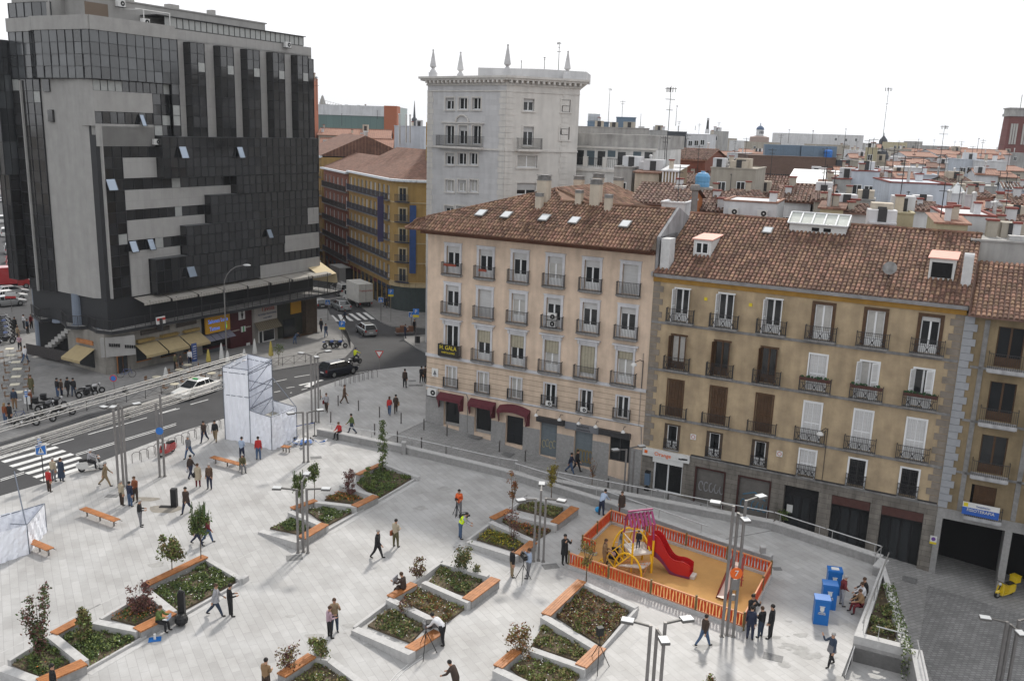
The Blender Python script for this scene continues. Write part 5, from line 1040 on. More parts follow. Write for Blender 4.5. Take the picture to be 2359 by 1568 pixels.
H_('grey block with vertical dark slot',1498,1538,300,205,10,GRW,'flat',win=2,rz=-.1)
H_('white stepped house with a dark strip window',1583,1634,309,220,12,WHR,'flat',win=3)
H_('pale grey roof rooms crowded with pipes',1636,1668,302,262,10,GRW,'flat',win=1)
H_('light terracotta gable roof over a red brick wall',1498,1640,345,122,16,mat('red brick wall',(.20,.075,.05),.9,var=.2),'gable',366,TERR)
H_('white low house with blue shadowed dish left of the brown brick building',1675,1722,352,215,10,WHR,'flat',win=3)
H_('large blank bluish white block with dark red parapet',2050,2190,420,88,9,WHB,'flat',rmt=RPAR,rz=-.2)
H_('pinkish white wall with one dark window',2009,2057,391,124,8,PKW,'flat',win=1)
H_('pale grey white low house right of the pinkish wall',2060,2138,385,152,9,WHR,'flat',win=2)
H_('small white gabled house with dark doorway',2138,2184,377,182,9,WHR,'gable',386,win=2)
H_('narrow white house with two dark windows in a column',2181,2212,376,178,8,WHR,'flat',win=2)
H_('tall bluish white house with six windows',2212,2262,367,170,9,WHB,'flat',win=6,rz=-.2)
H_('tall blank white party wall right of the bluish house',2258,2318,371,165,9,WHR,'flat',rz=-.2)
H_('grey rendered house with rooftop clutter right of the pyramid skylight',2245,2315,428,125,9,GRW,'flat',win=2)
H_('white house with pale blue pipework at the right edge',2316,2375,425,112,9,WHB,'gable',436,MTR,win=2)
t,w_,zw,zt=H_('white lift shaft box with small side windows',2220,2250,448,92,4,PKW,'flat')
t,w_,zw,zt=H_('low white room with a glass pyramid skylight',2186,2226,445,105,5,WHR,'flat',win=1);b=MB();b.faces([(0,0,zw),(w_,0,zw),(w_,4,zw),(0,4,zw),(w_/2,2,zw+1.2)],[(0,1,4),(1,2,4),(2,3,4),(3,0,4)]);b.build('skylight',MTR,t)
H_('terracotta roof slope with a white dormer right of the lift shaft',2258,2325,460,98,10,PKW,'shed',486,TERR)
H_('plain white chimney shaped block on the terracotta roofs',2294,2325,470,82,4,WHR,'flat',win=0)
H_('white terrace house with red brick parapet and grey cistern',2172,2292,492,66,7,WHR,'flat',rmt=RPAR,rz=-.3)
H_('pale yellow low room with a red lean-to roof beside it',2158,2230,507,62,5,YEW,'shed',512,TERR,rz=-.3)
H_('cream low wall room below the large white block',2047,2106,488,70,4,YEW,'flat',rz=-.3)
H_('white trellis walled terrace behind the tan ridge',2010,2060,500,66,4,WHR,'shed',512,WHR,rz=-.3)
H_('brown tiled roof with orange edge at the right border',2292,2375,516,66,8,GRW,'gable',545,TILE2,rz=-.3,win=0)
H_('grey cement walls with a dark louvre window above the right roof',2240,2385,552,60,5,GRW,'flat',win=2,rz=-.3)
for k,(a,c,y,d,m_,kd)in enumerate(((1799,1902,308,420,WHR,0),(1912,1990,311,400,WHR,0),(1718,1800,328,380,BEW,0),(1640,1720,331,430,BEW,0),(1880,1960,334,330,BEW,0),(2057,2090,328,360,YEW,0),(2098,2125,326,380,GRW,0),(2120,2186,336,340,GRW,0),(2158,2215,347,270,WHR,1),(2208,2252,345,280,WHR,1),(2250,2328,346,300,PKW,1),(2045,2100,343,300,BEW,0),(2000,2030,352,260,PKW,0),(2090,2160,352,250,WHR,1),(2040,2090,362,220,WHR,0),(2320,2362,352,300,GRW,0),(2320,2375,385,210,BEW,1),(2100,2150,368,210,WHR,1),(1960,1998,346,280,WHR,0),(1700,1760,345,300,WHR,1),(1620,1700,318,420,BEW,0),(1990,2025,330,420,GRW,0),(2230,2300,356,240,PKW,1),(2190,2240,358,235,WHR,1))):
 H_(('distant %s block %s on the skyline' if not kd else 'distant small %s house with a tiled gable %s')%(m_.name.split()[0],('far left','near the blue dome','with square top','beside the brown block','under thin masts','left of the black dome','in the haze','right of the grey dome','below the tower','in a white cluster','over terraces','between two white houses')[k%12]),a,c,y,d,14,m_,'gable' if kd else 'flat',y+9 if kd else None,TERR if kd else None,win=(k*7)%4,rz=-.1*(k%4),group='distant blocks on the skyline')
for xl,xr,y,ye,d,m_,kd,rm,wn,lb in(
 (1585,1640,398,410,118,WHR,'gable',FTILE,1,'white house with a low tiled roof right of the white sunroom'),(1560,1612,405,420,108,BEW,'gable',TILE2,1,'beige house with a brown tiled roof beside the light blue tank'),(1640,1700,372,0,135,GRW,'flat',None,2,'grey house left of the long brown brick building'),
 (1690,1730,378,390,140,WHR,'gable',TERR,2,'white gabled house touching the left end of the brown brick building'),(1810,1850,438,450,98,PKW,'shed',FTILE,1,'pink white lean-to between two tiled gables'),(1860,1925,398,412,135,BEW,'gable',FTILE,2,'beige house with a dull tiled roof below the brown brick building'),
 (1930,1985,388,402,150,WHR,'gable',TERR,2,'white house with a terracotta roof below the dark slate block'),(1985,2020,372,0,160,BEW,'flat',None,2,'beige cube house below the pale yellow tower'),(2020,2064,404,416,118,GRW,'gable',TILE2,1,'grey house with a brown roof right of the pinkish wall'),
 (2060,2120,400,412,135,PKW,'gable',TERR,2,'pink white house with a terracotta roof over the blank white block'),(2118,2160,402,0,130,WHB,'flat',None,2,'bluish white cube behind the blank white block'),(2150,2200,400,411,132,WHR,'gable',TERR,1,'white gabled house between the doorway house and the pyramid skylight'),
 (2192,2245,412,425,120,BEW,'gable',FTILE,1,'beige house with a tiled roof above the pyramid skylight'),(2240,2290,440,455,104,PKW,'gable',TERR,1,'pinkish house with a terracotta roof right of the lift shaft'),(2325,2372,455,470,92,WHR,'gable',TERR,1,'white gabled house under the pipework house at the right edge'),
 (2326,2372,490,505,78,PKW,'gable',TILE2,1,'pinkish house with brown tiles just above the right border roof'),(2106,2160,474,484,78,WHR,'gable',TILE2,1,'white low house with a tiled roof in front of the blank white block'),(2192,2250,470,480,82,WHR,'flat',RPAR,1,'white block with a red parapet below the pyramid skylight'),
 (1878,1915,450,462,80,BEW,'gable',TILE2,0,'small beige gable left of the pale yellow roof room'),(1945,2010,480,490,72,WHR,'gable',TILE2,1,'white low house with brown tiles right of the glazed lantern'),(1700,1760,446,456,90,PKW,'gable',TILE2,1,'pink white house with brown tiles behind the long parapet wall'),
 (2250,2300,392,402,150,WHR,'gable',TERR,1,'white house with terracotta gable below the blank party wall'),(2300,2345,398,408,150,BEW,'gable',TERR,2,'beige gabled house left of the pipework house'),(1600,1650,340,0,250,BEW,'flat',None,2,'beige block under the white stepped house'),
 (1650,1700,350,358,240,WHR,'gable',TERR,2,'white terracotta roofed house left of the blue screens'),(2040,2095,374,382,205,PKW,'gable',TERR,2,'pink white gabled house right of the grey dome'),(2095,2140,360,368,250,BEW,'gable',TERR,2,'beige gabled house under the grey skyline block'),(2140,2180,352,360,290,WHR,'gable',TERR,1,'white gabled speck house under the wide grey block'),
 (2180,2215,362,370,240,BEW,'gable',TERR,1,'beige gabled house above the tall bluish house'),(2262,2312,356,364,270,WHR,'gable',TERR,1,'white gabled house near the foot of the brick tower'),(1960,2000,356,364,230,PKW,'gable',TERR,1,'pink white gabled house left of the pale yellow tower'),(2022,2060,334,341,380,BEW,'gable',TERR,0,'beige far house right of the black dome'),
 (2090,2130,343,350,330,WHR,'gable',TERR,0,'white far gabled house left of the wide grey block'),(2184,2230,340,346,360,PKW,'gable',TERR,0,'pinkish far gabled house in the haze line'),(2228,2290,344,350,360,BEW,'gable',TERR,0,'beige far gabled row left of the brick tower'),(1680,1722,324,0,400,WHR,'flat',None,0,'white far cube left of the blue domed church'),(1900,1925,322,0,420,BEW,'flat',None,0,'beige far cube between two white skyline blocks')):
 H_(lb,xl,xr,y,d,8,m_,kd,ye or None,rm,win=wn,rz=-.3+.1*(xl%3))
t,w_,zw,zt=H_('long low building with green glass front and brick red end wall',716,918,243,300,30,mat('green glass front',(.10,.17,.16),.3,var=.1,spec=.5,brick=(2,20,.05,.7,(R(90),0,0))),'flat',rz=0,name='glass_hall');q=MB();q.box(0,w_*.86,-.3,0,zw-3.2,zw,0);q.box(w_*.86,w_+.3,-.35,8,-5,zw+.2,1);q.build('upper_wall',[WHR,mat('brick red wall',(.36,.12,.06),.9,var=.1)],t)
for a,c,y,ye,d,m_,lb in((733,850,298,312,215,BEW,'brown tiled long roof below the green glass hall'),(733,814,320,356,192,YST,'reddish hipped roof with pale ridge ribs left of the street'),(800,905,322,345,185,BEW,'weathered tiled roof with a zinc vent cap'),(760,870,340,372,176,GRW,'low dark tiled roof behind the red brown house'),(820,900,300,318,200,WHR,'white house with a bright ribbed glass roof')):
 H_(lb,a,c,y,d,12,m_,'gable',ye,TERR if y<330 else FTILE,win=2,rz=.1,group='tiled roofs beyond the yellow hotel')
H_('bluish white plant box with steel flues above the yellow attic',908,980,290,180,6,WHB,'flat',rz=0)
H_('orange brick stair tower seen at the edge of the glass office',714,723,180,215,4,mat('orange brick',(.30,.10,.05),.9),'flat',rz=0)
def mast(x,y0,y1,dist,label,arms=1,r=.04,kind='antenna',nm='antenna'):
 rr_=ray(0,x,y0);p=V2(rr_.x,rr_.y)*(dist/rr_.y);z0=CH+p.length/math.hypot(rr_.x,rr_.y)*rr_.z;z1=Z(p,0,x,y1);r=max(r,dist*.00028)
 b=MB();b.tube((0,0,0),(0,0,z1-z0),r,r*.6,6);L_=z1-z0
 rg_=random.Random(x)
 for k in range(arms):zz=L_*(.97-.12*k);s_=L_*.07;a=rg_.uniform(0,3);b.bar((-s_*math.cos(a),-s_*math.sin(a),zz),(s_*math.cos(a),s_*math.sin(a),zz),r*1.2,r*1.2)
 for k in range(arms*3):a=rg_.uniform(-1,1)*L_*.06;b.bar((a,0,L_*.93),(a,0,L_*.985),r,r)
 return tag(b.build(nm,IRON,loc=(p.x,p.y,z0)),label,kind,'aerials on the roofs')
for args in((1200,166,140,105,'small spiky television aerial above the stone building roof house',2),(1253,168,132,105,'thin aerial second from the right on the stone building roof',2),(1285,180,97,105,'tall lumpy mast beside the rightmost obelisk',3),(1400,292,203,160,'hooked lamp like aerial above the grey plant room',1),(1532,400,198,92,'tall latticed mast rising behind the white sunroom',3),(1556,290,243,190,'short hooked aerial right of the tall mast',1),(2030,345,200,150,'tallest mast, between two domes with a cluster at its foot',3),(2157,430,287,120,'street lamp shaped aerial over the white houses',2),(1474,300,262,170,'paired steel flue pole',0),(1601,300,290,240,'tiny aerial near the striped chimney',1),(730,255,176,150,'scaffold like mast at the glass office edge',3),(1188,290,255,180,'aerial left of the slate spire',2),(787,290,262,200,'thin aerial over the green glass hall left side',1),(869,275,255,200,'thin aerial over the green glass hall middle',1),(1815,330,298,300,'skylark thin mast left of the white block',1),(1870,330,300,300,'forked mast on the white block',2),(1945,330,296,300,'thin mast on the pale skyline block',1),(2250,350,318,250,'thin skyline mast nearer the brick tower',1),(2113,345,320,260,'thin mast over terraces',1),(2310,520,415,75,'dark thin mast at the right border',2),(2332,480,400,95,'second thin mast at the right border',1),(1890,470,395,90,'mast behind the glazed lantern',1),(1680,455,400,95,'mast left of the brown tiled gable',1),(2085,500,440,75,'mast in front of the blank white block',1)):mast(*args)
def tower(label,x,ytop,ybase,dist,w_,mt,cap,nm='church_tower'):
 rr_=ray(0,x,ybase);p=V2(rr_.x,rr_.y)*(dist/rr_.y);zt=Z(p,0,x,ytop);t=thing(nm,label,'tower',(p.x,p.y,-5),-.25);return t,zt+5
t,h_=tower('tall red brick tower with pale belfry openings and grey crown',2334,252,352,330,9,None,None)
BRK=mat('dark red brick',(.17,.06,.055),.9,var=.15,brick=(1.4,.6,.02,.8,(R(90),0,0)))
b=MB();w_=4.6;b.faces([(-w_*1.12,-w_*1.12,0),(w_*1.12,-w_*1.12,0),(w_*1.12,w_*1.12,0),(-w_*1.12,w_*1.12,0)]+[(a*w_*.84,c*w_*.84,h_-2.5)for a,c in((-1,-1),(1,-1),(1,1),(-1,1))],[(0,1,5,4),(1,2,6,5),(2,3,7,6),(3,0,4,7),(4,5,6,7)]);b.build('shaft',BRK,t)
b=MB();b.box(-w_*.95,w_*.95,-w_*.95,w_*.95,h_-2.5,h_-1.6);b.box(-w_*.88,w_*.88,-w_*.88,w_*.88,h_-1.6,h_);b.box(-w_*.95,w_*.95,-w_*.95,w_*.95,h_,h_+.4);b.tube((0,0,h_),(0,0,h_+5),.12);b.build('crown',GRW,t)
for k in range(2):
 q=MB();
 for i in range(3):q.box(-1.15+i*.8,-.6+i*.8,-w_*.98,-w_*.84,h_-12,h_-5)
 q.build('belfry_window',CURT,t,loc=(-1.9+k*3.8,-.05,0))
t,h_=tower('white drummed church with small blue dome on the skyline',1748,299,330,500,9,None,None,'domed_church');r_=500/2090
b=MB();b.lathe((0,0,0),[(22*r_,h_-14*r_-8),(21*r_,h_-16*r_),(9*r_,h_-13*r_)],12);b.build('base',mat('dull pink stone',(.30,.23,.20),.9),t);b=MB();b.lathe((0,0,0),[(8*r_,h_-15*r_),(8*r_,h_)],12);b.build('drum',WHR,t);b=MB();b.lathe((0,0,h_),[(9*r_,0),(7.5*r_,4.5*r_),(4*r_,7.5*r_),(1*r_,9*r_),(.6*r_,15*r_)],12);b.build('dome',mat('blue slate dome',(.06,.10,.18),.6),t)
for k in range(6):b=MB();a=R(-60+24*k-90+60);b.cbox((8*r_*math.cos(a),8*r_*math.sin(a),h_-6*r_),(2*r_,.6*r_,6*r_),rz=a+R(90));b.build('window',GLASS,t)
t,h_=tower('small black domed lantern beside the tallest mast',2032,325,345,450,5,None,None,'domed_church');r_=450/2090
b=MB();b.lathe((0,0,0),[(9*r_,h_-6),(9*r_,h_),(7*r_,6*r_),(0,9*r_)][:2]+[(8*r_,h_+3*r_),(4*r_,h_+8*r_),(1*r_,h_+12*r_),(.5*r_,h_+18*r_)],10);b.build('dome',DKW,t)
t,h_=tower('slender dark slate spire behind steel flues',954,232,285,480,4,None,None,'church_spire');r_=480/2090
b=MB();b.lathe((0,0,0),[(7*r_,h_-60*r_),(6.5*r_,h_-40*r_),(3*r_,h_-36*r_),(0.3*r_,h_)],8);b.build('spire',DKW,t)
t,h_=tower('stone belfry with pointed cap far beyond the green glass hall',743,219,262,400,4,None,None,'belfry');r_=400/2090
b=MB();b.lathe((0,0,0),[(9*r_,h_-60*r_),(8*r_,h_-22*r_),(7*r_,h_-18*r_),(3*r_,h_-4*r_),(.4*r_,h_)],8);b.build('cap',GRW,t)
t,h_=tower('striped factory like chimney with white tip on a roof',1629,272,300,262,2,None,None,'striped_chimney');r_=262/2090
b=MB();b.lathe((0,0,0),[(3.6*r_,h_-30*r_),(2*r_,h_-4*r_)],10,0);b.lathe((0,0,0),[(2.6*r_,h_-5*r_),(2.6*r_,h_)],10,1);b.lathe((0,0,0),[(5*r_,h_-34*r_),(4*r_,h_-24*r_)],10,1);b.build('stack',[DKW,WHR],t)
for x,y0,y1,d,r_ in((920,305,262,150,.16),(935,300,263,150,.12),(944,300,264,150,.12),(842,318,302,176,.35)):
 rr_=ray(0,x,y0);p=V2(rr_.x,rr_.y)*(d/rr_.y);z1=Z(p,0,x,y1);z0=Z(p,0,x,y0)-2;b=MB();b.lathe((0,0,0),[(r_,0),(r_,z1-z0-.2),(r_*1.5,z1-z0-.15),(r_*1.4,z1-z0)],8);tag(b.build('steel_flue',STEEL,loc=(p.x,p.y,z0)),'steel flue %s'%{920:'thickest of three above the yellow attic',935:'middle of three above the yellow attic',944:'rightmost of three above the yellow attic',842:'white capped on the tiled roofs by the street'}[x],'flue','flues on the roofs')
rr_=ray(0,1602,428);p=V2(rr_.x,rr_.y)*(76/rr_.y);b=MB();b.tube((0,0,-4),(0,0,Z(p,0,1602,440)),.26,n=12);b.lathe((0,0,Z(p,0,1602,440)),[(.3,0),(.42,.1),(.42,.25),(.36,.5)],12,1);tag(b.build('steel_flue',[GALV,CEMENT],loc=(p.x,p.y,0)),'thick grey flue with wide cap right behind the tan roof','flue')
rr_=ray(0,1617,428);p=V2(rr_.x,rr_.y)*(100/rr_.y);z0=Z(p,0,1617,430);b=MB();b.box(-1.2,1.2,-1.2,1.2,-5-z0,-.02,1);b.lathe((0,0,0),[(.78,0),(.8,.3),(.76,.45),(.8,.6),(.8,1.1),(.55,1.45),(.25,1.5),(.25,1.65)],14,0);tag(b.build('water_tank',[mat('light blue plastic tank',(.13,.33,.55),.4),GRW],loc=(p.x,p.y,z0)),'light blue ribbed plastic water tank on a roof','water tank')
b=MB();rr_=ray(0,735,238);p=V2(rr_.x,rr_.y)*(350/rr_.y);z=Z(p,0,735,238);b.bar((0,0,z),(11,2,z-1.3),.25,.25);b.bar((0,0,z+1.5),(11,2,z-1),.1,.1);b.tube((1,0,0),(1,0,z+2),.25)
for k in range(12):b.bar((k*.95,.1*k,z-.1*k),(k*.95+.5,.1*k,z+1.4-.2*k),.08,.08)
tag(b.build('tower_crane',mat('pale crane steel',(.35,.33,.3),.6),loc=(p.x,p.y,0)),'pale thin tower crane far behind the glass office','crane')
SOIL=mat('planting soil',(.11,.085,.055),.95,var=.35,scale=3,bump=.5,bscale=20)
# ------------------------------------------------------------------ low walls, ramp and rails between plaza and street
def wallrun(name,label,pts,wd,zt,zb=-.05,mt=None,side=1,rail=None,cat='wall',top=True):
 """pts: ground points of the visible face, left to right; zt list of top heights; wall body lies behind"""
 t=thing(name,label,cat,pts[0]);b=MB();q=MB();n=len(pts)
 for k in range(n-1):
  a,c=pts[k]-pts[0],pts[k+1]-pts[0];d=(c-a).normalized();nn=Vector((-d.y,d.x,0))*wd*side;za,zc=zt[k],zt[k+1];zb0=zb(pts[k])if callable(zb)else zb;zb1=zb(pts[k+1])if callable(zb)else zb
  b.faces([(a.x,a.y,zb0),(c.x,c.y,zb1),(c.x+nn.x,c.y+nn.y,zb1),(a.x+nn.x,a.y+nn.y,zb0),(a.x,a.y,za),(c.x,c.y,zc),(c.x+nn.x,c.y+nn.y,zc),(a.x+nn.x,a.y+nn.y,za)],[(0,1,5,4),(1,2,6,5),(2,3,7,6),(3,0,4,7),(4,5,6,7)])
  e=nn.normalized()*-.03
  q.faces([(a.x+e.x,a.y+e.y,za+.003),(c.x+e.x,c.y+e.y,zc+.003),(c.x+nn.x-e.x,c.y+nn.y-e.y,zc+.003),(a.x+nn.x-e.x,a.y+nn.y-e.y,za+.003),(a.x+e.x,a.y+e.y,za+.07),(c.x+e.x,c.y+e.y,zc+.07),(c.x+nn.x-e.x,c.y+nn.y-e.y,zc+.07),(a.x+nn.x-e.x,a.y+nn.y-e.y,za+.07)],[(0,1,5,4),(1,2,6,5),(2,3,7,6),(3,0,4,7),(4,5,6,7)])
 b.build('wall_body',mt or STONE,t)
 if top:q.build('coping',STONEL,t)
 return t
def rail(label,pts,zs,hgt=.55,off=0,seg=4.2,r=.035):
 o=pts[0];b=MB()
 for k in range(len(pts)-1):
  a,c=pts[k]-o,pts[k+1]-o;l_=(c-a).length;n=max(1,round(l_/seg));za,zc=zs[k],zs[k+1]
  for j in range(n):
   t0,t1=(j+.01)/n,(j+.985)/n;p,q=a+(c-a)*t0,a+(c-a)*t1;z0,z1=za+(zc-za)*t0,za+(zc-za)*t1
   b.tube((p.x,p.y,z0+hgt),(q.x,q.y,z1+hgt),r,n=6)
   for u in(.12,.88):s=a+(c-a)*((j+u)/n);zz=za+(zc-za)*((j+u)/n);b.tube((s.x,s.y,zz),(s.x,s.y,zz+hgt),r*.6,n=5)
 return tag(b.build('handrail',STEEL,loc=o),label,'handrail','steel handrails on the plaza walls')
w1=[G(11,857,1108),G(11,1550,1250),G(11,2281,1425),G(13,860,1060),G(13,1700,1325),G(14,700,1180,.0),G(14,1310,1372)]
z1=[.5,.5,.5,.5,.5,.5,.5]
wallrun('plaza_wall','long low grey granite wall on which the sitter in red rests, along the ramp',w1,.4,z1)
w2=[p+VA*.0 for p in W2];
wallrun('street_wall','low granite wall between the plaza and the sloping street, ending at the ivy planter',[W2[0],W2[1],W2[2],W2[3]],.45,[.45,.5,.5,.5],zb=lambda p:h(p.x,p.y)-.6)
RAMP=[]
slab('ramp_paving',[xy(p)for p in[w1[0]+VA*.42,w1[1]+VA*.42,w1[2]+VA*.42,w1[3]+VA*.42,w1[4]+VA*.42,w1[5]+VA*.42]]+[xy(W2[1]+VA*.0),xy(W2[0]),xy(w1[3]+VA*1.7),xy(w1[1]+VA*1.2)],lambda x,y:.05,PAVE,skirt=1.5,step=200)
b0=lambda k,o:w1[k]+VA*o
rail('steel rail behind the sitter in red on the long low wall',[b0(0,.55)+UA*.6,b0(1,.7),b0(2,.8),b0(3,.9)],[.05,.1,.1,.2],.95)
rail('steel rail continuing down the ramp behind the orange fence',[b0(3,.35),b0(4,.3),b0(5,.2)],[.55,.55,.55],.6)
rail('steel rail on the street wall from the phone shop to the ivy planter',[W2[0]+VA*.25,W2[1]+VA*.25,W2[2]+VA*.25,W2[3]+VA*.25],[.5,.55,.55,.55],.6)
b=MB();b.cbox((0,0,.45),(.3,.3,.95));b.cbox((0,0,.96),(.34,.34,.06),1);pst=b.build('stone_post',[STONE,STONEL]);pst.location=G(11,1565,1255)-VA*.05;tag(pst,'small square stone post against the low wall behind the sitting man in red','post')
o=dup(pst,loc=G(9,1640,730));o['label']='small square stone post by the end of the ramp wall beyond the orange fence'
IV=MB();t=thing('ivy_planter','tall triangular granite planter with ivy spilling over its street side','planter',APEX)
la,lb,lc=V2(0,0),TL-APEX,TR-APEX;b=MB()
b.prism([(la.x,la.y),(lb.x,lb.y),(lc.x,lc.y)],-4.6,.2)
ins=[]
for p,q,r_ in((lc,la,lb),(la,lb,lc),(lb,lc,la)):
 e1,e2=(p-q).normalized(),(r_-q).normalized();bi=(e1+e2).normalized();sn=abs(e1.x*bi.y-e1.y*bi.x);ins.append(q+bi*min(.42/sn,1.9))
outr=[la,lb,lc]
for k in range(3):
 p,q,r1,r0=outr[k],outr[(k+1)%3],ins[(k+1)%3],ins[k];b.faces([(v.x,v.y,z)for z in(.2,.62)for v in(p,q,r1,r0)],[(0,1,5,4),(2,3,7,6),(4,5,6,7)],1)
q=MB();q.face([(v.x,v.y,.22)for v in ins]);q.build('soil',SOIL,t)
b.build('planter_wall',[STONE,STONEL],t)
rail('bright steel rail on the left coping of the ivy planter',[APEX+(TL-APEX)*.02+UA*.25,TL+UA*.3+VA*.2],[.6,.6],.65,seg=5);rail('short steel rail on the near coping of the ivy planter',[TL+(TR-TL)*.35+VA*.35,TR-UA*.35+VA*.3],[.6,.6],.6,seg=3)
ed=TL+(TL-APEX)*.35
wallrun('ramp_wall','granite wall with rail at the bottom right corner, lower than the plaza',[TR,TR+(TR-APEX)*.55],.45,[.62,-.3],zb=-4.6,side=1)
rail('steel rail down the bottom right ramp',[TR+UA*.2,TR+(TR-APEX)*.5+UA*.2],[.62,-.25],.6);rail('short steel rail at the lower left of the ramp corner',[TL+(TL-APEX)*.16+UA*.25,TL+(TL-APEX)*.4+UA*.25],[.0,-.3],.9)
slab('lower_ramp',[xy(TL+UA*.05),xy(TR+UA*.0),xy(TR+(TR-APEX)*.55),xy(TL+(TL-APEX)*.5)],lambda x,y:-.75,PAVE,skirt=4,step=200)
# ------------------------------------------------------------------ leaves
def leafmat(name,col,isl=.5,hue=.03):return mat(name,col,.7,island=isl,hue=hue,spec=.25)
LG=leafmat('mid green leaves',(.115,.15,.04));LD_=leafmat('dark green leaves',(.065,.095,.032));LR=leafmat('purple red leaves',(.13,.06,.05));LO=leafmat('orange brown leaves',(.20,.09,.03));LY=leafmat('yellow green leaves',(.21,.17,.03));LB=leafmat('bronze green leaves',(.17,.14,.06),hue=.05)
BARK=mat('thin grey brown bark',(.12,.09,.065),.9,var=.3,scale=8);
FW=mat('white petals',(.7,.7,.66),.6);FO=mat('orange petals',(.6,.16,.02),.6,island=.3);FY=mat('yellow petals',(.62,.48,.03),.6,island=.3)
rl=random.Random(5)
def leaf(b,p,s,m=0,up=.3):
 d=Vector((rl.gauss(0,1),rl.gauss(0,1),rl.gauss(0,1)+up)).normalized();a=d.orthogonal().normalized();a.rotate(Matrix.Rotation(rl.uniform(0,6.28),3,d));c=d.cross(a);a*=s;c*=s*.55
 b.face([p-a,p-c*.9+a*.1,p+a,p+c*.9+a*.1],m)
def ground_cover(poly,zf,label,mats,dens=95,flowers=0,fm=None,hmax=.22,s=.075):
 """poly of world Vectors"""
 o=sum(poly,Vector())/len(poly);o.z=0;b=MB();xs=[p.x for p in poly];ys=[p.y for p in poly]
 def inside(x,y):
  c=False;j=len(poly)-1
  for i in range(len(poly)):
   a,d=poly[i],poly[j]
   if(a.y>y)!=(d.y>y)and x<(d.x-a.x)*(y-a.y)/(d.y-a.y)+a.x:c=not c
   j=i
  return c
 area=abs(sum(poly[i].x*poly[i-1].y-poly[i-1].x*poly[i].y for i in range(len(poly))))/2;N=int(area*dens*1.7);tuft=[(rl.uniform(min(xs),max(xs)),rl.uniform(min(ys),max(ys)),rl.uniform(.3,1))for _ in range(int(area*8))];tuft=[t_ for t_ in tuft if inside(t_[0],t_[1])]
 k=0;tries=0
 while k<N and tries<N*5:
  tries+=1
  if rl.random()<.75 and tuft:tx,ty,th=rl.choice(tuft);x,y=tx+rl.gauss(0,.13),ty+rl.gauss(0,.13);hh_=th*hmax*rl.uniform(.4,1.1)
  else:x,y=rl.uniform(min(xs),max(xs)),rl.uniform(min(ys),max(ys));hh_=rl.uniform(.02,.09)
  if not inside(x,y):continue
  k+=1;p=Vector((x-o.x,y-o.y,zf(x,y)+hh_));leaf(b,p,s*rl.uniform(.6,1.3),rl.randrange(len(mats)),.8)
 nf=int(area*flowers*.55);k=0
 while k<nf:
  x,y=rl.uniform(min(xs),max(xs)),rl.uniform(min(ys),max(ys))
  if inside(x,y):k+=1;p=Vector((x-o.x,y-o.y,zf(x,y)+rl.uniform(.1,.24)));leaf(b,p,.045,len(mats),1.5)
 return tag(b.build('ground_cover',mats+([fm]if fm else[]),loc=o),label,'ground cover',kind='stuff')
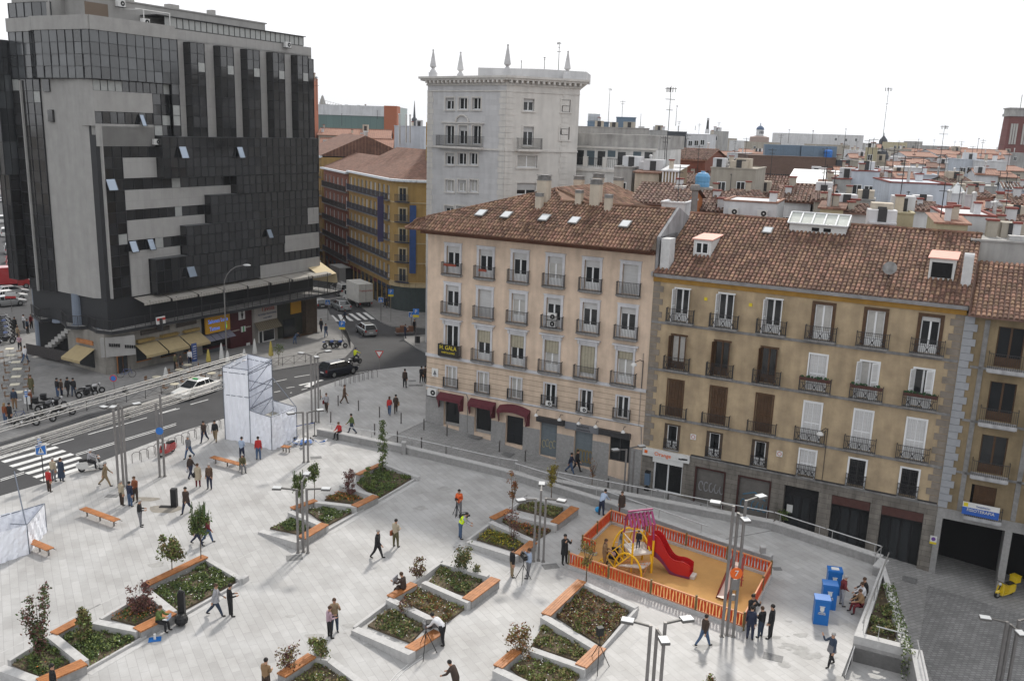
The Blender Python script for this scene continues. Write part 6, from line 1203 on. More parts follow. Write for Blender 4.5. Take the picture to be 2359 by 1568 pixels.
def plant(kind,label,base,ht,cw,lm,n=700,trunk=.35,group='young trees in the planters',shape='round',seed=1,ls=.075,cat='tree',name='young_tree'):
 r_=random.Random(seed);t=thing(name,label,cat,base,0,group);b=MB();w_=MB();th=ht*trunk
 if shape=='round':
  w_.tube((0,0,-.1),(.03,.02,th),.035,.025,6)
  for k in range(7):a=r_.uniform(0,6.28);e=Vector((math.cos(a)*cw*.33,math.sin(a)*cw*.33,th+(ht-th)*r_.uniform(.3,.9)));w_.tube((.03,.02,th-.02),e,.018,.006,5)
 elif shape in('flame','column'):
  w_.tube((0,0,-.1),(.02,0,ht*.8),.04,.01,6)
 elif shape in('bush','multi'):
  for k in range(6):a=k*1.05+r_.uniform(-.3,.3);w_.tube((0,0,-.1),(math.cos(a)*cw*.3,math.sin(a)*cw*.3,ht*r_.uniform(.6,.95)),.022,.006,5)
 elif shape=='vase':
  w_.tube((0,0,-.1),(0,0,th),.035,.026,6)
  for k in range(12):a=r_.uniform(0,6.28);q=r_.uniform(.2,.5)*cw;w_.tube((0,0,th*r_.uniform(.85,1.15)),(math.cos(a)*q,math.sin(a)*q,ht*r_.uniform(.75,1.)),.015,.004,5)
 w_.build('trunk',BARK,t)
 cl=[]
 if shape=='round':
  for k in range(16):a,f,rr=r_.uniform(0,6.28),r_.uniform(0,1),r_.uniform(.1,.36)*cw;cl.append((Vector((math.cos(a)*rr,math.sin(a)*rr,th+(ht-th)*(.12+.72*f)*(1))),cw*r_.uniform(.11,.2)))
 elif shape=='flame':
  for k in range(34):f=k/33;a=r_.uniform(0,6.28);q=cw*.3*math.sin(math.pi*min(1,.12+f*.86))**.7;cl.append((Vector((math.cos(a)*q*.7,math.sin(a)*q*.7,th*.4+(ht-th*.4)*f)),cw*.16))
 elif shape=='column':
  for s_ in range(5):
   a=s_*1.3;sx_,sy_=math.cos(a)*cw*.28,math.sin(a)*cw*.28;top=ht*(1-.16*s_*r_.uniform(.6,1))
   for k in range(8):f=k/7;cl.append((Vector((sx_*(.2+f),sy_*(.2+f),ht*.18+(top-ht*.18)*f)),cw*.11))
 elif shape in('bush','multi'):
  for k in range(16):a,f=r_.uniform(0,6.28),r_.uniform(.15,1);q=cw*.38*r_.uniform(.2,1)*(1 if shape=='multi' else math.sin(math.pi*min(.95,f*.8+.15)));cl.append((Vector((math.cos(a)*q,math.sin(a)*q,ht*f*.95)),cw*r_.uniform(.1,.17)))
 elif shape=='vase':
  for k in range(20):a,f=r_.uniform(0,6.28),r_.uniform(0,1);q=cw*.42*(.3+.7*f)*r_.uniform(.3,1);cl.append((Vector((math.cos(a)*q,math.sin(a)*q,th+(ht-th)*f)),cw*.13))
 ms=lm if isinstance(lm,list)else[lm]
 for k in range(int(n*1.35)):
  c,rr=r_.choice(cl);d=Vector((r_.gauss(0,1),r_.gauss(0,1),r_.gauss(0,1)));p=c+d*rr*.6;p.z=max(p.z,.1);leaf(b,p,1.15*ls*r_.uniform(.6,1.25),r_.randrange(len(ms)),.2)
 if kind=='spiky':
  for k in range(26):a=r_.uniform(0,6.28);q=cw*.4*r_.random()**.5;z0=th+(ht-th)*.55;b.bar((math.cos(a)*q,math.sin(a)*q,z0),(math.cos(a)*q*1.15,math.sin(a)*q*1.15,ht*r_.uniform(.9,1.1)),.03,.03,0)
 b.build('crown',ms,t);return t
# ------------------------------------------------------------------ planters with timber seats
ST=STONEL
def planter(name,label,walls,benches,beds,kerbs=()):
 o=G(walls[0][0],walls[0][1],walls[0][2]);t=thing(name,label,'planter',o)
 for i,xa,ya,za,xb,yb,zb_,wd in walls:
  p,q=G(i,xa,ya,za)-o,G(i,xb,yb,zb_)-o;d=Vector((q.x-p.x,q.y-p.y,0)).normalized();n_=Vector((-d.y,d.x,0))*wd/2;b=MB()
  b.faces([(p.x-n_.x,p.y-n_.y,-.02),(q.x-n_.x,q.y-n_.y,-.02),(q.x+n_.x,q.y+n_.y,-.02),(p.x+n_.x,p.y+n_.y,-.02),(p.x-n_.x,p.y-n_.y,za),(q.x-n_.x,q.y-n_.y,zb_),(q.x+n_.x,q.y+n_.y,zb_),(p.x+n_.x,p.y+n_.y,za)],[(0,1,5,4),(1,2,6,5),(2,3,7,6),(3,0,4,7),(4,5,6,7)])
  b.build('stone_wall',ST,t)
 for i,xa,ya,xb,yb,wd in benches:
  p,q=G(i,xa,ya,.5)-o,G(i,xb,yb,.5)-o;d=(q-p).normalized();n_=Vector((-d.y,d.x,0));b=MB(loc=(p.x,p.y,0),rz=math.atan2(d.y,d.x));l_=(q-p).length
  b.box(0,l_,-wd/2+.04,wd/2-.04,-.02,.41,1)
  for k in range(4):b.box(-.03,l_+.03,-wd/2+k*wd/4+.006,-wd/2+(k+1)*wd/4-.006,.43,.5,0)
  b.build('bench_seat',[WOOD,STONE],t)
 for i,pts,z0,lb,lm,de,fl,fm in beds:
  z0=.1;P_=[G(i,x,y,.14)for x,y in pts];b=MB();b.prism([(p.x-o.x,p.y-o.y)for p in P_]if sum((P_[k].x-P_[k-1].x)*(P_[k].y+P_[k-1].y)for k in range(len(P_)))<0 else[(p.x-o.x,p.y-o.y)for p in P_][::-1],-.02,z0);b.build('soil',SOIL,t);ground_cover(P_,lambda x,y:z0,lb,lm,de,fl,fm)
 for i,xa,ya,xb,yb,wd,hh_ in kerbs:
  p,q=G(i,xa,ya)-o,G(i,xb,yb)-o;b=MB();b.bar((p.x,p.y,hh_/2-.01),(q.x,q.y,hh_/2-.01),wd,hh_);b.build('kerb',ST,t)
 return t
gl=[LG,LD_]
planter('seat_planter','long zigzag planter with timber seats at the lower left, four beds',[(3,0,1470,.4,300,1575,.45,.45),(3,355,1245,.45,585,1430,.45,.42),(3,660,1150,.45,965,1210,.45,.42),(3,1030,945,.45,1205,1085,.45,.42),(3,1425,705,.4,1680,855,.3,.3),(3,1680,855,.3,1720,828,.3,.25),(3,60,1420,.3,350,1240,.4,.2),(3,700,1130,.3,1000,950,.42,.2)],
 [(3,375,1230,540,1140,.5),(3,1015,890,1425,695,.5),(3,955,1205,1200,1085,.62),(3,275,1565,580,1432,.62)],
 [(3,[(80,1440),(345,1300),(490,1425),(290,1530)],.2,'low green planting under the tall dark column shrub, lower left',gl,260,4,FO),(3,[(430,1250),(545,1180),(640,1160),(950,1275),(600,1475)],.2,'low green planting around the bush in the second bed, lower left',gl,260,3,FW),(3,[(720,1110),(1000,1000),(1115,1080),(940,1165)],.25,'orange flower bed under the purple shrub, lower left',[LG,LO,LD_],230,60,FO),(3,[(1050,935),(1415,745),(1665,855),(1215,1095)],.2,'largest green bed with white specks under two standard trees',gl,240,22,FW)],[(3,600,1500,1725,858,.12,.14),(3,620,1520,1745,868,.3,.02)])
planter('seat_planter','zigzag planter with timber seats left of centre, nearest the white wrapped tower',[(8,0,540,.12,130,600,.45,.45),(3,1815,520,.1,2080,595,.45,.4),(8,60,385,.45,310,490,.45,.4),(8,235,318,.45,530,350,.45,.35),(8,415,200,.45,655,280,.45,.35),(8,720,55,.4,955,145,.3,.3)][1:],
 [(8,75,360,235,305,.45),(8,140,565,300,470,.6),(8,510,345,655,275,.55),(8,530,125,685,55,.4)],
 [(3,[(1880,495),(2060,415),(2200,480),(2080,535)],.25,'small green bed under the spiky round tree behind a lamp post',gl,260,3,FW),(8,[(170,370),(240,330),(490,385),(320,475)],.22,'green bed with white specks left of centre',gl,240,22,FW),(8,[(300,298),(400,240),(570,290),(505,325)],.25,'orange flower bed beside the red barberry, left of centre',[LG,LO],230,70,FO),(8,[(525,185),(700,78),(930,132),(675,292)],.2,'largest green bed around the flame shaped shrub',gl,280,2,FW)],[(8,310,530,962,150,.12,.14),(8,325,545,975,162,.3,.02)])
planter('seat_planter','planter with three timber seats and flower beds left of the orange playground',[(8,1300,590,.3,1640,695,.45,.45),(8,1455,455,.45,1755,590,.45,.38),(8,1570,400,.45,1915,480,.45,.35),(8,1710,285,.35,2010,345,.4,.3),(8,1300,580,.3,1705,285,.35,.15)],
 [(8,1470,430,1590,372,.5),(8,1650,680,1755,595,.55),(8,1905,460,2045,355,.6)],
 [(8,[(1360,572),(1450,500),(1705,592),(1630,655)],.22,'yellow flowering bed left of the triple lamp post',[LG,LY],230,75,FY),(8,[(1530,442),(1600,395),(1890,505),(1770,582)],.22,'orange flowering bed crossed by the triple lamp post',[LG,LO,LR],230,70,FO),(8,[(1640,362),(1740,302),(1990,342),(1900,425)],.22,'dull brown green bed behind the triple lamp post',[LB,LG],220,6,FW)],[(8,1290,595,1705,275,.1,.1)])
planter('seat_planter','central planter with four timber seats and sparse rose beds',[(8,510,1200,.2,910,1370,.5,.45),(8,745,990,.45,1090,1155,.45,.38),(8,990,875,.45,1310,1015,.45,.36),(8,1120,742,.35,1440,832,.4,.3),(8,505,1190,.2,1110,742,.35,.14)],
 [(8,760,975,920,885,.5),(8,895,1340,1090,1220,.62),(8,1295,995,1490,850,.62)],
 [(8,[(600,1172),(750,1055),(1010,1172),(900,1290)],.22,'sparse rose bed nearest the bending man in white',[LG,LB,LD_],200,9,FW),(8,[(850,990),(920,905),(1300,1035),(1135,1160)],.22,'sparse rose bed behind the man reading on a seat',[LG,LB,LO],180,10,FW),(8,[(1010,885),(1120,765),(1420,842),(1290,960)],.22,'sparse rose bed below the two bushy shrubs in the centre',[LB,LG,LD_],200,8,FW)],[(8,1140,1168,1310,1020,.1,.1),(8,1120,735,505,1195,.08,.1)])
planter('seat_planter','large planter with a long timber seat touching the orange playground fence',[(9,110,1110,.45,470,1325,.45,.42),(9,400,880,.45,765,1048,.4,.35),(8,1490,1480,.45,1720,1590,.45,.42),(9,20,1340,.4,410,1475,.45,.38),(9,765,1055,.35,525,1330,.2,.14)],
 [(9,130,1095,378,862,.55),(9,375,1455,510,1325,.6),(8,1510,1460,1640,1350,.5)],
 [(9,[(200,1105),(395,905),(735,1042),(520,1312)],.25,'reddish brown bed nearest the playground with the long seat',[LR,LB,LG,LO],230,10,FW),(9,[(25,1312),(110,1165),(440,1322),(370,1422)],.22,'green brown bed in front of the black speaker stand',[LG,LB],220,9,FW),(8,[(1590,1462),(1740,1385),(2110,1485),(2010,1600),(1800,1640)],.22,'green brown bed at the bottom centre right',[LG,LB],220,9,FW)],[(9,530,1345,775,1065,.1,.1)])
planter('seat_planter','planter cut by the bottom edge left of centre with one timber seat',[(8,330,1412,.4,560,1580,.4,.35),(8,215,1390,.45,330,1412,.45,.3)],[(8,0,1520,210,1385,.55)],
 [(8,[(20,1600),(230,1430),(330,1420),(520,1570),(300,1750)],.22,'brown green bed at the bottom edge left of centre',[LB,LG],220,6,FW)])
def at_h(i,bx,by,tx,ty,z=0):g=G(i,bx,by,z);return g,Z(g,i,tx,ty)-z
for kind,i,bx,by,tx,ty,cw,lm,n,tr,shp,lb,ls in(
 ('',3,285,1430,265,905,1.5,[LD_,LR],1500,.2,'column','tall dark many stemmed column shrub at the lower left corner',.07),
 ('',3,590,1290,600,1060,1.1,[LG,LB],700,.3,'bush','round green bush in the second lower left bed',.08),
 ('',3,985,1110,950,872,1.5,LR,700,.3,'multi','purple red shrub over the orange flowers, lower left',.07),
 ('',3,1198,850,1165,562,1.35,[LG,LB],800,.45,'round','loose crowned standard tree, left of the pair over the largest lower bed',.09),
 ('spiky',3,1400,770,1400,370,1.25,[LD_,LG],1300,.45,'round','dense round tree with upright spikes, right of the pair over the largest lower bed',.07),
 ('spiky',3,2090,440,2085,125,.95,[LD_,LG],900,.5,'round','spiky round tree right behind the head of a triple lamp post',.06),
 ('',3,2190,325,2185,32,.9,[LD_,LG],800,.5,'round','small dense ball tree on a thin stem beside the lamp post tree',.06),
 ('',8,478,285,470,98,1.1,LR,600,.3,'multi','red barberry like shrub left of centre',.06),
 ('',8,605,250,600,80,.95,LG,600,.2,'bush','light green bush next to the red shrub',.06),
 ('',8,705,135,712,-240,.95,[LD_,LG],1300,.2,'flame','narrow flame shaped evergreen at the planter end, standing before the low wall',.055),
 ('',8,1605,470,1640,112,.95,LO,420,.45,'vase','thin orange brown vase shaped tree left of the triple lamp post',.05),
 ('',8,1880,290,1885,62,1.1,LY,700,.4,'vase','yellow green vase shaped tree in front of the ramp wall',.055),
 ('',8,1610,600,1600,375,1.2,LR,300,.3,'multi','dark red sparse shrub over yellow flowers',.055),
 ('',8,1245,820,1240,640,1.6,[LB,LD_],700,.25,'multi','largest bronze bush at the top of the central planter',.07),
 ('',8,1360,850,1358,765,.7,[LB,LD_],220,.25,'bush','small bush right of the largest central bush',.06),
 ('',8,950,870,945,705,.95,[LB,LR],420,.3,'multi','bronze shrub behind the man reading',.06),
 ('',8,870,1110,870,1010,1.1,[LR,LB],300,.25,'multi','reddish thin shrub between the two lower central beds',.06),
 ('',8,1650,1395,1645,1225,1.5,[LB,LO],650,.3,'multi','bronze shrub over the left seat of the large right planter',.07),
 ('',9,410,870,425,590,1.1,[LB,LY],380,.4,'vase','olive sparse tree rising through the playground fence corner',.06),
 ('',9,350,1250,360,1130,.8,[LB,LG],300,.3,'bush','small bush where two beds meet in the large right planter',.06),
 ('',8,265,1440,265,1262,1.15,[LB,LG],600,.3,'multi','bronze green shrub at the bottom edge left of centre',.07),
 ('',8,55,1530,55,1355,1.3,[LR,LB],450,.3,'multi','pinkish bronze shrub at the bottom edge, left of the bronze green one',.065),
 ('',9,1270,1640,1280,1535,.9,[LO,LG],220,.3,'bush','tip of a shrub at the bottom edge near the three headed lamp',.06)):
 g,hh_=at_h(i,bx,by,tx,ty);plant(kind,lb,g,hh_,cw,lm,n,tr,shape=shp,seed=int(bx+by),ls=ls,name='young_tree' if tr>.38 else 'shrub',cat='tree' if tr>.38 else 'shrub')
for i,bx,by,tx,ty,cw,lm,n,lb in((14,640,745,640,690,.9,[LG,LY],250,'pale small street shrub before the first graffiti shutter'),(14,1430,1015,1455,845,.9,[LG,LD_],350,'slim green street tree before the black shop front'),(16,1893,640,1900,455,1.3,[LG,LD_],300,'small bare looking tree outside the tavern front'),(13,1625,1150,1635,850,1.0,LO,60,'nearly leafless street sapling right of the walking pair')):
 g=T(i,bx,by);plant('',lb,g,Z(g,i,tx,ty)-g.z,cw,lm,n,.45,shape='vase' if n<300 else 'round',seed=int(bx),ls=.06,group='street trees')
IVP=[APEX+v for v in ins]
ground_cover(IVP,lambda x,y:.36,'rough ivy and shrubs filling the triangular planter',[LG,LD_,LB],210,3,FW,.3,.08)
b=MB();rr=random.Random(9)
for k in range(1500):
 f=rr.random()**.8;p=APEX+(TR-APEX)*(.3+.75*f);b_=Vector((p.x-APEX.x+rr.uniform(-.45,.12),p.y-APEX.y+rr.uniform(-.1,.1),0));out=rr.random();b_.x+=.1*out;b_.z=.66-max(0,out-.35)*2.4*f;leaf(b,b_,.07,rr.choice((0,1,0,1,0,1,2)),.2)
tag(b.build('ivy',[LG,LD_,FW],loc=APEX),'ivy hanging down the street side of the triangular planter','ivy',kind='stuff')
# ------------------------------------------------------------------ timber benches
def bench(label,p,q,back=False):
 d=q-p;l_=d.length;t=thing('bench',label,'bench',p,math.atan2(d.y,d.x),'backless timber benches');b=MB()
 for k in range(5):b.box(0,l_,-.24+k*.097,-.155+k*.097,.42,.46)
 b.build('seat',WOOD,t)
 for f in(.12,.5,.9):
  b=MB();b.box(l_*f-.03,l_*f+.03,-.04,.04,0,.4);b.box(l_*f-.03,l_*f+.03,-.22,.22,.37,.42);b.build('leg',GALV,t)
 b=MB();b.tube((l_-.05,.2,.38),(l_+.2,.2,.38),.02);b.tube((l_-.05,-.2,.38),(l_+.2,-.2,.38),.02);b.build('rail',GALV,t);return t
bench('timber bench in open paving left of the black bin post',G(3,570,360,.45)*1,G(3,820,442,.45))if False else None
for lb,i,a,c in(('timber bench in open paving left of the black post',3,(575,362),(815,448)),('timber bench on which a brown coated person sits near the white wrapped tower',22,(905,662),(1300,765)),('short timber bench emerging from the white sheet box at the left edge',3,(195,582),(350,648)),('small timber bench beside the loose plastic at the white tower',22,(1800,525),(1900,540))):
 p,q=G(i,*a,.45),G(i,*c,.45);p.z=q.z=0;bench(lb,p,q)
# ------------------------------------------------------------------ lamp posts of three poles
LH=mat('lamp head white top',(.5,.51,.52),.35);LS=mat('lamp head grey side',(.12,.115,.11),.5)
def lamp(label,base,tops,heads,r=.1,spread=.34,th=.055,group='triple pole lamp posts'):
 t=thing('lamp_post',label,'lamp post',base,0,group)
 n=len(tops)
 for k,ht in enumerate(tops):
  a=2.2+k*2.1;x,y=(math.cos(a)*spread,math.sin(a)*spread)if n>1 else(0,0);x=(k-(n-1)/2)*.28;y=.12*(k%2)
  b=MB();b.box(x-.06,x+.06,y-.06,y+.06,-.02,ht);b.box(x-.1,x+.1,y-.1,y+.1,-.02,.05);b.build('pole',GALV,t)
  if k<len(heads):
   dx,dy=heads[k];l_=math.hypot(dx,dy)or 1;ux_,uy_=dx/l_,dy/l_;b=MB();b.bar((x,y,ht-.05),(x+ux_*(.35+l_),y+uy_*(.35+l_),ht+.02),.08,.08,1);c=(x+ux_*(.55+l_),y+uy_*(.55+l_));rz=math.atan2(uy_,ux_)
   b.cbox((c[0],c[1],ht+.0),(.5,.36,.1),1,rz);b.cbox((c[0],c[1],ht+.065),(.48,.34,.03),0,rz);b.build('lamp_head',[LH,LS],t)
 return t
std=[(-.3,.05),(.1,-.5),(.35,.05)]
for lb,g,tops,hd in(('triple lamp post standing at the corner of the left middle planter',G(3,2110,675),(3.9,4.35,3.95),[(-.55,.0),(.02,.45),(.55,.0)]),
 ('triple lamp post between the flower planter and the playground',G(8,1790,735),(3.85,4.3,3.9),[(-.35,-.15),(.02,.35),(.35,-.15)]),
 ('tallest lamp post, rising through the near playground fence',G(9,1400,1255),(6.9,6.5,7.2),[(-.3,.1),(.05,-.3),(.35,.2)]),
 ('lamp post with low grey heads beside the white wrapped tower',G(11,768,1325),(3.85,3.8),[(-.3,-.2),(.35,.2)]),
 ('tall triple lamp post on the pavement beyond the white wrapped tower',G(11,845,1000),(5.75,5.65,5.9),[(-.3,.1),(.05,-.1),(.3,.25)]),
 ('triple lamp post rising beside the three standing men, left',G(21,1245,1445),(5.4,5.75,5.6),[(-.3,.15),(.0,-.2),(.3,.3)])):lamp(lb,g,tops,hd)
def lamp_from_head(lb,i,x,y,ht,tops,hd,zg=0):
 p=G(i,x,y,zg+ht);lamp(lb,V2(p.x,p.y,zg),tops,hd)
lamp_from_head('triple lamp post with three white heads at the bottom right of centre',9,915,1160,5.4,(5.3,5.1,5.45),[(-.35,.1),(.05,-.35),(.35,.1)])
lamp_from_head('triple lamp post at the bottom right corner over the cobbles',10,2240,1120,5.0,(5.3,5.1,5.4),[(-.4,.1),(.0,-.3),(.3,.1)],-3.4)
g=T(13,1965,1275);lamp('triple lamp post on the street left of the phone shop',g,(4.0,4.1,3.9),[(-.3,-.1),(.3,.1)])
g=G(21,1640,1340);t=lamp('double pole with a small blue round sign near the bicycle racks',g,(5.3,5.9),[]);b=MB();b.tube((.1,-.2,3.4),(.1,-.24,3.4),.26,n=16);b.cbox((.05,-.12,3.0),(.3,.2,.35),1);b.build('round_sign',[mat('sign blue',(.03,.16,.5),.4),GALV],t)
SIGN_T=None
# ------------------------------------------------------------------ bollards, racks, posts
b=MB();b.lathe((0,0,0),[(.055,0),(.055,.86),(.07,.87),(.07,.9),(.03,.95)],10);bo=b.build('bollard',GALV,None,True);P_=[G(11,885,815),G(11,1030,865),G(11,1195,905),G(11,1365,958),G(11,1540,1010),G(11,1725,1060),G(11,970,1000),G(11,1325,1100),G(11,1510,1160),G(11,1705,1212),G(11,1905,1285)]+[T(13,238,635),T(13,740,790),T(13,988,880),T(14,40,735),T(14,330,795),T(14,640,905),T(13,1780,1150),T(13,2060,1235)]
for k,p in enumerate(P_):
 o=bo if k==0 else dup(bo);o.location=p;tag(o,'thin grey steel bollard in the rows across the upper plaza and sloping street','bollard','thin steel bollards');
b=MB();pts=[(0,0,0),(0,0,.62)]+[(.3-.3*math.cos(a),0,.62+.18*math.sin(a))for a in(.5,1.0,1.57,2.1,2.6)]+[(.6,0,.62),(.6,0,0)];b.path(pts,.025,6);rk=b.build('bicycle_rack',GALV)
def racks(a,c,n,first,grp,ang):
 global rk
 for k in range(n):o=rk if first and k==0 else dup(rk);o.location=a+(c-a)*k/(n-1);o.rotation_euler.z=ang;tag(o,grp,'bicycle rack','steel bicycle racks along the kerb')
racks(G(11,1005,712),G(11,1300,640),9,True,'steel hoop bicycle rack in the curved row behind the dark car',R(30));racks(G(21,1340,1200),G(22,1000,290),14,False,'steel hoop bicycle rack in the long row beside the left roadway',R(30))
g,hh_=at_h(3,1215,352,1210,228);b=MB();b.box(-.18,.18,-.16,.16,0,hh_);o=tag(b.build('black_post',BLACK,loc=g),'dark rectangular post with fallen panel amid wet paving','post');b=MB();b.box(-.9,-.1,-.25,.05,0,.05);b.build('base_panel',BLACK,o)
WET=mat('dusty patch',(.24,.22,.19),.7,var=.3,scale=2)
b=MB()
for(i,x,y,ra,rb_)in((3,1150,370,1.0,.7),(3,1010,300,.9,.4)):
 g=G(i,x,y,.005);b.face([(g.x+ra*math.cos(a)*(1+.15*math.sin(3*a)),g.y+rb_*math.sin(a)*(1+.2*math.cos(2*a)),.005)for a in[R(k*20)for k in range(18)]])
r_=random.Random(12)
for(x,y,n_,sx_,sy_)in((1860,1500,16,60,40),(1790,1440,8,50,30),(1300,1500,8,90,30),(700,1450,6,200,60),(420,1330,6,200,80),(1650,1500,6,60,30),(900,1150,7,200,60),(1980,1560,6,60,20)):
 for k in range(n_):
  g=G(0,x+r_.uniform(-sx_,sx_),y+r_.uniform(-sy_,sy_));s_=r_.uniform(.08,.45);ph=r_.uniform(0,6);b.face([(g.x+s_*math.cos(a)*(1+.35*math.sin(3*a+ph)),g.y+.7*s_*math.sin(a)*(1+.3*math.cos(2*a+ph)),.0055+.0001*k)for a in[R(q*30)for q in range(12)]],1)
b.build('pavement_stains',[WET,mat('worn grey patch',(.33,.325,.315),.7,var=.2,scale=3)])['kind']='structure'
b=MB()
for i,xa,ya,xb,yb,w_ in((3,0,1372,860,950,.07),(3,600,1080,700,1030,.05),(8,0,400,410,180,.07),(8,1500,885,1592,800,.09),(8,1290,590,1120,735,.05),(3,1820,640,1300,880,.05),(9,700,1340,800,1250,.05),(0,2030,1330,1960,1480,.05)):
 p,q=G(i,xa,ya),G(i,xb,yb);d=(q-p).normalized();n_=Vector((-d.y,d.x,0))*w_/2;b.face([(v.x,v.y,.004)for v in(p-n_,q-n_,q+n_,p+n_)])
b.build('paving_channel',STONEL)['kind']='structure'
BL=paint('bright blue enamel',(.012,.13,.42),.35)
for k,(i,x,y)in enumerate(((10,640,1075),(10,705,950),(10,745,830))):
 g=G(i,x,y);t=thing('recycling_cabinet',('nearest and tallest looking of three bright blue cabinets','middle of three bright blue cabinets','farthest of three bright blue cabinets, with a paper on its top')[k],'cabinet',g,R(-12),'blue cabinets at the plaza end')
 b=MB();b.box(-.36,.36,-.3,.3,0,1.28);b.box(-.39,.39,-.33,.33,1.28,1.4);b.build('body',BL,t);b=MB();b.box(-.1,.1,-.325,-.302,.8,.98);b.box(-.13,.13,-.325,-.302,1.0,1.04);b.box(-.16,.16,-.325,-.302,.68,.71)
 b.face([(-.1,-.33,.8),(.0,-.33,.72),(.1,-.33,.8)]);b.build('emblem',WHITE,t);text('MADRID',.1,WHITE,t,(0,-.33,.62))
 if k==2:b=MB();b.box(-.2,.2,-.15,.15,1.4,1.43);b.build('paper',WHITE,t)
# ------------------------------------------------------------------ orange playground
SAND=mat('golden rubber sand',(.47,.26,.09),.9,var=.14,scale=.8,bump=.3,bscale=30);FR=paint('orange red slat',(.52,.055,.008),.45);FRL=paint('salmon rail',(.6,.25,.12),.5);OLV=paint('olive post',(.16,.12,.05),.6)
c4=[G(9,285,770),G(9,1510,1212),G(9,1700,838),G(9,580,462)];sw,se,ne,nw=c4
w3=[G(9,380,655),G(9,480,690)]
slab('playground_sand',[xy(sw+VA*.02),xy(se),xy(ne),xy(nw),xy(w3[0])],lambda x,y:.03,SAND,skirt=.02,step=100)
pf=thing('playground_fence','orange red slatted fence round the sandy playground','fence',sw)
def fence_run(p,q,posts=True,first=0,kerb=True):
 d=(q-p);l_=d.length;u_=d/l_;rz=math.atan2(d.y,d.x);n=max(1,round(l_/2.55));o=p-sw
 for j in range(n):
  b=MB(loc=(o.x+u_.x*l_*j/n,o.y+u_.y*l_*j/n,0),rz=rz);L_=l_/n;b.box(0.03,L_-.03,-.03,.03,.86,.93,1);b.box(.03,L_-.03,-.03,.03,.2,.26,1);m_=max(1,round(L_/.19))
  for k in range(m_):
   x=.06+(L_-.12)*(k+.5)/m_;a,c=(.07,.036)if k%2 else(.036,.07);w_=(L_-.12)/m_;wob=.02*math.sin(k*2.4)
   b.faces([(x-a,-.015,.26),(x+a,-.015,.26),(x+c+wob,-.015,.86),(x-c+wob,-.015,.86),(x-a,.015,.26),(x+a,.015,.26),(x+c+wob,.015,.86),(x-c+wob,.015,.86),(x-.05-wob*.6,-.015,.56),(x+.05-wob*.6,-.015,.56),(x-.05-wob*.6,.015,.56),(x+.05-wob*.6,.015,.56)],[(0,1,9,8),(8,9,2,3),(4,10,11,5),(10,7,6,11),(1,5,11,9),(9,11,6,2),(0,8,10,4),(8,3,7,10)],0)
  b.build('fence_panel',[FR,FRL],pf);b=MB();x,y=o.x+u_.x*l_*j/n,o.y+u_.y*l_*j/n;b.box(x-.05,x+.05,y-.05,y+.05,0,1.02);b.build('post',OLV,pf)
 b=MB();e=q-sw;b.bar((o.x,o.y,.09),(e.x,e.y,.09),.22,.2);b.build('kerb',STONEL,pf)
fence_run(sw,se);fence_run(se,ne);fence_run(ne,nw);fence_run(nw,w3[0]);fence_run(w3[0],w3[1])
YL=paint('yellow tube',(.75,.42,.01),.35);RDP=mat('glossy red plastic',(.42,.012,.015),.25,var=.08,scale=1,spec=.5);PUR=mat('purple plastic',(.16,.03,.08),.35);MAG=mat('magenta slats',(.27,.04,.13),.45);WHP=mat('off white deck',(.55,.5,.45),.6,var=.1)
g=G(33,567,985);pc=thing('climbing_frame','climbing frame with red wavy slide, purple slatted roof and yellow hoops','climbing frame',g)
L_=lambda i,x,y,z=0:G(i,x,y,z)-g
a1=V2(0,0);a2=V2(-.35,1.35);a3=V2(-1.55,.95);a4=V2(-1.2,-.4)
for p in(a1,a2,a3,a4):b=MB();b.tube((p.x,p.y,0),(p.x,p.y,1.9),.06,n=8);b.tube((p.x,p.y,1.9),(p.x*.9-.07,p.y*.9+.05,2.85),.045,n=8,m=1);b.build('post',[YL,MAG],pc)
b=MB();b.prism([(p.x,p.y)for p in(a4,a1,a2,a3)],1.1,1.2);b.build('deck',WHP,pc);b=MB();b.prism([(p.x,p.y)for p in(a4-V2(.9,.1),a1-V2(.6,.8),a1-V2(0,.02),a4)],.55,.62);b.build('deck',WHP,pc)
b=MB();mid=(a1+a2+a3+a4)/4;
for s,(p,q)in((-1,(a4,a1)),(1,(a3,a2))):
 d=(q-p);up=((a2+a3)/2-(a1+a4)/2).normalized()
 for k in range(7):
  f=(k+.5)/7;e0=p-up*.15*(-s)*-1+d*(-.15+1.3*f);e1=(p+q)/2;top=mid+d*(-.65+1.3*f)+V2(0,0,3.35);lo=Vector((e0.x,e0.y,2.75));b.bar(lo,top,.13,.04)
b.bar(mid-(a1-a4)*.6+V2(0,0,3.48),mid+(a1-a4)*.6+V2(0,0,3.48),.1,.08);b.build('slatted_roof',MAG,pc)
dirs=(L_(33,1050,1045)-(a1+a2)/2).normalized();st=(a1+a2)/2+dirs*.05;n=20;b=MB();sd_=Vector((-dirs.y,dirs.x,0));LEN=(L_(33,1050,1045)-st).length+.35
P=[]
for k in range(n+1):
 f=k/n;z=1.25*(1-f)+.12+.3*math.sin(f*2*math.pi*1.15)*(1-f*.3)-.08*f;x=LEN*f;P.append((st+dirs*x,z,.8+.3*math.sin(math.pi*(f*1.7+.15))**2))
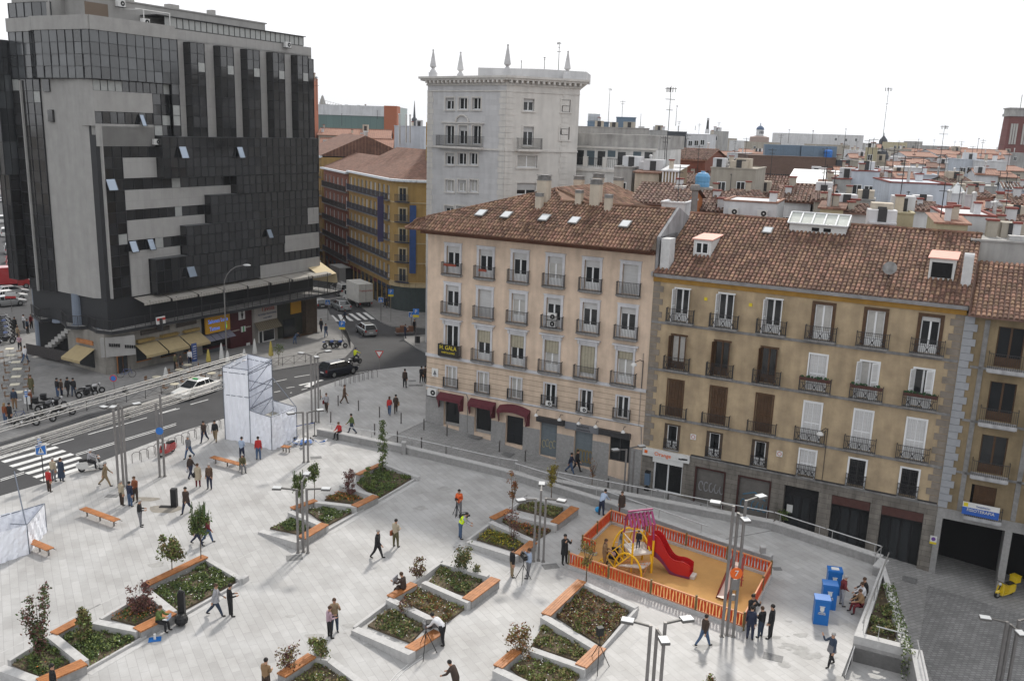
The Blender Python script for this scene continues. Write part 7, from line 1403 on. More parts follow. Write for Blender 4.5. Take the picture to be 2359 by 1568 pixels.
for(p0,z0,h0),(p1,z1,h1)in zip(P,P[1:]):
 b.face([p0-sd_*.3+V2(0,0,z0),p1-sd_*.3+V2(0,0,z1),p1+sd_*.3+V2(0,0,z1),p0+sd_*.3+V2(0,0,z0)],0)
 for s in(-1,1):
  q0,q1=p0+sd_*.3*s,p1+sd_*.3*s;lo0,lo1=max(0.02,z0-.5*h0),max(.02,z1-.5*h1);e=sd_*.05*s
  b.faces([q0+V2(0,0,lo0),q1+V2(0,0,lo1),q1+V2(0,0,z1+h1*.7),q0+V2(0,0,z0+h0*.7),q0+e+V2(0,0,lo0),q1+e+V2(0,0,lo1),q1+e+V2(0,0,z1+h1*.7),q0+e+V2(0,0,z0+h0*.7)],[(0,1,2,3),(4,7,6,5),(3,2,6,7),(0,4,5,1)],0)
  if s==-1:e2=e*1.25;b.faces([q0+e2+V2(0,0,lo0+.03),q1+e2+V2(0,0,lo1+.03),q1+e2+V2(0,0,(lo1+z1)/2+.05),q0+e2+V2(0,0,(lo0+z0)/2+.05)],[(0,1,2,3)],1)
b.build('slide',[RDP,PUR],pc);b=MB();p=st+dirs*(LEN+.1);b.cbox((p.x,p.y,.12),(.3,.55,.16),rz=math.atan2(dirs.y,dirs.x));b.build('slide_lip',WHP,pc)
b=MB();
for p in(a1,):b.bar(a1+V2(.05,.0,1.25),a2+V2(.05,0,1.25),.05,.1)
b.faces([a1+V2(.1,0,.95),a1+V2(.1,.1,1.85),a2+V2(.1,0,1.85),a2+V2(.1,0,.95)],[(0,1,2,3)]);b.build('side_panel',paint('orange plastic',(.6,.14,.01),.4),pc)
def hoop(p,q,ht,r=.055,mt=None):
 b=MB();pts=[]
 for k in range(13):a=math.pi*k/12;f=.5-.5*math.cos(a);pts.append(p+(q-p)*f+V2(0,0,ht*math.sin(a)**.8+.0));
 b.path(pts,r,8);return b.build('hoop',mt or YL,pc)
hoop(L_(33,420,1105),L_(33,30,950),1.25);hoop(a1-V2(.05,.2,0),L_(33,240,640,0)*1,1.75);hoop(a2+V2(0,.1,0),a3+V2(-.6,.3,0),2.0)
b=MB();q0,q1,q2,q3=L_(33,420,1105),L_(33,30,950),a4+V2(-.3,0,.9),a1+V2(-.2,-.4,.9)
for k in range(8):f=k/7;b.tube(q0+(q1-q0)*f+V2(0,0,.02),q3+(q2-q3)*f,.014,n=4)
for k in range(7):f=k/7;b.tube(q0+(q3-q0)*f+V2(0,0,.05),q1+(q2-q1)*f+V2(0,0,.05),.014,n=4)
b.build('climbing_net',mat('salmon rope',(.55,.22,.1),.8),pc)
b=MB()
for e in(a3+V2(-.1,.0,0),a4+V2(-.1,0,0)):b.tube(e+V2(0,0,1.15),e+V2(-1.5,-.3,.0),.035,n=6)
for k in range(6):f=(k+.5)/6;b.tube(a3+V2(-.1-1.5*f,-.3*f,1.15*(1-f)),a4+V2(-.1-1.5*f,-.3*f,1.15*(1-f)),.03,n=6)
b.build('ladder',YL,pc)
b=MB();b.tube(a4+V2(0,0,1.2),a4+V2(0,0,1.9),.03);b.bar(a4+V2(0,0,1.85),a3+V2(0,0,1.85),.04,.04);b.bar(a4+V2(0,0,1.5),a3+V2(0,0,1.5),.04,.04);b.bar(a3+V2(0,0,1.9),a2+V2(0,0,1.9),.04,.04);b.build('guard_rail',WHP,pc)
p0,p1=G(33,1560,1400),G(33,1800,1165);ss=thing('small_slide','small pale slide with red sides at the right of the playground','slide',p0);d=(p1-p0);d.z=0;l_=d.length;u_=d.normalized();s_=Vector((-u_.y,u_.x,0));tp=u_*(l_*.82);b=MB()
A=[(0,.16),(.25,.2),(l_*.82,1.3),(l_*.98,1.32)];
for(x0,z0),(x1,z1)in zip(A,A[1:]):b.faces([u_*x0-s_*.22+V2(0,0,z0),u_*x1-s_*.22+V2(0,0,z1),u_*x1+s_*.22+V2(0,0,z1),u_*x0+s_*.22+V2(0,0,z0)],[(0,1,2,3)])
b.build('chute',mat('pale pink chute',(.56,.42,.36),.4),ss);RS=mat('dusky red board',(.38,.07,.06),.5)
for sg in(-1,1):
 b=MB();e=s_*.25*sg
 b.faces([u_*x+e+V2(0,0,z)for x,z in((0,.02),(.3,.38),(l_*.85,1.75),(l_,1.75),(l_*.98,1.05),(l_*.72,.85),(.2,.02))],[tuple(range(7))]);b.faces([u_*x+e*1.14+V2(0,0,z)for x,z in((0,.02),(.3,.38),(l_*.85,1.75),(l_,1.75),(l_*.98,1.05),(l_*.72,.85),(.2,.02))],[tuple(range(6,-1,-1))]);b.tube(u_*l_*.95+e*1.1,u_*l_*.95+e*1.1+V2(0,0,1.2),.04);b.build('side_board',RS,ss)
b=MB()
for k in range(5):b.bar(u_*(l_+.0+.25-.05*k)-s_*.25+V2(0,0,.2+.22*k),u_*(l_+.25-.05*k)+s_*.25+V2(0,0,.2+.22*k),.06,.04)
b.build('ladder',RS,ss)
g=G(9,1400,1255)
b=MB();b.tube((.1,-.16,3.5),(.1,-.2,3.5),.3,n=18);b.tube((.1,-.201,3.5),(.1,-.205,3.5),.24,n=18,m=0);b.cbox((.05,-.12,2.9),(.3,.18,.55),2);b.cbox((.05,-.12,2.2),(.2,.15,.3),2);o=b.build('round_sign',[ORG,ORG,GALV],[x for x in bpy.data.objects if x.get('label','').startswith('tallest lamp post')][0]);text('7',.42,WHITE,o,(.1,-.22,3.5))
# ------------------------------------------------------------------ white sheeted scaffold tower and trusses
SHEET=mat('white plastic sheet',(.84,.86,.92),.5,var=.05,scale=1.5,bump=.7,bscale=1.6,spec=.5)
def sheet_wall(b,p,q,z0,z1p,z1q,n=14,m=6,amp=.045,seed=1):
 r_=random.Random(seed);d=q-p;nn=Vector((d.y,-d.x,0)).normalized();V=[]
 for j in range(m+1):
  for i in range(n+1):
   f,g_=i/n,j/m;z=z0+((z1p+(z1q-z1p)*f)-z0)*g_;e=0 if i in(0,n)else amp*(math.sin(i*1.9+j*1.3+seed)+r_.uniform(-.7,.7));v=p+d*f+nn*e;V.append((v.x,v.y,z-(.05*math.sin(math.pi*f)if j==m else 0)))
 b.faces(V,[(j*(n+1)+i,j*(n+1)+i+1,(j+1)*(n+1)+i+1,(j+1)*(n+1)+i)for j in range(m)for i in range(n)])
o=V2(-21.88,66.4);A_=V2(0,0);M_=V2(2.13,-.63);K_=V2(.73,4.05);Q_=V2(3.0,2.75);F_=V2(4.15,-2.1);R_=V2(5.4,.55);B_=V2(3.2,2.1)
tw=thing('sheeted_tower','white plastic wrapped scaffold tower with a lower wrapped front beside the road','scaffold tower',o)
b=MB();sheet_wall(b,A_,M_,0,5.75,5.7,seed=1);sheet_wall(b,K_,A_,0,5.8,5.75,seed=2);sheet_wall(b,Q_,K_,0,5.8,5.8,seed=3);sheet_wall(b,M_,F_,0,2.6,2.6,seed=4);sheet_wall(b,F_,R_,0,2.6,2.6,amp=.1,seed=5);sheet_wall(b,R_,B_,0,2.6,2.6,seed=6)
b.build('sheet',SHEET,tw)
def tr(b,p,q,w_=.28,r=.03,n=None,m=0):
 d=q-p;l_=d.length;n=n or max(2,round(l_/.8));side=Vector((-d.y,d.x,0)).normalized()*w_/2;up=Vector((0,0,w_/2));C_=[side+up,-side+up,-side-up,side-up]
 for c in C_:b.tube(p+c,q+c,r,n=6,m=m)
 for k in range(n):
  f0,f1=p+d*k/n,p+d*(k+1)/n
  for a,c in((0,1),(1,2),(2,3),(3,0)):
   x0,x1=(a,c)if k%2 else(c,a);b.tube(f0+C_[x0],f1+C_[x1],r*.3,n=4,m=m)
ALU=mat('bright aluminium truss',(.58,.57,.55),.35,metal=.75)
b=MB();SC=[A_,M_,K_,Q_,F_,R_]
for p,z in((A_,5.8),(M_,5.8),(K_,5.8),(Q_,5.8),(F_,2.6),(R_,2.6)):b.tube((p.x,p.y,0),(p.x,p.y,z),.035,n=6)
for p,q in((A_,M_),(A_,K_),(K_,Q_),(M_,Q_)):
 for z in(5.78,5.4,3.6):b.tube(p+V2(0,0,z),q+V2(0,0,z),.03,n=6)
for k in range(3):z0,z1=1.2+k*1.5,2.7+k*1.5;b.tube(K_+V2(.03,-.05,z0),Q_+V2(0,-.05,z1),.028,n=6);b.tube(M_+V2(.03,0,z0),Q_+V2(.0,-.0,z1),.028,n=6)
for p,q in((F_,R_),(M_,F_),(R_,B_),(B_,M_)):b.tube(p+V2(0,0,2.6),q+V2(0,0,2.6),.03,n=6)
b.tube(Q_+V2(0,0,4.3),R_+V2(0,0,2.6),.03,n=6);b.tube(F_+V2(0,0,1.9),B_+V2(0,0,2.0),.03);b.tube(M_+V2(0,0,2.0),R_+V2(0,0,1.9),.03)
b.build('scaffold_frame',mat('scaffold tube',(.16,.18,.22),.4,metal=.5),tw);b=MB();b.prism([(M_.x+.3,M_.y+.2),(F_.x-.3,F_.y+.3),(R_.x-.5,R_.y-.1),(B_.x,B_.y-.3)],1.75,1.8);b.build('deck',mat('grubby plywood',(.28,.27,.24),.8,var=.3),tw)
K6,L6=o+K_+V2(-.1,.05,5.75),V2(-32.9,46.2,5.75)
b=MB();tr(b,K_+V2(-.1,-.3,5.65),(L6-o)+V2(0,0,0),.42,.026);u1=tag(b.build('truss',ALU,loc=o),'upper aluminium truss running from the white tower to the left edge','truss','lighting trusses over the road')
la=V2(-21.91,66.43,4.3);lb_=V2(-33.6,43.3,4.3);b=MB();tr(b,V2(0,0,0),lb_-la,.3,.026);tr(b,V2(.0,0,.0)+V2(-.0,0,.42),lb_-la+V2(0,0,.42),.12,.02);tag(b.build('truss',ALU,loc=la),'lower double aluminium truss running from the white tower to the left edge','truss','lighting trusses over the road')
def spot(x,y,i,z,lb):
 g=G(i,x,y,z);t=thing('stage_light',lb,'stage light',g,R(30),'stage lights on the trusses');b=MB();b.tube((0,0,-.1),(0,0,.25),.03);b.tube((-.12,-.1,-.12),(.16,.12,-.3),.12,.15,10);b.build('lamp_body',BLACK,t);b=MB();b.box(-.14,.14,-.03,.03,-.05,.1);b.build('yoke',IRON,t)
spot(1265,450,21,5.4,'black stage light hanging at the middle of the upper truss');spot(415,680,21,5.3,'black stage light on the upper truss near the crossing');spot(1290,700,21,4.2,'black stage light on the lower truss behind the lamp post');spot(440,930,21,4.2,'black stage light on the lower truss over the crossing')
p=[G(3,205,680),G(3,150,440,1.55),G(3,0,765),G(3,-150,800)];p[1].z=0;t=thing('sheeted_box','white plastic wrapped low box cut by the left edge','scaffold box',p[0]);b=MB()
ff=(p[3]-p[0]);sheet_wall(b,p[3]-p[0],V2(0,0),0,1.9,1.75,seed=8);bk=V2(-.5,2.9);sheet_wall(b,V2(0,0),bk,0,1.75,1.75,seed=9);sheet_wall(b,bk,bk+ff,0,1.75,1.9,seed=10);b.build('sheet',SHEET,t);b=MB();b.tube((0,0,0),(0,0,1.75),.03);b.tube(bk,bk+V2(0,0,1.75),.03);b.tube((0,0,1.75),bk+V2(0,0,1.75),.03);b.tube(bk+V2(0,0,1.75),bk+ff+V2(0,0,1.75),.03);b.tube(V2(-.1,.1,1.7),V2(-1.8,2.4,3.9),.035);b.tube((0,0,1.75),V2(-1.6,1.2,1.2),.03);b.build('scaffold_frame',MATS['scaffold tube'],t)
r_=random.Random(4);b=MB();c=G(22,2050,500)
for k in range(46):x,y=r_.gauss(0,.75),r_.gauss(0,.4);s_=r_.uniform(.15,.45);b.face([(x+r_.uniform(-s_,s_),y+r_.uniform(-s_,s_),r_.uniform(.02,.35))for _ in range(3)],r_.randrange(3))
tag(b.build('crumpled_plastic',[SHEET,mat('blue tarp',(.05,.15,.42),.5),BLACK],loc=c),'heap of crumpled white, blue and black plastic at the foot of the wrapped tower','plastic heap')
g=G(22,2215,400);b=MB();b.tube((0,0,0),(0,0,1.15),.03);b.bar((0,0,1.1),(-1.2,-1.0,1.1),.03,.06,1);b.lathe((0,0,0),[(.18,0),(.16,.03),(.03,.05)],12);tag(b.build('barrier_post',[BLACK,mat('blue belt',(.02,.05,.2),.6)],loc=g),'black queue post with a blue belt beside the wrapped tower','barrier post')
# ------------------------------------------------------------------ people
SKIN=mat('skin',(.42,.24,.16),.6);SKIN2=mat('darker skin',(.25,.14,.09),.6)
CLO={}
def cloth(c):
 if isinstance(c,str):
  c=dict(black=(.018,.018,.02),navy=(.022,.028,.055),jeans=(.06,.10,.18),brown=(.10,.062,.042),dkbrown=(.05,.034,.027),khaki=(.24,.18,.11),beige=(.40,.34,.25),grey=(.16,.16,.17),ltgrey=(.33,.33,.35),red=(.42,.03,.03),burg=(.14,.02,.025),white=(.6,.6,.62),ltblue=(.34,.42,.55),olive=(.10,.09,.045),green=(.10,.14,.04),yellow=(.55,.62,.03),orange=(.6,.12,.03),tan=(.24,.15,.08),lilac=(.40,.28,.33),dkblue=(.035,.05,.08),rust=(.22,.07,.03),pink=(.5,.32,.32))[c]
 k='cloth %.3f %.3f %.3f'%c
 return mat(k,c,.85,var=.18,scale=7)
HAIRC={'b':mat('black hair',(.012,.01,.009),.6),'br':mat('brown hair',(.06,.03,.015),.6),'g':mat('grey hair',(.32,.31,.3),.7),'bl':mat('fair hair',(.25,.16,.07),.6)}
SHOE=mat('dark shoes',(.02,.017,.015),.5)
def body_mesh(pose,st):
 """returns skeleton: verts, edges, radii, region labels (0 skin,1 top,2 legs,3 shoes) of a person facing +y"""
 V,E_,Rr,Lb=[],[],[],[]
 def add(p,r,par=None,lb=1):
  V.append(Vector(p));Rr.append(r*(1.32 if lb in(1,2)else 1.12));
  if par is not None:E_.append((par,len(V)-1));Lb.append(lb)
  return len(V)-1
 lean,hipz=st.get('lean',0),st.get('hip',.90)
 def T_(x,y,z):
  dz=z;return Vector((x,y*math.cos(lean)+dz*math.sin(lean),hipz+dz*math.cos(lean)-y*math.sin(lean)))
 pel=add((0,0,hipz),.125);wa=add(T_(0,0,.17),.115,pel,1);ch=add(T_(0,.0,.38),.135,wa,1);nk0=add(T_(0,-.005,.52),.075,ch,1)
 hl=st.get('head',0);nb=T_(0,0,.57);hd=Vector((0,math.sin(lean*.6+hl),math.cos(lean*.6+hl)))
 nk=add(nb,.05,nk0,1);jw=add(nb+hd*.07+V2(0,.02,0),.068,nk,0);hc=add(nb+hd*.15+V2(0,.012,0),.088,jw,0);tp=add(nb+hd*.205+V2(0,.0,0),.07,hc,0)
 for s,(ar,el,ab,tw)in((-1,st.get('L',(0,.15,.1,0))),(1,st.get('R',(0,.15,.1,0)))):
  sh=add(T_(.165*s,0,.475),.066,ch,1);A=lean*.3
  d=Vector((s*math.sin(ab),math.sin(ar+A*0)*math.cos(ab),-math.cos(ar)*math.cos(ab)));e_=V[sh]+d*.29;el_=add(e_,.046,sh,1)
  a2=ar+el;d2=Vector((s*math.sin(ab)*(1-abs(tw))-s*tw,math.sin(a2),-math.cos(a2)));d2.normalize();w_=e_+d2*.25;wr=add(w_,.03,el_,1 if st.get('sleeve',1)else 0);pm=add(w_+d2*.06,.034,wr,0)
  sd2=d2.cross(Vector((s,0,0)));sd2=sd2.normalized()if sd2.length>.1 else Vector((0,1,0))
  k2=add(w_+d2*.10,.030,pm,0)
  for f in(-1.4,-.5,.5,1.4):a_=add(w_+d2*.135+sd2*.013*f,.0095,k2,0);add(w_+d2*(.175-.008*abs(f))+sd2*.015*f+V2(-s*.012,0,0),.0085,a_,0)
  a_=add(w_+d2*.085+sd2*.038,.011,pm,0);add(w_+d2*.12+sd2*.05,.0095,a_,0)
 for s,(hp,kn,ab)in((-1,st.get('l',(0,0,.04))),(1,st.get('r',(0,0,.04)))):
  h0=add((.085*s,0,hipz-.03),.095,pel,2);d=Vector((s*math.sin(ab),math.sin(hp),-math.cos(hp)));kp=V[h0]+d*.42;kk=add(kp,.06,h0,2)
  mid=None;a2=hp-kn;d2=Vector((s*math.sin(ab)*.5,math.sin(a2),-math.cos(a2)));an=kp+d2*.38;ak=add(an,.042,kk,2)
  ft=Vector((0,math.cos(a2*.6),-math.sin(max(-.6,min(.6,-a2*.6)))*.0+math.sin(a2*.5)*.8));he=add(an+V2(0,-.02,-.045),.038,ak,3);add(an+Vector((s*.02,.17*ft.y,-.05+.12*ft.z)),.032,he,3)
 return V,E_,Rr,Lb
def make_body(name,st,mats,scale):
 V,E_,Rr,Lb=body_mesh(None,st);mn=min(v.z for v in V)-.028
 if not st.get('sit'):
  for v in V:v.z-=mn
 me=bpy.data.meshes.new(name);me.from_pydata([tuple(v*scale)for v in V],E_,[]);o=bpy.data.objects.new(name,me);COL.objects.link(o)
 md=o.modifiers.new('s','SKIN');
 for i,sv in enumerate(me.skin_vertices[0].data):sv.radius=(Rr[i]*scale,Rr[i]*scale);sv.use_root=i==0
 o.modifiers.new('u','SUBSURF').levels=1;bpy.context.view_layer.update()
 m2=bpy.data.meshes.new_from_object(o.evaluated_get(bpy.context.evaluated_depsgraph_get()));bpy.data.objects.remove(o);bpy.data.meshes.remove(me);m2.name=name
 for m_ in mats:m2.materials.append(m_)
 seg=[(V[a]*scale,V[b]*scale,Lb[k])for k,(a,b)in enumerate(E_)];mi=[]
 for f in m2.polygons:
  c=f.center;best=9;lb=1
  for a,b,l in seg:
   d=b-a;t=max(0,min(1,(c-a).dot(d)/max(1e-9,d.length_squared)));q=(a+d*t-c).length
   if q<best:best=q;lb=l
  mi.append(lb)
 m2.polygons.foreach_set('material_index',mi);m2.polygons.foreach_set('use_smooth',[True]*len(mi));m2.update()
 return m2,V
ST_={
 'stand':dict(L=(.05,.25,.10,0),R=(-.05,.2,.1,0),l=(.03,.03,.05),r=(-.03,0,.06)),
 'stand2':dict(L=(.0,1.5,.08,.5),R=(.0,.2,.1,.0),l=(0,0,.05),r=(.05,.05,.08),head=.15),
 'walk':dict(L=(.45,.35,.06,0),R=(-.4,.25,.06,0),l=(-.42,.35,.02),r=(.42,.08,.02),lean=.06,hip=.87),
 'walk2':dict(L=(-.3,.25,.06,0),R=(.35,.4,.06,0),l=(.35,.05,.02),r=(-.32,.3,.02),lean=.05,hip=.88),
 'phone':dict(L=(.05,.2,.1,0),R=(.9,2.0,.35,.0),l=(.25,.05,.02),r=(-.25,.25,.02),hip=.88),
 'camera':dict(L=(.9,1.75,.25,.35),R=(.9,1.75,.25,.35),l=(.02,0,.08),r=(.1,.05,.08)),
 'hold':dict(L=(.1,1.5,.12,.45),R=(.15,1.3,.12,.45),l=(0,0,.08),r=(.1,.1,.08),head=.25),
 'hips':dict(L=(-.25,1.2,.5,.6),R=(-.2,1.1,.5,.6),l=(0,0,.1),r=(.05,0,.1),lean=.12,head=.1),
 'bend':dict(L=(.5,.4,.1,.1),R=(.55,.5,.1,.1),l=(-.15,.1,.06),r=(.12,.12,.06),lean=1.0,head=.3,hip=.86),
 'lean':dict(L=(.5,.5,.1,.1),R=(.5,.6,.1,.1),l=(-.05,.05,.08),r=(.1,.1,.08),lean=.5,head=.3,hip=.88),
 'sit':dict(L=(.55,.8,.1,.3),R=(.5,.9,.1,.3),l=(1.45,1.45,.08),r=(1.5,1.3,.1),lean=.15,head=.2,hip=.58,sit=1),
 'sitread':dict(L=(.7,1.1,.15,.2),R=(.7,1.1,.15,.2),l=(1.45,1.35,.08),r=(1.5,1.5,.1),lean=.12,head=.3,hip=.58,sit=1),
 'ride':dict(L=(.9,.4,.15,0),R=(.9,.4,.15,0),l=(1.2,1.1,.2),r=(1.2,1.1,.2),lean=.2,hip=.85,sit=1)}
npeople=0
def person(label,pos,head,pose,top,leg,ht=1.72,hair='b',facing=None,long=0,coat=None,group=None,skin=None,extra=None,hat=None,seat=0,grp='people on the plaza'):
 """head: heading in degrees clockwise from +Y (away from the camera)"""
 global npeople;npeople+=1
 s=ht/1.72;st=dict(ST_[pose]);me,V=make_body('person',st,[skin or SKIN,cloth(top),cloth(leg),SHOE],s)
 o=inst('person',me,None,(pos.x,pos.y,pos.z+seat),-R(head));tag(o,label,'person',group or grp)
 hc=V[6]*s;up=(V[7]-V[5]).normalized();fw_=Vector((0,1,0));
 b=MB();n=10
 for k in range(1):
  cx,cy,cz=hc.x,hc.y-.012*s,hc.z+.03*s;b.ball((cx,cy,cz),.1*s,0,10,(1,1.1,1.02))
 if long:b.ball((hc.x,hc.y-.06*s,hc.z-.1*s),.09*s,0,8,(1.05,.6,1.9))
 hm=b.mesh('hair',[HAIRC[hair]if hat is None else cloth(hat)],True)
 bm=bmesh.new();bm.from_mesh(hm);kill=[f for f in bm.faces if f.calc_center_median().y>hc.y+.035*s and f.calc_center_median().z<hc.z+.055*s and abs(f.calc_center_median().x-hc.x)<.085*s]
 bmesh.ops.delete(bm,geom=kill,context='FACES');bm.to_mesh(hm);bm.free();inst('hair',hm,o)
 def face():
  b=MB();
  for sx in(-1,1):b.ball((sx*.03,.083,.0),.011,0,6);b.box(sx*.03-.015,sx*.03+.015,.083,.092,.022,.028,0);b.ball((sx*.088,-.005,-.01),.02,1,6,(.5,1,1.4))
  b.face([(-.014,.085,-.025),(.014,.085,-.025),(0,.112,-.02)],1);b.face([(-.014,.085,-.025),(0,.112,-.02),(0,.088,.02)],1);b.face([(.014,.085,-.025),(0,.088,.02),(0,.112,-.02)],1);b.box(-.022,.022,.078,.088,-.052,-.046,2);return b.mesh('face',[HAIRC['b'],SKIN,mat('lips',(.3,.1,.09),.6)])
 inst('face',cached('face',face),o,tuple(hc),0,s)
 if coat:
  cm,ln,fl=coat;b=MB();w0=V[1]*s;p0=V[0]*s;nr=4;nn=12;P=[]
  for j in range(nr+1):
   f=j/nr;z=(w0.z+.06)*(1-f)+(p0.z-ln*s)*f;rx_=(.185+.06*f*fl)*s;ry=(.15+.07*f*fl)*s;cy=w0.y*(1-f)+p0.y*f
   for i in range(nn):a=2*math.pi*i/nn;P.append((rx_*math.cos(a),cy+ry*math.sin(a),z))
  b.faces(P,[(j*nn+(i+1)%nn,j*nn+i,(j+1)*nn+i,(j+1)*nn+(i+1)%nn)for j in range(nr)for i in range(nn)]);b.build('coat',cloth(cm),o,True)
 for e in(extra or[]):
  k=e[0]
  if k=='bag':b=MB();b.box(e[1]*.25-.06,e[1]*.25+.06,-.16,.12,.72,1.0);b.tube((e[1]*.25,-.1,1.0),(-e[1]*.1,0,1.42),.012);b.build('bag',cloth(e[2]),o)
  if k=='sack':b=MB();b.ball((e[1]*.27,.0,.5),.14,0,8,(.7,1,1.4));b.build('shopping_bag',cloth(e[2]),o)
  if k=='vest':b=MB();c=V[2]*s;w0=V[1]*s;d=(V[3]*s-w0);b2=[];nn=12;P=[]
  if k=='vest':
   ax=d.normalized();sx=Vector((1,0,0));sy=ax.cross(sx)*-1
   for j in range(4):
    f=j/3;cc=w0-ax*.08+(d+ax*.08)*f;rx_=(.19,.195,.215,.15)[j]*s;ry=(.16,.17,.175,.13)[j]*s
    for i in range(nn):a=2*math.pi*i/nn;P.append(cc+sx*rx_*math.cos(a)+sy*ry*math.sin(a))
   b.faces(P,[(j*nn+i,j*nn+(i+1)%nn,(j+1)*nn+(i+1)%nn,(j+1)*nn+i)for j in range(3)for i in range(nn)]);b.faces([p for p in P[nn:3*nn]],[(i,(i+1)%nn,nn+(i+1)%nn,nn+i)for i in(1,2,4,7,8,10)],0);b.build('vest',mat('hi vis '+e[1],dict(yellow=(.6,.8,.02),orange=(.75,.12,.03))[e[1]],.6,emis=None,brick=(5,.17,.03,1.0,(R(90),0,0))),o,True)
  if k=='obj':
   b=MB();b.cbox(e[2],e[3]);b.build(e[1],cloth(e[4]),o)
 return o
def PG(i,x,y):return G(i,x,y)
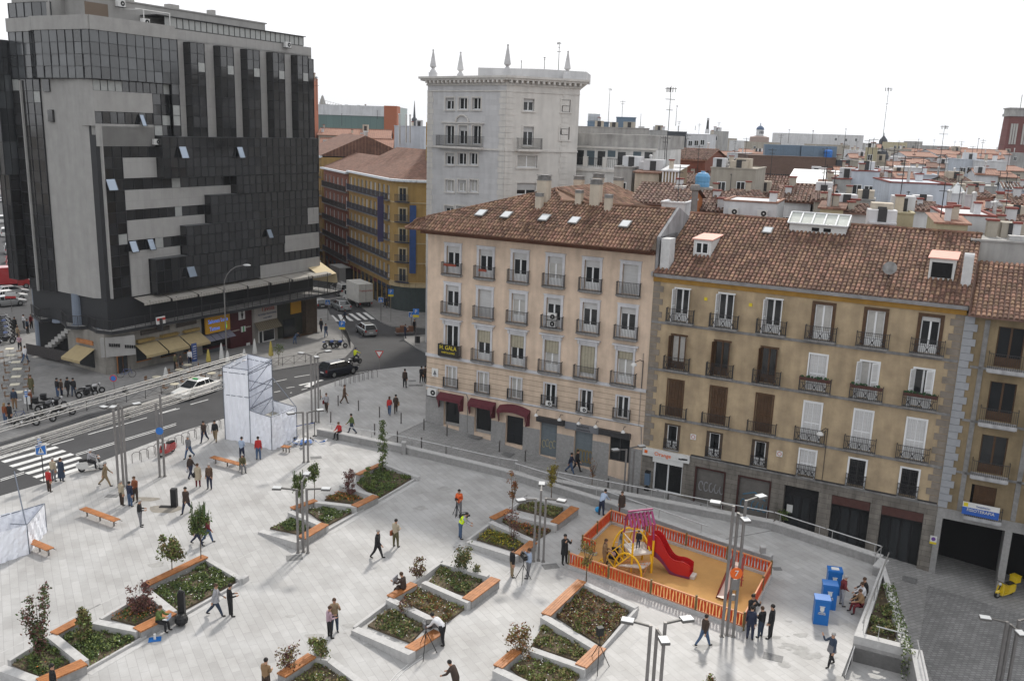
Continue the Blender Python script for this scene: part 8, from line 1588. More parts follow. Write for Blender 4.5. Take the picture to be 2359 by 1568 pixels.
people=[
 ('elderly woman in red jacket by the crossing sign pole',21,500,1490,20,'stand','red','dkbrown',dict(ht=1.62,hair='g')),
 ('elderly person in beige shirt behind the woman in red',21,545,1385,10,'stand','beige','grey',dict(ht=1.68,hair='g')),
 ('woman in long dark blue dress near the crossing',21,625,1385,10,'stand','dkblue','dkblue',dict(ht=1.66,hair='br',coat=('dkblue',.6,1.2))),
 ('man in beige suit striding right past the scooter rider',21,1070,1430,75,'walk','khaki','khaki',dict(ht=1.75,hair='g')),
 ('man in beige shirt at the foot of the left lamp post',3,850,345,30,'stand','beige','dkbrown',dict(ht=1.7,hair='g')),
 ('person in navy jacket and jeans, back turned, in the trio of talkers',3,908,352,20,'stand','navy','jeans',dict(ht=1.68)),
 ('man in rust brown jacket facing his two companions',3,945,318,200,'hold','rust','dkbrown',dict(ht=1.72,hair='br')),
 ('white haired man in dark jacket standing right of the open timber bench',3,978,490,80,'hold','black','grey',dict(ht=1.72,hair='g')),
 ('man in open dark brown suit walking beside the black post',3,1300,395,195,'walk','dkbrown','navy',dict(ht=1.78,coat=('dkbrown',.15,.8))),
 ('man in brown sweater walking with a white carrier bag',3,1328,152,20,'walk2','dkbrown','navy',dict(ht=1.68,extra=[('sack',-1,'white')])),
 ('woman in knee length pale coat with black shoulder bag',3,1380,216,-10,'stand','beige','burg',dict(ht=1.66,hair='br',coat=('beige',.35,.7),extra=[('bag',-1,'black')])),
 ('grey haired man in brown leather jacket standing near the pale coated woman',3,1460,230,180,'stand','brown','navy',dict(ht=1.78,hair='g')),
 ('man with long tie walking by the bicycle racks',22,810,478,190,'walk','dkbrown','navy',dict(ht=1.75)),
 ('man in black jacket and khaki trousers walking left of the wrapped tower',22,950,468,170,'walk2','black','khaki',dict(ht=1.74)),
 ('man in grey tee shirt and blue jeans, arms swinging',22,615,680,200,'walk','grey','jeans',dict(ht=1.76,hair='g',skin=SKIN)),
 ('man in pale blue shirt standing behind the seated person',22,1290,700,10,'hold','ltblue','navy',dict(ht=1.72)),
 ('person in red jacket and jeans in front of the wrapped tower',22,1500,702,-20,'stand','red','jeans',dict(ht=1.76)),
 ('woman in pale patterned blouse with a red bag holding a phone',11,935,915,180,'phone','ltgrey','dkbrown',dict(ht=1.68,hair='br',extra=[('bag',1,'burg')])),
 ('man in brown jacket at the end of the curved bicycle racks',11,1080,845,90,'walk2','brown','brown',dict(ht=1.72,hair='br')),
 ('long haired woman in red top and jeans on the upper plaza',11,1445,940,0,'walk2','red','jeans',dict(ht=1.66,hair='br',long=1)),
 ('person in black jacket with brown bag beside the woman in red top',11,1497,925,-10,'walk','dkbrown','dkbrown',dict(ht=1.7,extra=[('bag',1,'tan')])),
 ('man in dark jacket standing alone near the corner building',11,1570,718,10,'stand','dkbrown','black',dict(ht=1.8)),
 ('left one of the dark pair at the corner of the cream building',11,1705,678,0,'walk','black','black',dict(ht=1.68)),
 ('right one of the dark pair, half hidden by the cream building',11,1735,680,0,'walk2','dkbrown','black',dict(ht=1.74)),
 ('person in olive top and jeans walking behind the low wall rail',11,1140,1090,-80,'walk','green','dkblue',dict(ht=1.7)),
 ('woman in beige jacket pushing a stroller in the playground',9,535,768,110,'hold','tan','tan',dict(ht=1.72,hair='br',long=1,extra=[('bag',-1,'dkbrown')])),
 ('woman in long grey coat walking toward the climbing frame',9,650,690,110,'walk2','grey','grey',dict(ht=1.74,hair='br',long=1,coat=('ltgrey',.35,.9))),
 ('woman in black dress with a camera outside the playground gate',9,255,742,150,'camera','black','black',dict(ht=1.78,hair='b',coat=('black',.35,.5),extra=[('obj','camera',(0,.28,1.5),(.16,.12,.1),'black')])),
 ('man in pale blue shirt leaning by the ramp wall with a blue bag',9,515,405,40,'lean','ltblue','navy',dict(ht=1.75)),
 ('person in brown coat against the ramp wall behind the orange fence',9,655,402,180,'stand','dkbrown','burg',dict(ht=1.6,hair='br',coat=('dkbrown',.3,.8))),
 ('man in navy suit, back turned, in the group at the fence corner',9,1555,1275,20,'stand','navy','navy',dict(ht=1.8)),
 ('man in black jacket holding a camera in the group at the fence corner',9,1560,1190,160,'camera','black','black',dict(ht=1.8,extra=[('obj','camera',(.1,.3,1.45),(.2,.2,.14),'black')])),
 ('person in black jacket and jeans in the group at the fence corner',9,1630,1262,-30,'hold','black','dkblue',dict(ht=1.66,hair='br')),
 ('slim man in black standing at the right of the fence corner group',9,1697,1268,-60,'stand','black','black',dict(ht=1.82)),
 ('man in brown jacket and jeans walking below the playground fence',9,1232,1322,60,'walk','dkbrown','jeans',dict(ht=1.72)),
 ('man in blue grey jacket with hand to mouth striding at the lower right',10,725,1440,-110,'phone','dkblue','black',dict(ht=1.74,hair='g',coat=('grey',.12,.8))),
 ('grey haired man in burgundy sweater, hands on hips, by the blue cabinets',10,815,938,90,'hips','burg','ltgrey',dict(ht=1.74,hair='g')),
 ('bald man in black jacket walking alone in the centre',8,668,710,100,'walk2','black','black',dict(ht=1.8,hair='g')),
 ('man in pale shirt with shoulder bag, back turned, in the centre',8,795,635,30,'hold','beige','olive',dict(ht=1.75,extra=[('bag',-1,'rust')])),
 ('man in orange reflective vest behind a small tripod',8,1235,412,180,'hold','orange','grey',dict(ht=1.75,extra=[('vest','orange')])),
 ('man in yellow reflective vest bending over a video camera',8,1245,575,90,'lean','ltgrey','jeans',dict(ht=1.78,extra=[('vest','yellow')])),
 ('man in black jacket and khaki trousers watching the camera operator',8,1605,842,70,'stand','black','khaki',dict(ht=1.72)),
 ('camera operator in pale blue shirt beside the lamp post',8,1720,850,-70,'camera','ltblue','grey',dict(ht=1.76,hair='br')),
 ('man in tan jacket shading his eyes, left of the central planter',8,370,1222,160,'camera','khaki','dkblue',dict(ht=1.76,hair='br')),
 ('woman in lilac shirt and black trousers beside the man in tan',8,335,1265,60,'hold','lilac','black',dict(ht=1.66,hair='br')),
 ('man in white shirt bending over gear on a timber seat',8,1122,1312,-60,'bend','white','black',dict(ht=1.78)),
 ('man in brown jacket cut by the bottom edge in the centre',8,1215,1680,-60,'lean','dkbrown','dkbrown',dict(ht=1.75)),
 ('person in pinkish brown jacket cut by the bottom edge left of centre',3,1855,1660,20,'hold','tan','dkbrown',dict(ht=1.72)),
 ('dark haired head of a person at the bottom left edge',3,380,1700,60,'stand','black','black',dict(ht=1.7)),
 ('man in grey jacket and jeans strolling with a companion in black',3,1505,1112,80,'walk','ltgrey','dkblue',dict(ht=1.8,hair='br',coat=('ltgrey',.1,.6))),
 ('person in black with a camera strolling beside the man in grey',3,1605,1115,60,'hold','black','black',dict(ht=1.74)),
 ('left half hidden walker behind the spiky standard tree',3,1378,620,90,'walk','black','navy',dict(ht=1.7)),
 ('right half hidden walker behind the spiky standard tree',3,1448,602,90,'walk2','burg','jeans',dict(ht=1.66)),
 ('stout man in olive coat alone on the left pavement',21,320,500,160,'stand','olive','olive',dict(ht=1.72,hair='br',coat=('olive',.3,1.0))),
 ('leftmost of four dark dressed people by the parked motorcycles',21,585,530,30,'stand','black','jeans',dict(ht=1.72,hair='b')),
 ('small person in brown among four people by the parked motorcycles',21,625,515,30,'stand','brown','navy',dict(ht=1.5,hair='br')),
 ('third of four dark dressed people by the parked motorcycles',21,690,520,0,'walk2','black','black',dict(ht=1.74)),
 ('rightmost of four dark dressed people by the parked motorcycles',21,748,520,-20,'walk','black','dkblue',dict(ht=1.7)),
 ('person in rust jacket wearing a white helmet near the kerb post',21,312,655,20,'stand','rust','black',dict(ht=1.66,hat='white')),
 ('man in dark blue jacket at the end of the cafe tables',21,150,648,150,'stand','dkblue','tan',dict(ht=1.76)),
 ('orange haired person in the dark pair at the left edge',21,55,800,20,'stand','rust','jeans',dict(ht=1.7,hair='bl',long=1)),
 ('person in black in the dark pair at the left edge',21,105,800,20,'stand','black','black',dict(ht=1.72)),
 ('person in white shirt and jeans beyond the cafe tables',21,258,180,10,'walk','white','jeans',dict(ht=1.74)),
 ('left of two diners standing near the restaurant tables',16,1028,684,30,'stand','olive','black',dict(ht=1.7)),
 ('right of two diners standing near the restaurant tables',16,1075,690,10,'stand','dkbrown','black',dict(ht=1.62)),
 ('man in white shirt beside the blue menu board',16,1150,645,160,'walk','white','navy',dict(ht=1.74)),
 ('left walker at the tavern corner by the street mouth',16,2200,362,180,'walk','black','dkbrown',dict(ht=1.72)),
 ('middle walker at the tavern corner by the street mouth',16,2250,362,180,'walk2','black','navy',dict(ht=1.7)),
 ('right walker in jeans at the tavern corner by the street mouth',16,2290,408,180,'walk','dkblue','jeans',dict(ht=1.7)),
 ('person in dark clothes stepping off by the zebra crossing',12,408,985,90,'walk','dkblue','black',dict(ht=1.7)),
 ('man beside the delivery trolley on the corner island',12,945,1130,90,'hold','navy','navy',dict(ht=1.7)),
 ('pedestrian waiting behind the parking sign on the corner island',12,1028,1085,180,'stand','black','black',dict(ht=1.72)),
 ('pedestrian in front of the round corner shop',12,770,862,120,'walk','navy','black',dict(ht=1.72)),
 ('left walker of the pair on the sloping street',13,1420,995,110,'walk','navy','jeans',dict(ht=1.68)),
 ('right walker of the pair on the sloping street',13,1480,978,110,'walk2','black','black',dict(ht=1.78)),
 ('shop assistant sized figure left of the tavern bench',16,2030,465,30,'bend','dkblue','jeans',dict(ht=1.6)),
]
for lb,i,x,y,hd,ps,tp,lg,kw in people:
 p=T(i,x,y)if i in(12,13,16)else G(i,x,y);person(lb,p,hd,ps,tp,lg,**kw)
for k,(x,y)in enumerate(((80,1000),(95,1050),(125,985),(145,1010),(165,985),(105,1100))):
 p=G(23,x,y,0);person('%s of a knot of people under the left end of the terrace'%('leftmost','nearest','third','fourth','rightmost in burgundy','lowest')[k],p,30*k,('stand','stand2','hold')[k%3],('black','khaki','white','dkblue','burg','lilac')[k],'black',ht=1.7)
p=G(22,1290,770,.45);p.z=0;person('person in brown coat sitting on the end of the timber bench',p,150,'sit','olive','grey',ht=1.68,hair='g',seat=-.06,coat=('olive',.1,.6))
p=G(11,1042,1082,.5);person('person in red jacket sitting on the low granite wall',V2(p.x,p.y,0),-150,'sit','red','black',ht=1.72,hair='br',seat=-.0)
p=G(8,850,925,.5);person('man in brown jacket reading a newspaper on a timber seat',V2(p.x,p.y,0),-70,'sitread','dkbrown','dkbrown',ht=1.78,hair='br',seat=-.02,extra=[('obj','newspaper',(0,.48,.95),(.5,.05,.4),'ltgrey')])
p=G(3,1105,1150,.5);person('person in green jacket sitting with an open laptop on the lower left seat',V2(p.x,p.y,0),100,'sitread','green','black',ht=1.68,hair='br',seat=-.02,extra=[('obj','laptop',(0,.42,.72),(.34,.25,.03),'white'),('obj','laptop_screen',(0,.56,.83),(.34,.03,.22),'ltblue')])
for k,(x,y,c,lb)in enumerate(((1020,830,'black','person in black sitting farthest on the wall of the ivy planter'),(1000,870,'white','person in white sitting in the middle on the wall of the ivy planter'),(985,930,'tan','person in tan jacket sitting nearest on the wall of the ivy planter'))):
 p=G(10,x,y,.5);person(lb,V2(p.x,p.y,0),-95,'sit',c,'dkbrown' if k<2 else 'burg',ht=1.72,hair='br',seat=-.02)
g=G(33,390,740);person('small child in blue and white climbing the rope net',V2(g.x,g.y,.75),40,'lean','white','dkblue',ht=.95,hair='br')
g=G(33,567,985)+(a1+a2+a3+a4)/4;person('small child in dark clothes under the purple slatted roof',V2(g.x,g.y,1.2),200,'stand','black','navy',ht=1.05)
g=G(9,598,738);t=thing('stroller','dark baby stroller with pink blanket in the playground','stroller',g,R(-25));
b=MB();b.box(-.2,.2,-.3,.25,.35,.5);b.box(-.2,.2,.2,.3,.5,.85);b.build('seat',cloth('black'),t);b=MB();b.ball((0,-.05,.55),.17,0,8,(1,1.3,.7));b.build('blanket',cloth('pink'),t);b=MB();b.path([(-.22,.3,.4),(-.22,.62,1.0),(.22,.62,1.0),(.22,.3,.4)],.015)
for x in(-.24,.24):b.tube((x,.3,.4),(x,-.35,.12),.015);b.tube((x,-.2,.4),(x,.35,.12),.015)
b.build('frame',STEEL,t)
for x in(-.24,.24):
 for y in(-.35,.35):b=MB();b.tube((x-.02,y,.12),(x+.02,y,.12),.12,n=12);b.build('wheel',RUBBER,t)
def tripod(lb,g,ht,headm=None,spread=.5,cat='tripod'):
 t=thing('tripod',lb,cat,g,.4,'tripods and stands');
 for k in range(3):a=k*2.094;b=MB();b.tube((math.cos(a)*spread,math.sin(a)*spread,0),(0,0,ht*.72),.018);b.build('leg',BLACK,t)
 b=MB();b.tube((0,0,ht*.5),(0,0,ht),.018);b.build('column',BLACK,t);return t
t=tripod('camera tripod with video camera in front of the camera operator',G(8,1682,870),1.35);b=MB();b.box(-.1,.1,-.3,.25,1.35,1.6);b.tube((0,-.3,1.48),(0,-.42,1.48),.06);b.box(-.03,.03,.0,.25,1.6,1.68);b.build('video_camera',BLACK,t)
t=tripod('small pale tripod held by the man in the orange vest',G(8,1218,418),1.05,spread=.3);b=MB();b.box(-.08,.08,-.12,.12,1.05,1.2);b.build('video_camera',BLACK,t)
t=tripod('black microphone stand in front of the bending man in white',G(8,1005,1385),1.75,spread=.55)
t=tripod('black speaker stand beside the right timber seat',G(9,492,1480),1.75,spread=.6);b=MB();b.box(-.14,.14,-.12,.12,1.72,2.12);b.build('speaker',BLACK,t)
g=G(8,1265,520);b=MB();b.box(-.12,.12,-.25,.25,.0,.22);b.tube((0,.25,.1),(0,.42,.1),.07);b.path([(0,-.2,.22),(0,-.15,.35),(0,.15,.35),(0,.2,.22)],.02);g.z=.85;tag(b.build('video_camera',BLACK,loc=g,rz=-1.2),'shoulder video camera held low by the man in the yellow vest','camera')
g=G(8,1040,1200,.5);b=MB();r_=random.Random(2)
for k in range(7):b.cbox((r_.uniform(-.4,.4),r_.uniform(-.15,.15),.15+r_.uniform(0,.15)),(r_.uniform(.15,.4),r_.uniform(.1,.3),.25),rz=r_.uniform(0,3),m=k%2)
tag(b.build('camera_bags',[BLACK,cloth('grey')],loc=g),'pile of black camera bags on the timber seat by the bending man','bags')
g=G(3,1265,1178);b=MB();b.ball((0,0,.3),.33,0,10,(1,1,.9));b.cbox((-.05,.25,.85),(.32,.22,1.5));b.ball((-.05,.25,1.6),.16,0,8,(1,.7,1));tag(b.build('instrument_case',BLACK,loc=g),'tall black instrument case and bag standing on the paving','case')
g=G(3,1078,1278);b=MB();b.box(-.28,.28,-.2,.2,0,.03);b.box(-.05,.05,-.05,.05,.03,.3,1);tag(b.build('blue_mat',[BL,WHITE],loc=g,rz=.3),'small blue mat with bottle by the laptop user','mat')
g=G(9,492,385);b=MB();b.ball((0,0,.2),.2,0,8,(1,.8,1));tag(b.build('blue_bag',mat('cyan plastic bag',(.04,.3,.6),.5),loc=g),'bright blue plastic bag at the feet of the man by the ramp wall','bag')
b=MB();pts=[G(8,*p)for p in((975,1390),(920,1420),(860,1470),(800,1520),(730,1600))];o_=pts[0].copy();b.path([p-o_+V2(0,0,.012)for p in pts],.018,5);pts=[G(8,*p)for p in((990,1400),(930,1440),(850,1500),(760,1600))];b.path([p-o_+V2(0,0,.012)for p in pts],.018,5);tag(b.build('cables',WHITE,loc=o_),'pair of white cables trailing to the bottom edge','cable')
# ------------------------------------------------------------------ vehicles
TINT=mat('car window glass',(.015,.018,.02),.06,spec=.8);HLAMP=mat('headlight glass',(.5,.5,.5),.1);TLAMP=mat('tail light red',(.35,.01,.01),.3);CHROME=mat('chrome',(.6,.6,.62),.15,metal=1)
def carpaint(name,c,met=.0):return mat('car paint '+name,c,.28,spec=.6,coat=.8,metal=met)
def wheel(par,x,y,r,w_=.2):
 def mt_():b=MB();b.tube((0,-w_/2,0),(0,w_/2,0),r,n=16);return b.mesh('wheel',[RUBBER],True)
 def mr_():
  b=MB();b.tube((0,-w_/2-.01,0),(0,w_/2+.01,0),r*.62,n=12)
  for k in range(5):a=k*1.257;b.tube((0,-w_/2-.02,0),(math.cos(a)*r*.5,-w_/2-.02,math.sin(a)*r*.5),.03,n=4)
  return b.mesh('rim',[STEEL])
 o=inst('wheel',cached(('wh',r,w_),mt_),par,(x,y,r));inst('rim',cached(('rim',r,w_),mr_),o)
def loft(b,secs,m=0):
 """secs: list of rings (same count)"""
 n=len(secs[0]);P=[p for s in secs for p in s];k=len(secs)
 b.faces(P,[(j*n+i,j*n+(i+1)%n,(j+1)*n+(i+1)%n,(j+1)*n+i)for j in range(k-1)for i in range(n)]+[tuple(range(n-1,-1,-1)),tuple(range((k-1)*n,k*n))],m)
CARS={
 'sedan':(4.5,1.75,1.42,[(2.25,.35,.62),(2.1,.3,.72),(1.1,.28,.9),(-1.5,.28,.95),(-2.15,.32,.9),(-2.25,.38,.6)],(1.15,.35,-1.05,-1.7)),
 'hatch':(4.0,1.7,1.48,[(2.0,.35,.62),(1.85,.3,.74),(1.1,.28,.92),(-1.7,.28,.95),(-1.95,.32,.9),(-2.0,.38,.6)],(1.15,.4,-1.45,-1.95)),
 'suv':(4.3,1.8,1.72,[(2.15,.4,.75),(2.0,.35,.92),(1.1,.35,1.08),(-1.8,.35,1.1),(-2.1,.4,1.05),(-2.15,.45,.7)],(1.1,.55,-1.75,-2.1)),
 'van':(4.7,1.85,1.95,[(2.3,.38,.7),(2.15,.32,.95),(1.7,.3,1.1),(-2.2,.3,1.15),(-2.3,.32,1.1),(-2.35,.4,.6)],(1.75,.95,-2.2,-2.32))}
def car(label,pos,head,kind,pm,group='cars around the plaza',cat='car',name='car',roofm=None):
 L0,W0_,H0,prof,gh_=CARS[kind];t=thing(name,label,cat,pos,-R(head)+math.pi/2,group);w2_=W0_/2
 b=MB();secs=[]
 for k,(x,zl,zh)in enumerate(prof):
  w_=w2_*(.86 if k in(0,len(prof)-1)else .95 if k in(1,len(prof)-2)else 1);zm=(zl+zh)/2
  secs.append([(x,-w_*.9,zl-.1),(x,-w_,zm-.05),(x,-w_*.97,zh-.06),(x,-w_*.8,zh),(x,w_*.8,zh),(x,w_*.97,zh-.06),(x,w_,zm-.05),(x,w_*.9,zl-.1)])
 loft(b,secs);b.build('body',pm,t,False)
 xf,xft,xrt,xr=gh_;zb=prof[3][2]-.02;zt=H0-.05
 b=MB();wb_,wt=w2_*.88,w2_*.68
 P=[(xf,-wb_,zb),(xf,wb_,zb),(xr,wb_,zb),(xr,-wb_,zb),(xft,-wt,zt),(xft,wt,zt),(xrt,wt,zt),(xrt,-wt,zt)];b.faces(P,[(0,1,5,4),(1,2,6,5),(2,3,7,6),(3,0,4,7)]);b.build('windows',TINT,t)
 b=MB();e=.03;b.faces([(xft+.03,-wt-e,zt-.01),(xft+.03,wt+e,zt-.01),(xrt-.03,wt+e,zt-.01),(xrt-.03,-wt-e,zt-.01),(xft-.1,-wt*.85,H0),(xft-.1,wt*.85,H0),(xrt+.1,wt*.85,H0),(xrt+.1,-wt*.85,H0)],[(0,1,5,4),(1,2,6,5),(2,3,7,6),(3,0,4,7),(4,5,6,7)])
 for s in(-1,1):
  b.bar((xf,s*wb_,zb),(xft,s*wt,zt),.06,.06);b.bar((xr,s*wb_,zb),(xrt,s*wt,zt),.09,.09);xm=(xft+xrt)/2-.1;b.bar((xm,s*(wb_+.005),zb),(xm,s*(wt+.01),zt),.06,.05)
  if kind=='sedan':b.bar((-.95,s*(wb_+.005),zb),(-.95,s*(wt+.01),zt),.06,.05)
  if kind=='van':b.faces([(-.2,s*(wb_+.01),zb),(xr+.02,s*(wb_+.01),zb),(xrt,s*(wt+.015),zt),(-.15,s*(wt+.015),zt)],[(0,1,2,3)if s<0 else(3,2,1,0)])
 b.build('roof',roofm or pm,t)
 r=.33 if kind!='suv' else .37
 for x in(L0*.3,-L0*.3):
  for y in(-w2_+.06,w2_-.06):wheel(t,x,y,r)
 for s in(-1,1):
  b=MB();b.box(prof[0][0]-.12,prof[0][0]+.0,s*.6-.15,s*.6+.15,prof[0][2]-.1,prof[0][2]+.03);b.build('headlight',HLAMP,t)
  b=MB();b.box(prof[-1][0]-.015,prof[-1][0]+.12,s*.66-.1,s*.66+.1,prof[-2][2]-.25,prof[-2][2]-.03);b.build('tail_light',TLAMP,t)
  b=MB();b.box(xf-.25,xf-.1,s*(w2_+.08)-.08,s*(w2_+.08)+.06,zb-.02,zb+.13);b.build('mirror',pm,t)
 b=MB();b.box(prof[-1][0]-.03,prof[-1][0],-.25,.25,.5,.62);b.build('licence_plate',WHITE,t)
 return t
ROADZ=lambda p:V2(p.x,p.y,h(p.x,p.y)-.13)
def TR2(i,x,y):
 z=-.13
 for _ in range(8):p=G(i,x,y,z);z=h(p.x,p.y)-.13
 return p
PW,PB,PS,PDG,PR,PSI=carpaint('white',(.62,.62,.6)),carpaint('black blue',(.008,.01,.02)),carpaint('silver',(.32,.34,.35),.5),carpaint('dark grey',(.03,.03,.035)),carpaint('red',(.35,.015,.015)),carpaint('pale grey',(.4,.4,.4),.3)
rd=math.degrees(math.atan2((kerbL[4]-kerbL[1]).x,(kerbL[4]-kerbL[1]).y))
g=TR2(2,1365,1375);tx=car('white taxi sedan driving on the road behind the trusses',g,rd+180,'sedan',PW,cat='taxi');b=MB();b.box(-.1,.1,-.25,.25,1.42,1.52);b.build('taxi_sign',mat('sign green',(.05,.3,.1)),tx);b=MB();b.bar((.3,-.885,.68),(-1.0,-.885,.86),.1,.16);b.build('door_stripe',PR,tx)
g=TR2(12,350,1455);car('dark blue compact hatchback waiting at the end of the road',g,rd+16,'hatch',PB)
g=TR2(12,598,1095);car('silver grey hatchback turning at the junction',g,-27,'hatch',PS)
g=TR2(12,370,875);car('silver saloon on the zebra crossing',g,-32,'sedan',PS)
g=TR2(12,165,860);car('dark red car half hidden by the office corner',g,-33,'hatch',PDG,roofm=PSI)
def truck(label,g,head,cabm,boxm,bl_=4.2,lw=2.1,bh=2.5,group='delivery trucks in the side street'):
 t=thing('box_truck',label,'truck',g,-R(head)+math.pi/2,group);b=MB();b.box(-bl_+1.2,1.2,-lw/2,lw/2,.85,.85+bh,0);b.box(-bl_+1.17,-bl_+1.2,-.02,.02,.9,.8+bh,1);b.box(-bl_+1.17,-bl_+1.2,-lw/2,lw/2,.85,.95,1);b.build('cargo_box',[boxm,GALV],t)
 b=MB();loft(b,[[(x,-w_,zl),(x,-w_,zh),(x,w_,zh),(x,w_,zl)]for x,w_,zl,zh in((1.25,.95,.5,2.05),(2.1,.95,.5,2.0),(2.75,.92,.5,1.25),(3.2,.88,.5,1.0))]);cb=b.build('cab',cabm,t);b=MB();b.faces([(2.72,-.8,1.3),(2.72,.8,1.3),(2.13,.75,1.95),(2.13,-.75,1.95)],[(0,1,2,3)]);b.box(1.4,2.2,-.97,.97,1.3,1.85);b.build('windscreen',TINT,t)
 b=MB();b.box(-bl_+1.2,3,-.4,.4,.45,.85);b.build('chassis',BLACK,t)
 for x in(2.3,-bl_+2.1):
  for y in(-.85,.85):wheel(t,x,y,.38,.24)
 for s in(-1,1):b=MB();b.box(-bl_+1.15,-bl_+1.2,s*.9-.08,s*.9+.08,.6,.8);b.build('tail_light',TLAMP,t)
 return t
CARGO=mat('off white cargo box',(.5,.49,.46),.6,var=.12,scale=1.5)
g=TR2(12,520,850);t=truck('large off white box truck with red writing parked before the crossing',g+V2(-.4,1.6),-33,PW,CARGO,4.6,2.2,2.7);q=text('Transportes',.42,mat('faded red letters',(.4,.08,.06),.6),t,(-3.43,0,2.6),rz=-math.pi/2)
g=TR2(12,400,760);car('white van squeezed between the two box trucks',g+V2(-.8,1.5),-32,'van',PW,cat='van',name='van',group='delivery trucks in the side street')
g=TR2(12,350,680);t=truck('grey box truck with its rear door open farther up the side street',g+V2(-.4,2.0),-32,PDG,mat('grey cargo box',(.3,.3,.29),.6),4.6,2.2,2.6);b=MB();b.box(-4.6,-3.4,-1.2,-1.12,.9,3.4);b.box(-3.42,-3.38,-1.0,.0,.95,3.35,1);b.build('rear_door',[CARGO,DARK],t)
g=TR2(12,245,545);car('pale van farthest up the side street',g,148,'van',PSI,cat='van',name='van',group='delivery trucks in the side street')
g=TR2(12,268,600);car('small white car behind the grey box truck',g+V2(0,1),-32,'hatch',PW)
base=None
LS_=[(10,430,'van','white bus like van far up the left avenue',PW),(28,500,'van','white van in the queue on the left avenue',PW),(55,530,'sedan','white saloon behind the van queue on the left avenue',PW),(52,590,'van','white van above the red cars on the left avenue',PSI),(60,640,'hatch','upper red car on the left avenue',PR),(62,668,'hatch','lower red car on the left avenue',PR),(60,700,'sedan','pale car above the red truck on the left avenue',PSI),(55,810,'sedan','upper pale grey car below the red truck',PSI),(45,835,'sedan','middle pale grey car below the red truck',PW),(35,865,'sedan','lower pale grey car below the red truck',PSI),(12,250,'sedan','distant pale car far up the left avenue',PSI),(8,320,'sedan','distant white car far up the left avenue',PW),(30,290,'hatch','distant dark car far up the left avenue',PDG),(18,180,'sedan','tiny white car at the top of the left avenue',PW)]
for x,y,kd,lb,pm in LS_:
 g=TR2(23,x,y);car(lb,g,40 if y>780 else 332,kd,pm,group='vehicles on the left avenue',cat='van' if kd=='van' else 'car',name='van' if kd=='van' else 'car')
g=TR2(23,40,775);truck('red box truck at the left edge on the avenue',g,55,PR,carpaint('truck red',(.4,.02,.025)),5,2.3,2.4,group='vehicles on the left avenue')
# ------------------------------------------------------------------ motorcycles
def moto(label,g,head,bm_,group='parked motorcycles',scooter=False,box=None,cat='motorcycle'):
 t=thing('scooter' if scooter else 'motorcycle',label,'scooter' if scooter else cat,g,-R(head)+math.pi/2,group)
 r=.28 if not scooter else .24
 for x in(.68,-.65):
  o=MB();o.tube((0,-.06,0),(0,.06,0),r,n=14);o=o.build('wheel',RUBBER,t,loc=(x*(1 if not scooter else .92),0,r));q=MB();q.tube((0,-.065,0),(0,.065,0),r*.55,n=10);q.build('rim',STEEL,o)
 b=MB()
 if scooter:
  loft(b,[[(x,-w_,zl),(x,-w_,zh),(x,w_,zh),(x,w_,zl)]for x,w_,zl,zh in((-.95,.1,.4,.62),(-.7,.22,.28,.76),(-.25,.2,.2,.74),(-.12,.2,.18,.3),(.3,.2,.18,.26),(.36,.2,.2,.4))]);loft(b,[[(x,-w_,z),(x,w_,z),(x+.06,w_,z),(x+.06,-w_,z)]for x,w_,z in((.42,.22,.2),(.4,.24,.5),(.34,.2,.85),(.3,.12,.98))]);b.ball((.62,0,.42),.2,0,8,(1.2,.5,.7))
 else:
  b.ball((.12,0,.78),.24,0,10,(1.25,.75,.7));b.cbox((0,0,.48),(.5,.3,.36),1);b.bar((.45,0,.85),(-.8,0,.55),.08,.08,1);b.ball((-.75,0,.75),.14,0,8,(1.6,.8,.5));b.tube((-.1,.16,.35),(-.8,.18,.38),.05,m=2)
 b.build('body',[bm_,BLACK,CHROME],t)
 b=MB();b.bar((-.1,0,.84),(-.62,0,.84)if not scooter else(-.75,0,.82),.26,.1);b.build('seat',BLACK,t)
 b=MB();b.tube((.68,0,.28),(.42,0,.95),.035);b.tube((.38,-.34,1.0),(.38,.34,1.0),.02);b.tube((.35,-.33,1.05),(.33,-.36,1.2),.012);b.tube((.35,.33,1.05),(.33,.36,1.2),.012);b.build('handlebar',CHROME if not scooter else BLACK,t)
 b=MB();b.ball((.52,0,.92),.1,0,8);b.build('headlight',HLAMP,t)
 if box:b=MB();b.box(-1.05,-.62,-.24,.24,.85,1.22);b.box(-1.07,-.6,-.26,.26,1.22,1.27);b.build('top_box',box,t)
 return t
PY=carpaint('yellow',(.62,.43,.01));PBL=carpaint('blue',(.02,.06,.22))
g=T(10,2170,860);moto('bright yellow scooter with delivery box beside the garage',g,245,PY,scooter=True,box=PY)
g=G(21,915,1270,-.0);sc=moto('white scooter ridden at the end of the zebra crossing',G(21,925,1275),62,PW,scooter=True)
person('helmeted rider in grey shirt on the white scooter',V2(sc.location.x-.1,sc.location.y-.1,0),62,'ride','ltgrey','black',ht=1.7,hat='white',seat=-.06)
g=G(21,1690,1110);moto('dark red scooter parked by the bicycle racks',g,200,PR,scooter=True)
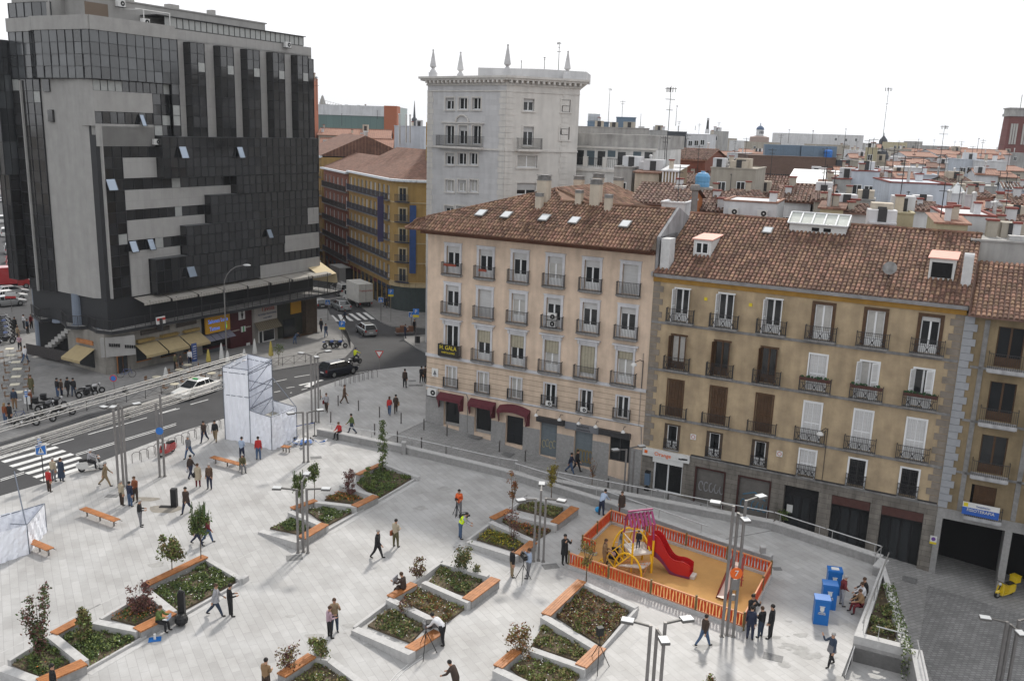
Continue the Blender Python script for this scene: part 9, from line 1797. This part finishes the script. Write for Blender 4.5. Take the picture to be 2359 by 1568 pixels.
for k,(i,x,y,hd,m_,lb,bx)in enumerate(((21,560,640,70,PDG,'black touring motorcycle with top box behind the truss',BLACK),(21,640,720,60,PSI,'silver motorcycle behind the truss',None),(21,475,680,75,PDG,'black motorcycle nearest the helmeted person',BLACK),(21,880,530,50,PDG,'black motorcycle right of the four people',None),(21,950,500,50,PSI,'chrome motorcycle right of the four people',None),(21,270,830,60,PDG,'motorcycle at the left end of the kerb railing',None),(21,440,790,60,PDG,'dark motorcycle under the truss near the crossing',None),(16,2330,500,70,PBL,'left blue motorcycle on the pavement tip',None),(16,2400,500,70,PBL,'right blue motorcycle on the pavement tip',None))):
 moto(lb,T(i,x,y),hd,m_,box=bx)
for k in range(11):g=T(23,12+(k%2)*8+k*1.5,955+k*11);moto('one of the packed row of dark motorcycles at the left edge under the office',g,60,(PDG,PB,PBL)[k%3],group='packed row of motorcycles at the left edge')
g=TR2(12,425,1400)+V2(.6,1.5);mp=moto('police motorcycle hidden behind the dark blue hatchback',g,rd+10,PW);person('rider in yellow green jacket behind the dark blue hatchback',V2(mp.location.x,mp.location.y,mp.location.z),rd,'ride','yellow','navy',ht=1.75,hat='navy',seat=.12)
def bicycle(lb,g,hd):
 t=thing('bicycle',lb,'bicycle',g,-R(hd)+math.pi/2)
 for x in(.52,-.5):b=MB();b.path([(x+.33*math.cos(a),0,.33+.33*math.sin(a))for a in[k*math.pi/8 for k in range(17)]],.018,5);b.build('wheel',RUBBER,t)
 b=MB();b.path([(-.5,0,.33),(-.15,0,.8),(.4,0,.8),(.52,0,.33)],.018);b.path([(.4,0,.75),(-.05,0,.3),(-.2,0,.88)],.018);b.tube((-.5,0,.33),(-.05,0,.3),.015);b.build('frame',PBL,t);b=MB();b.tube((.38,-.25,1.0),(.38,.25,1.0),.015);b.tube((.4,0,.8),(.38,0,1.0),.015);b.build('handlebar',BLACK,t);b=MB();b.bar((-.1,0,.9),(-.32,0,.9),.12,.05);b.build('saddle',BLACK,t)
bicycle('bicycle leaning near the restaurant corner door',G(21,1280,330),70);bicycle('bicycle behind the kerb fence by the truss',G(21,190,775),60)
# ------------------------------------------------------------------ kerb railing with cross bracing
def kerb_fence(lb,pts,zf,hgt=.95,bay=1.6,name='pedestrian_railing'):
 o=pts[0];t=thing(name,lb,'railing',o)
 for p,q in zip(pts,pts[1:]):
  d=q-p;l_=math.hypot(d.x,d.y);n=max(1,round(l_/bay))
  for k in range(n):
   a,c=p+d*k/n-o,p+d*(k+1)/n-o;b=MB();za,zc=zf(p+d*k/n)-o.z,zf(p+d*(k+1)/n)-o.z
   A_,C_=V2(a.x,a.y,za),V2(c.x,c.y,zc);b.tube(A_,A_+V2(0,0,hgt),.028,n=6);b.tube(A_+V2(0,0,hgt-.04),C_+V2(0,0,hgt-.04),.022,n=5);b.tube(A_+V2(0,0,.15),C_+V2(0,0,.15),.018,n=5);b.tube(A_+V2(0,0,.15),C_+V2(0,0,hgt-.04),.013,n=4);b.tube(A_+V2(0,0,hgt-.04),C_+V2(0,0,.15),.013,n=4);b.build('railing_bay',IRON,t)
 return t
off=lambda p,q,d:p+Vector((-(q-p).y,(q-p).x,0)).normalized()*d
fpts=[G(21,560,790),G(21,900,680),G(21,1500,550),G(11,500,545),G(11,870,470)]
kerb_fence('long black railing with crossed bars along the far kerb',[off(a,fpts[min(k+1,4)]if k<4 else fpts[4]+(fpts[4]-fpts[3]),.35)for k,a in enumerate(fpts)],lambda p:h(p.x,p.y))
f2=[T(11,1128,400),T(11,1105,330),T(11,1050,255)];kerb_fence('short dark railing round the tip of the office pavement',f2,lambda p:h(p.x,p.y),1.05,.5)
g=T(31,1545,900);t=thing('street_lamp','tall curved street lamp rising before the terrace shops','street lamp',g);zt=Z(g,31,1545,0)
zt=Z(g,2,1575,560);b=MB();zt2=Z(g,2,1640,475);b.tube((0,0,0),(0,0,zt-g.z-1),.09,.06,8);P=[V2(0,0,zt-g.z-1)]+[V2(1.9*(1-math.cos(a)),.5*(1-math.cos(a)),zt-g.z-1+(zt2-zt+1)*math.sin(a))for a in(.3,.6,.9,1.2,1.57)];b.path(P,.05,6);b.build('pole',GALV,t);b=MB();e=P[-1];b.ball((e.x+.35,e.y+.1,e.z),.3,0,8,(1.4,.7,.4));b.build('lamp_head',LH,t)
def sign(lb,g,ht,kind,hd=0,name='traffic_sign'):
 t=thing(name,lb,'sign',g,R(hd),'traffic signs');b=MB();b.tube((0,0,0),(0,0,ht),.035,n=8);b.build('pole',IRON if kind in('cross',)else GALV,t)
 b=MB()
 if kind=='P':b.box(-.35,.35,-.06,-.03,ht-.7,ht,0);b.box(-.35,.35,-.06,-.03,ht-1.0,ht-.72,1);b.build('sign_plate',[mat('sign blue',(.03,.16,.5)),YEL],t);text('P',.6,WHITE,t,(0,-.075,ht-.35))
 elif kind=='cross':b.box(-.34,.34,-.08,-.02,ht-.75,ht-.05,2);b.box(-.3,.3,-.085,-.08,ht-.71,ht-.09,0);b.face([(-.2,-.088,ht-.62),(.2,-.088,ht-.62),(0,-.088,ht-.18)],2);b.cbox((0,-.09,ht-.42),(.06,.01,.25),1);b.build('sign_plate',[MATS['sign blue'],BLACK,WHITE],t)
 elif kind=='yield':b.face([(-.45,-.05,ht),(0,-.05,ht-.8),(.45,-.05,ht)],0);b.face([(-.3,-.055,ht-.08),(0,-.055,ht-.6),(.3,-.055,ht-.08)],1);b.face([(.45,-.04,ht),(0,-.04,ht-.8),(-.45,-.04,ht)],2);b.build('sign_plate',[mat('sign rim red',(.45,.05,.05)),WHITE,GALV],t)
 elif kind=='round':b.tube((0,-.04,ht-.3),(0,-.07,ht-.3),.3,n=18,m=0);b.tube((0,-.071,ht-.3),(0,-.075,ht-.3),.22,n=18,m=1);b.build('sign_plate',[MATS['sign rim red'],MATS['sign blue']],t)
 return t
MATS.get('sign blue');g=G(21,445,1398);t=sign('black pole with pedestrian crossing sign and blue banded top at the near kerb',g,Z(g,21,440,1000),'cross',10);b=MB();hz=Z(g,21,412,940)
for k in range(3):b.lathe((-.05,0,hz-.5+k*.18),[(.12,0),(.12,.09)],10,0);b.lathe((-.05,0,hz-.41+k*.18),[(.1,0),(.1,.09)],10,1)
b.build('banded_top',[MATS['sign blue'],WHITE],t)
g=G(21,278,672);t=sign('black pole with crossing sign and blue banded top on the far pavement',g,Z(g,21,240,515),'cross',160);b=MB();hz=Z(g,21,262,465)
for k in range(3):b.lathe((0,0,hz-.5+k*.18),[(.12,0),(.12,.09)],10,0);b.lathe((0,0,hz-.41+k*.18),[(.1,0),(.1,.09)],10,1)
b.build('banded_top',[MATS['sign blue'],WHITE],t)
g=T(12,716,1445);sign('give way triangle sign at the curved kerb',g,Z(g,12,716,1205),'yield')
g=T(12,385,1170);sign('blue parking sign at the tip of the office pavement',g,Z(g,12,385,980)-g.z,'P')
g=T(12,1040,1200);sign('blue parking sign on the corner island',g,Z(g,12,1040,870)-g.z,'P')
g=T(12,1000,1060);sign('pedestrian crossing sign left of the island parking sign',g,Z(g,12,1000,895)-g.z,'cross')
g=T(12,818,985);sign('blue parking sign before the round corner shop',g,Z(g,12,818,695)-g.z,'P')
g=T(12,730,975);sign('pedestrian crossing sign at the far end of the zebra crossing',g,Z(g,12,730,765)-g.z,'cross')
g=T(12,258,975);sign('pedestrian crossing sign at the office side of the zebra crossing',g,Z(g,12,258,785)-g.z,'cross')
g=G(21,1168,620);sign('round red rimmed blue no parking sign before the restaurant',g,Z(g,21,1168,302),'round')
g=T(12,1055,1190);b=MB();b.box(-.3,.3,-.1,.1,.2,1.0);tag(b.build('notice_box',BLACK,loc=g),'small black box panel on the corner island','box')
g=T(12,900,1095);t=thing('delivery_trolley','trolley loaded with brown cartons on the corner island','trolley',g,.4);b=MB();r_=random.Random(8)
for k in range(4):b=MB();b.box(k*.55-.5,k*.55,-.3,.3,.25,.25+r_.uniform(.4,.8));b.build('carton',mat('brown carton',(.16,.08,.05),.8,var=.2),t)
b=MB();b.box(-.6,1.8,-.35,.35,.15,.25);
for x in(-.4,1.5):b.tube((x,-.3,.12),(x,.3,.12),.12,n=10)
b.build('cart',GALV,t)
PARA=mat('white parasol cloth',(.5,.5,.49),.8,var=.1);PARY=mat('yellow parasol cloth',(.40,.32,.08),.8,var=.15)
for k,(i,x,y,ty,m_,lb)in enumerate(((31,1472,1000,650,PARA,'closed white parasol left of the street lamp'),(31,1965,905,585,PARA,'closed white parasol before the white framed shop'),(31,1275,1010,740,PARY,'closed yellow parasol at the blue grey awning'),(31,2205,930,620,PARY,'closed yellow parasol near the tavern'),(31,1560,1010,760,PARA,'closed white parasol top showing above the truss, left'),(31,1810,1000,735,PARA,'closed white parasol top showing above the truss, right'),(16,950,770,655,PARA,'closed white parasol near the diners'))):
 g=G(i,x,y);ht=Z(g,i,x,ty);t=thing('parasol',lb,'parasol',g,0,'closed parasols on the office pavement');b=MB();b.tube((0,0,0),(0,0,ht),.03);b.lathe((0,0,0),[(.28,0),(.28,.06),(.05,.08)],10);b.build('pole',GALV,t)
 P=[];b=MB();b.lathe((0,0,0),[(.22,ht*.28),(.26,ht*.34),(.13,ht*.8),(.05,ht-.05)],10);b.build('canopy',m_,t)
def table(lb,g,rz=0,round_=False,grp='cafe tables on the office pavement'):
 t=thing('cafe_table',lb,'table',g,rz,grp);b=MB()
 if round_:b.lathe((0,0,.7),[(.4,0),(.4,.04)],14)
 else:b.box(-.38,.38,-.38,.38,.7,.74)
 b.build('tabletop',mat('cream table top',(.5,.46,.36),.5),t);b=MB();b.tube((0,0,0),(0,0,.7),.03);b.lathe((0,0,0),[(.25,0),(.25,.03),(.04,.05)],10);b.build('leg',STEEL,t);return t
def chair(lb,g,rz,grp='cafe chairs on the office pavement'):
 def m1():b=MB();b.box(-.21,.21,-.21,.21,.42,.46);return b.mesh('seat',[mat('wicker seat',(.2,.12,.07),.8,var=.2)])
 def m2():b=MB();b.box(-.21,.21,.18,.22,.5,.85);return b.mesh('backrest',[MATS['wicker seat']])
 def m3():
  b=MB()
  for x in(-.19,.19):
   for y in(-.19,.19):b.tube((x,y,0),(x,y,.85 if y>0 else .45),.015,n=5)
  b.path([(-.2,.2,.65),(-.24,-.15,.65),(-.2,-.2,.45)],.014,5);b.path([(.2,.2,.65),(.24,-.15,.65),(.2,-.2,.45)],.014,5);return b.mesh('frame',[STEEL])
 t=thing('cafe_chair',lb,'chair',g,rz,grp);inst('seat',cached('cs',m1),t);inst('backrest',cached('cb',m2),t);inst('frame',cached('cf',m3),t);return t
for k,(x,y)in enumerate(((105,105),(160,175),(172,245),(160,322),(148,402),(180,480),(95,40))):
 g=G(21,x,y,.72);g.z=0;table('square cream cafe table, %s in the file of tables at the left'%('second from the top','third from the top','fourth','fifth','sixth','lowest','topmost')[k],g,.35)
 for s in(-1,1):chair('%s wicker chair of the %s table in the left file'%('left' if s<0 else 'right',('second','third','fourth','fifth','sixth','lowest','topmost')[k]),g+V2(s*.75,s*.3),.35-s*1.57)
for k,(x,y)in enumerate(((870,740),(1060,680),(1130,640),(1020,800),(1170,750),(1330,710))):
 g=G(16,x,y,.72);g.z=0;table('round table %s among the restaurant tables behind the kerb railing'%('at the left end','near the two diners','by the man in white','partly under the truss','in the second row','behind the taxi')[k],g,0,True)
 for s in(-1,1):chair('%s chair of the round table %s'%('left' if s<0 else 'right',('at the left end','near the two diners','by the man in white','partly under the truss','in the second row','behind the taxi')[k]),g+V2(s*.7,s*.35),-s*1.4)
g=T(31,1065,930);t=thing('menu_board','tall dark blue menu board leaning by the restaurant','board',g,RZB);b=MB();b.box(-.3,.3,-.05,.05,0,1.9);b.build('board',PBL,t);b=MB();
for k in range(6):b.box(-.2,.2,-.06,-.05,.3+k*.25,.36+k*.25)
b.build('menu_lines',WHITE,t)
g=T(10,805,395)+V2(-.2,-.6);t=thing('chalkboard','cream arched chalkboard sign standing before the tavern door','board',T(10,815,400),RZA);b=MB();b.box(-.42,.42,-.05,.05,.1,1.35,0);b.tube((0,-.05,1.35),(0,.05,1.35),.42,n=18,m=0);b.box(-.34,.34,-.06,-.05,.3,1.3,1);b.build('board',[mat('cream board frame',(.42,.38,.2),.6),DARK],t)
g=T(14,130,650);t=thing('litter_bin','slim blue grey litter bin beside the phone shop door','bin',g,RZA);b=MB();b.box(-.16,.16,-.14,.14,.0,.25,1);b.box(-.18,.18,-.16,.16,.45,1.35,0);b.box(-.18,.18,-.16,.16,1.35,1.5,1);b.box(-.04,.04,.0,.1,.2,.5,1);b.build('bin_body',[mat('blue grey bin',(.1,.15,.22),.5),BLACK],t)
b=MB();
g=T(23,62,900);t=thing('sign_board','white and red shop board standing at the left avenue','sign',g,.3);b=MB();b.box(-.6,.6,-.04,.04,1.8,2.6,0);b.box(-.6,.6,-.05,-.04,1.8,2.1,1);b.tube((0,0,0),(0,0,1.8),.04,m=2);b.build('board',[WHITE,MATS['sign rim red'],GALV],t)
# ------------------------------------------------------------------ thin city haze
b=MB();b.box(-400,400,-120,640,-7,62);hz=b.build('haze',None);hz.data.materials.clear();m=bpy.data.materials.new('haze');m.use_nodes=True;n=m.node_tree.nodes;n.clear()
o_=n.new('ShaderNodeOutputMaterial');v_=n.new('ShaderNodeVolumePrincipled');v_.inputs['Color'].default_value=(.86,.9,.96,1);v_.inputs['Density'].default_value=.00014;m.node_tree.links.new(v_.outputs[0],o_.inputs['Volume']);hz.data.materials.append(m)
tag(hz,'thin pale haze over the distant roofs','haze',kind='stuff')
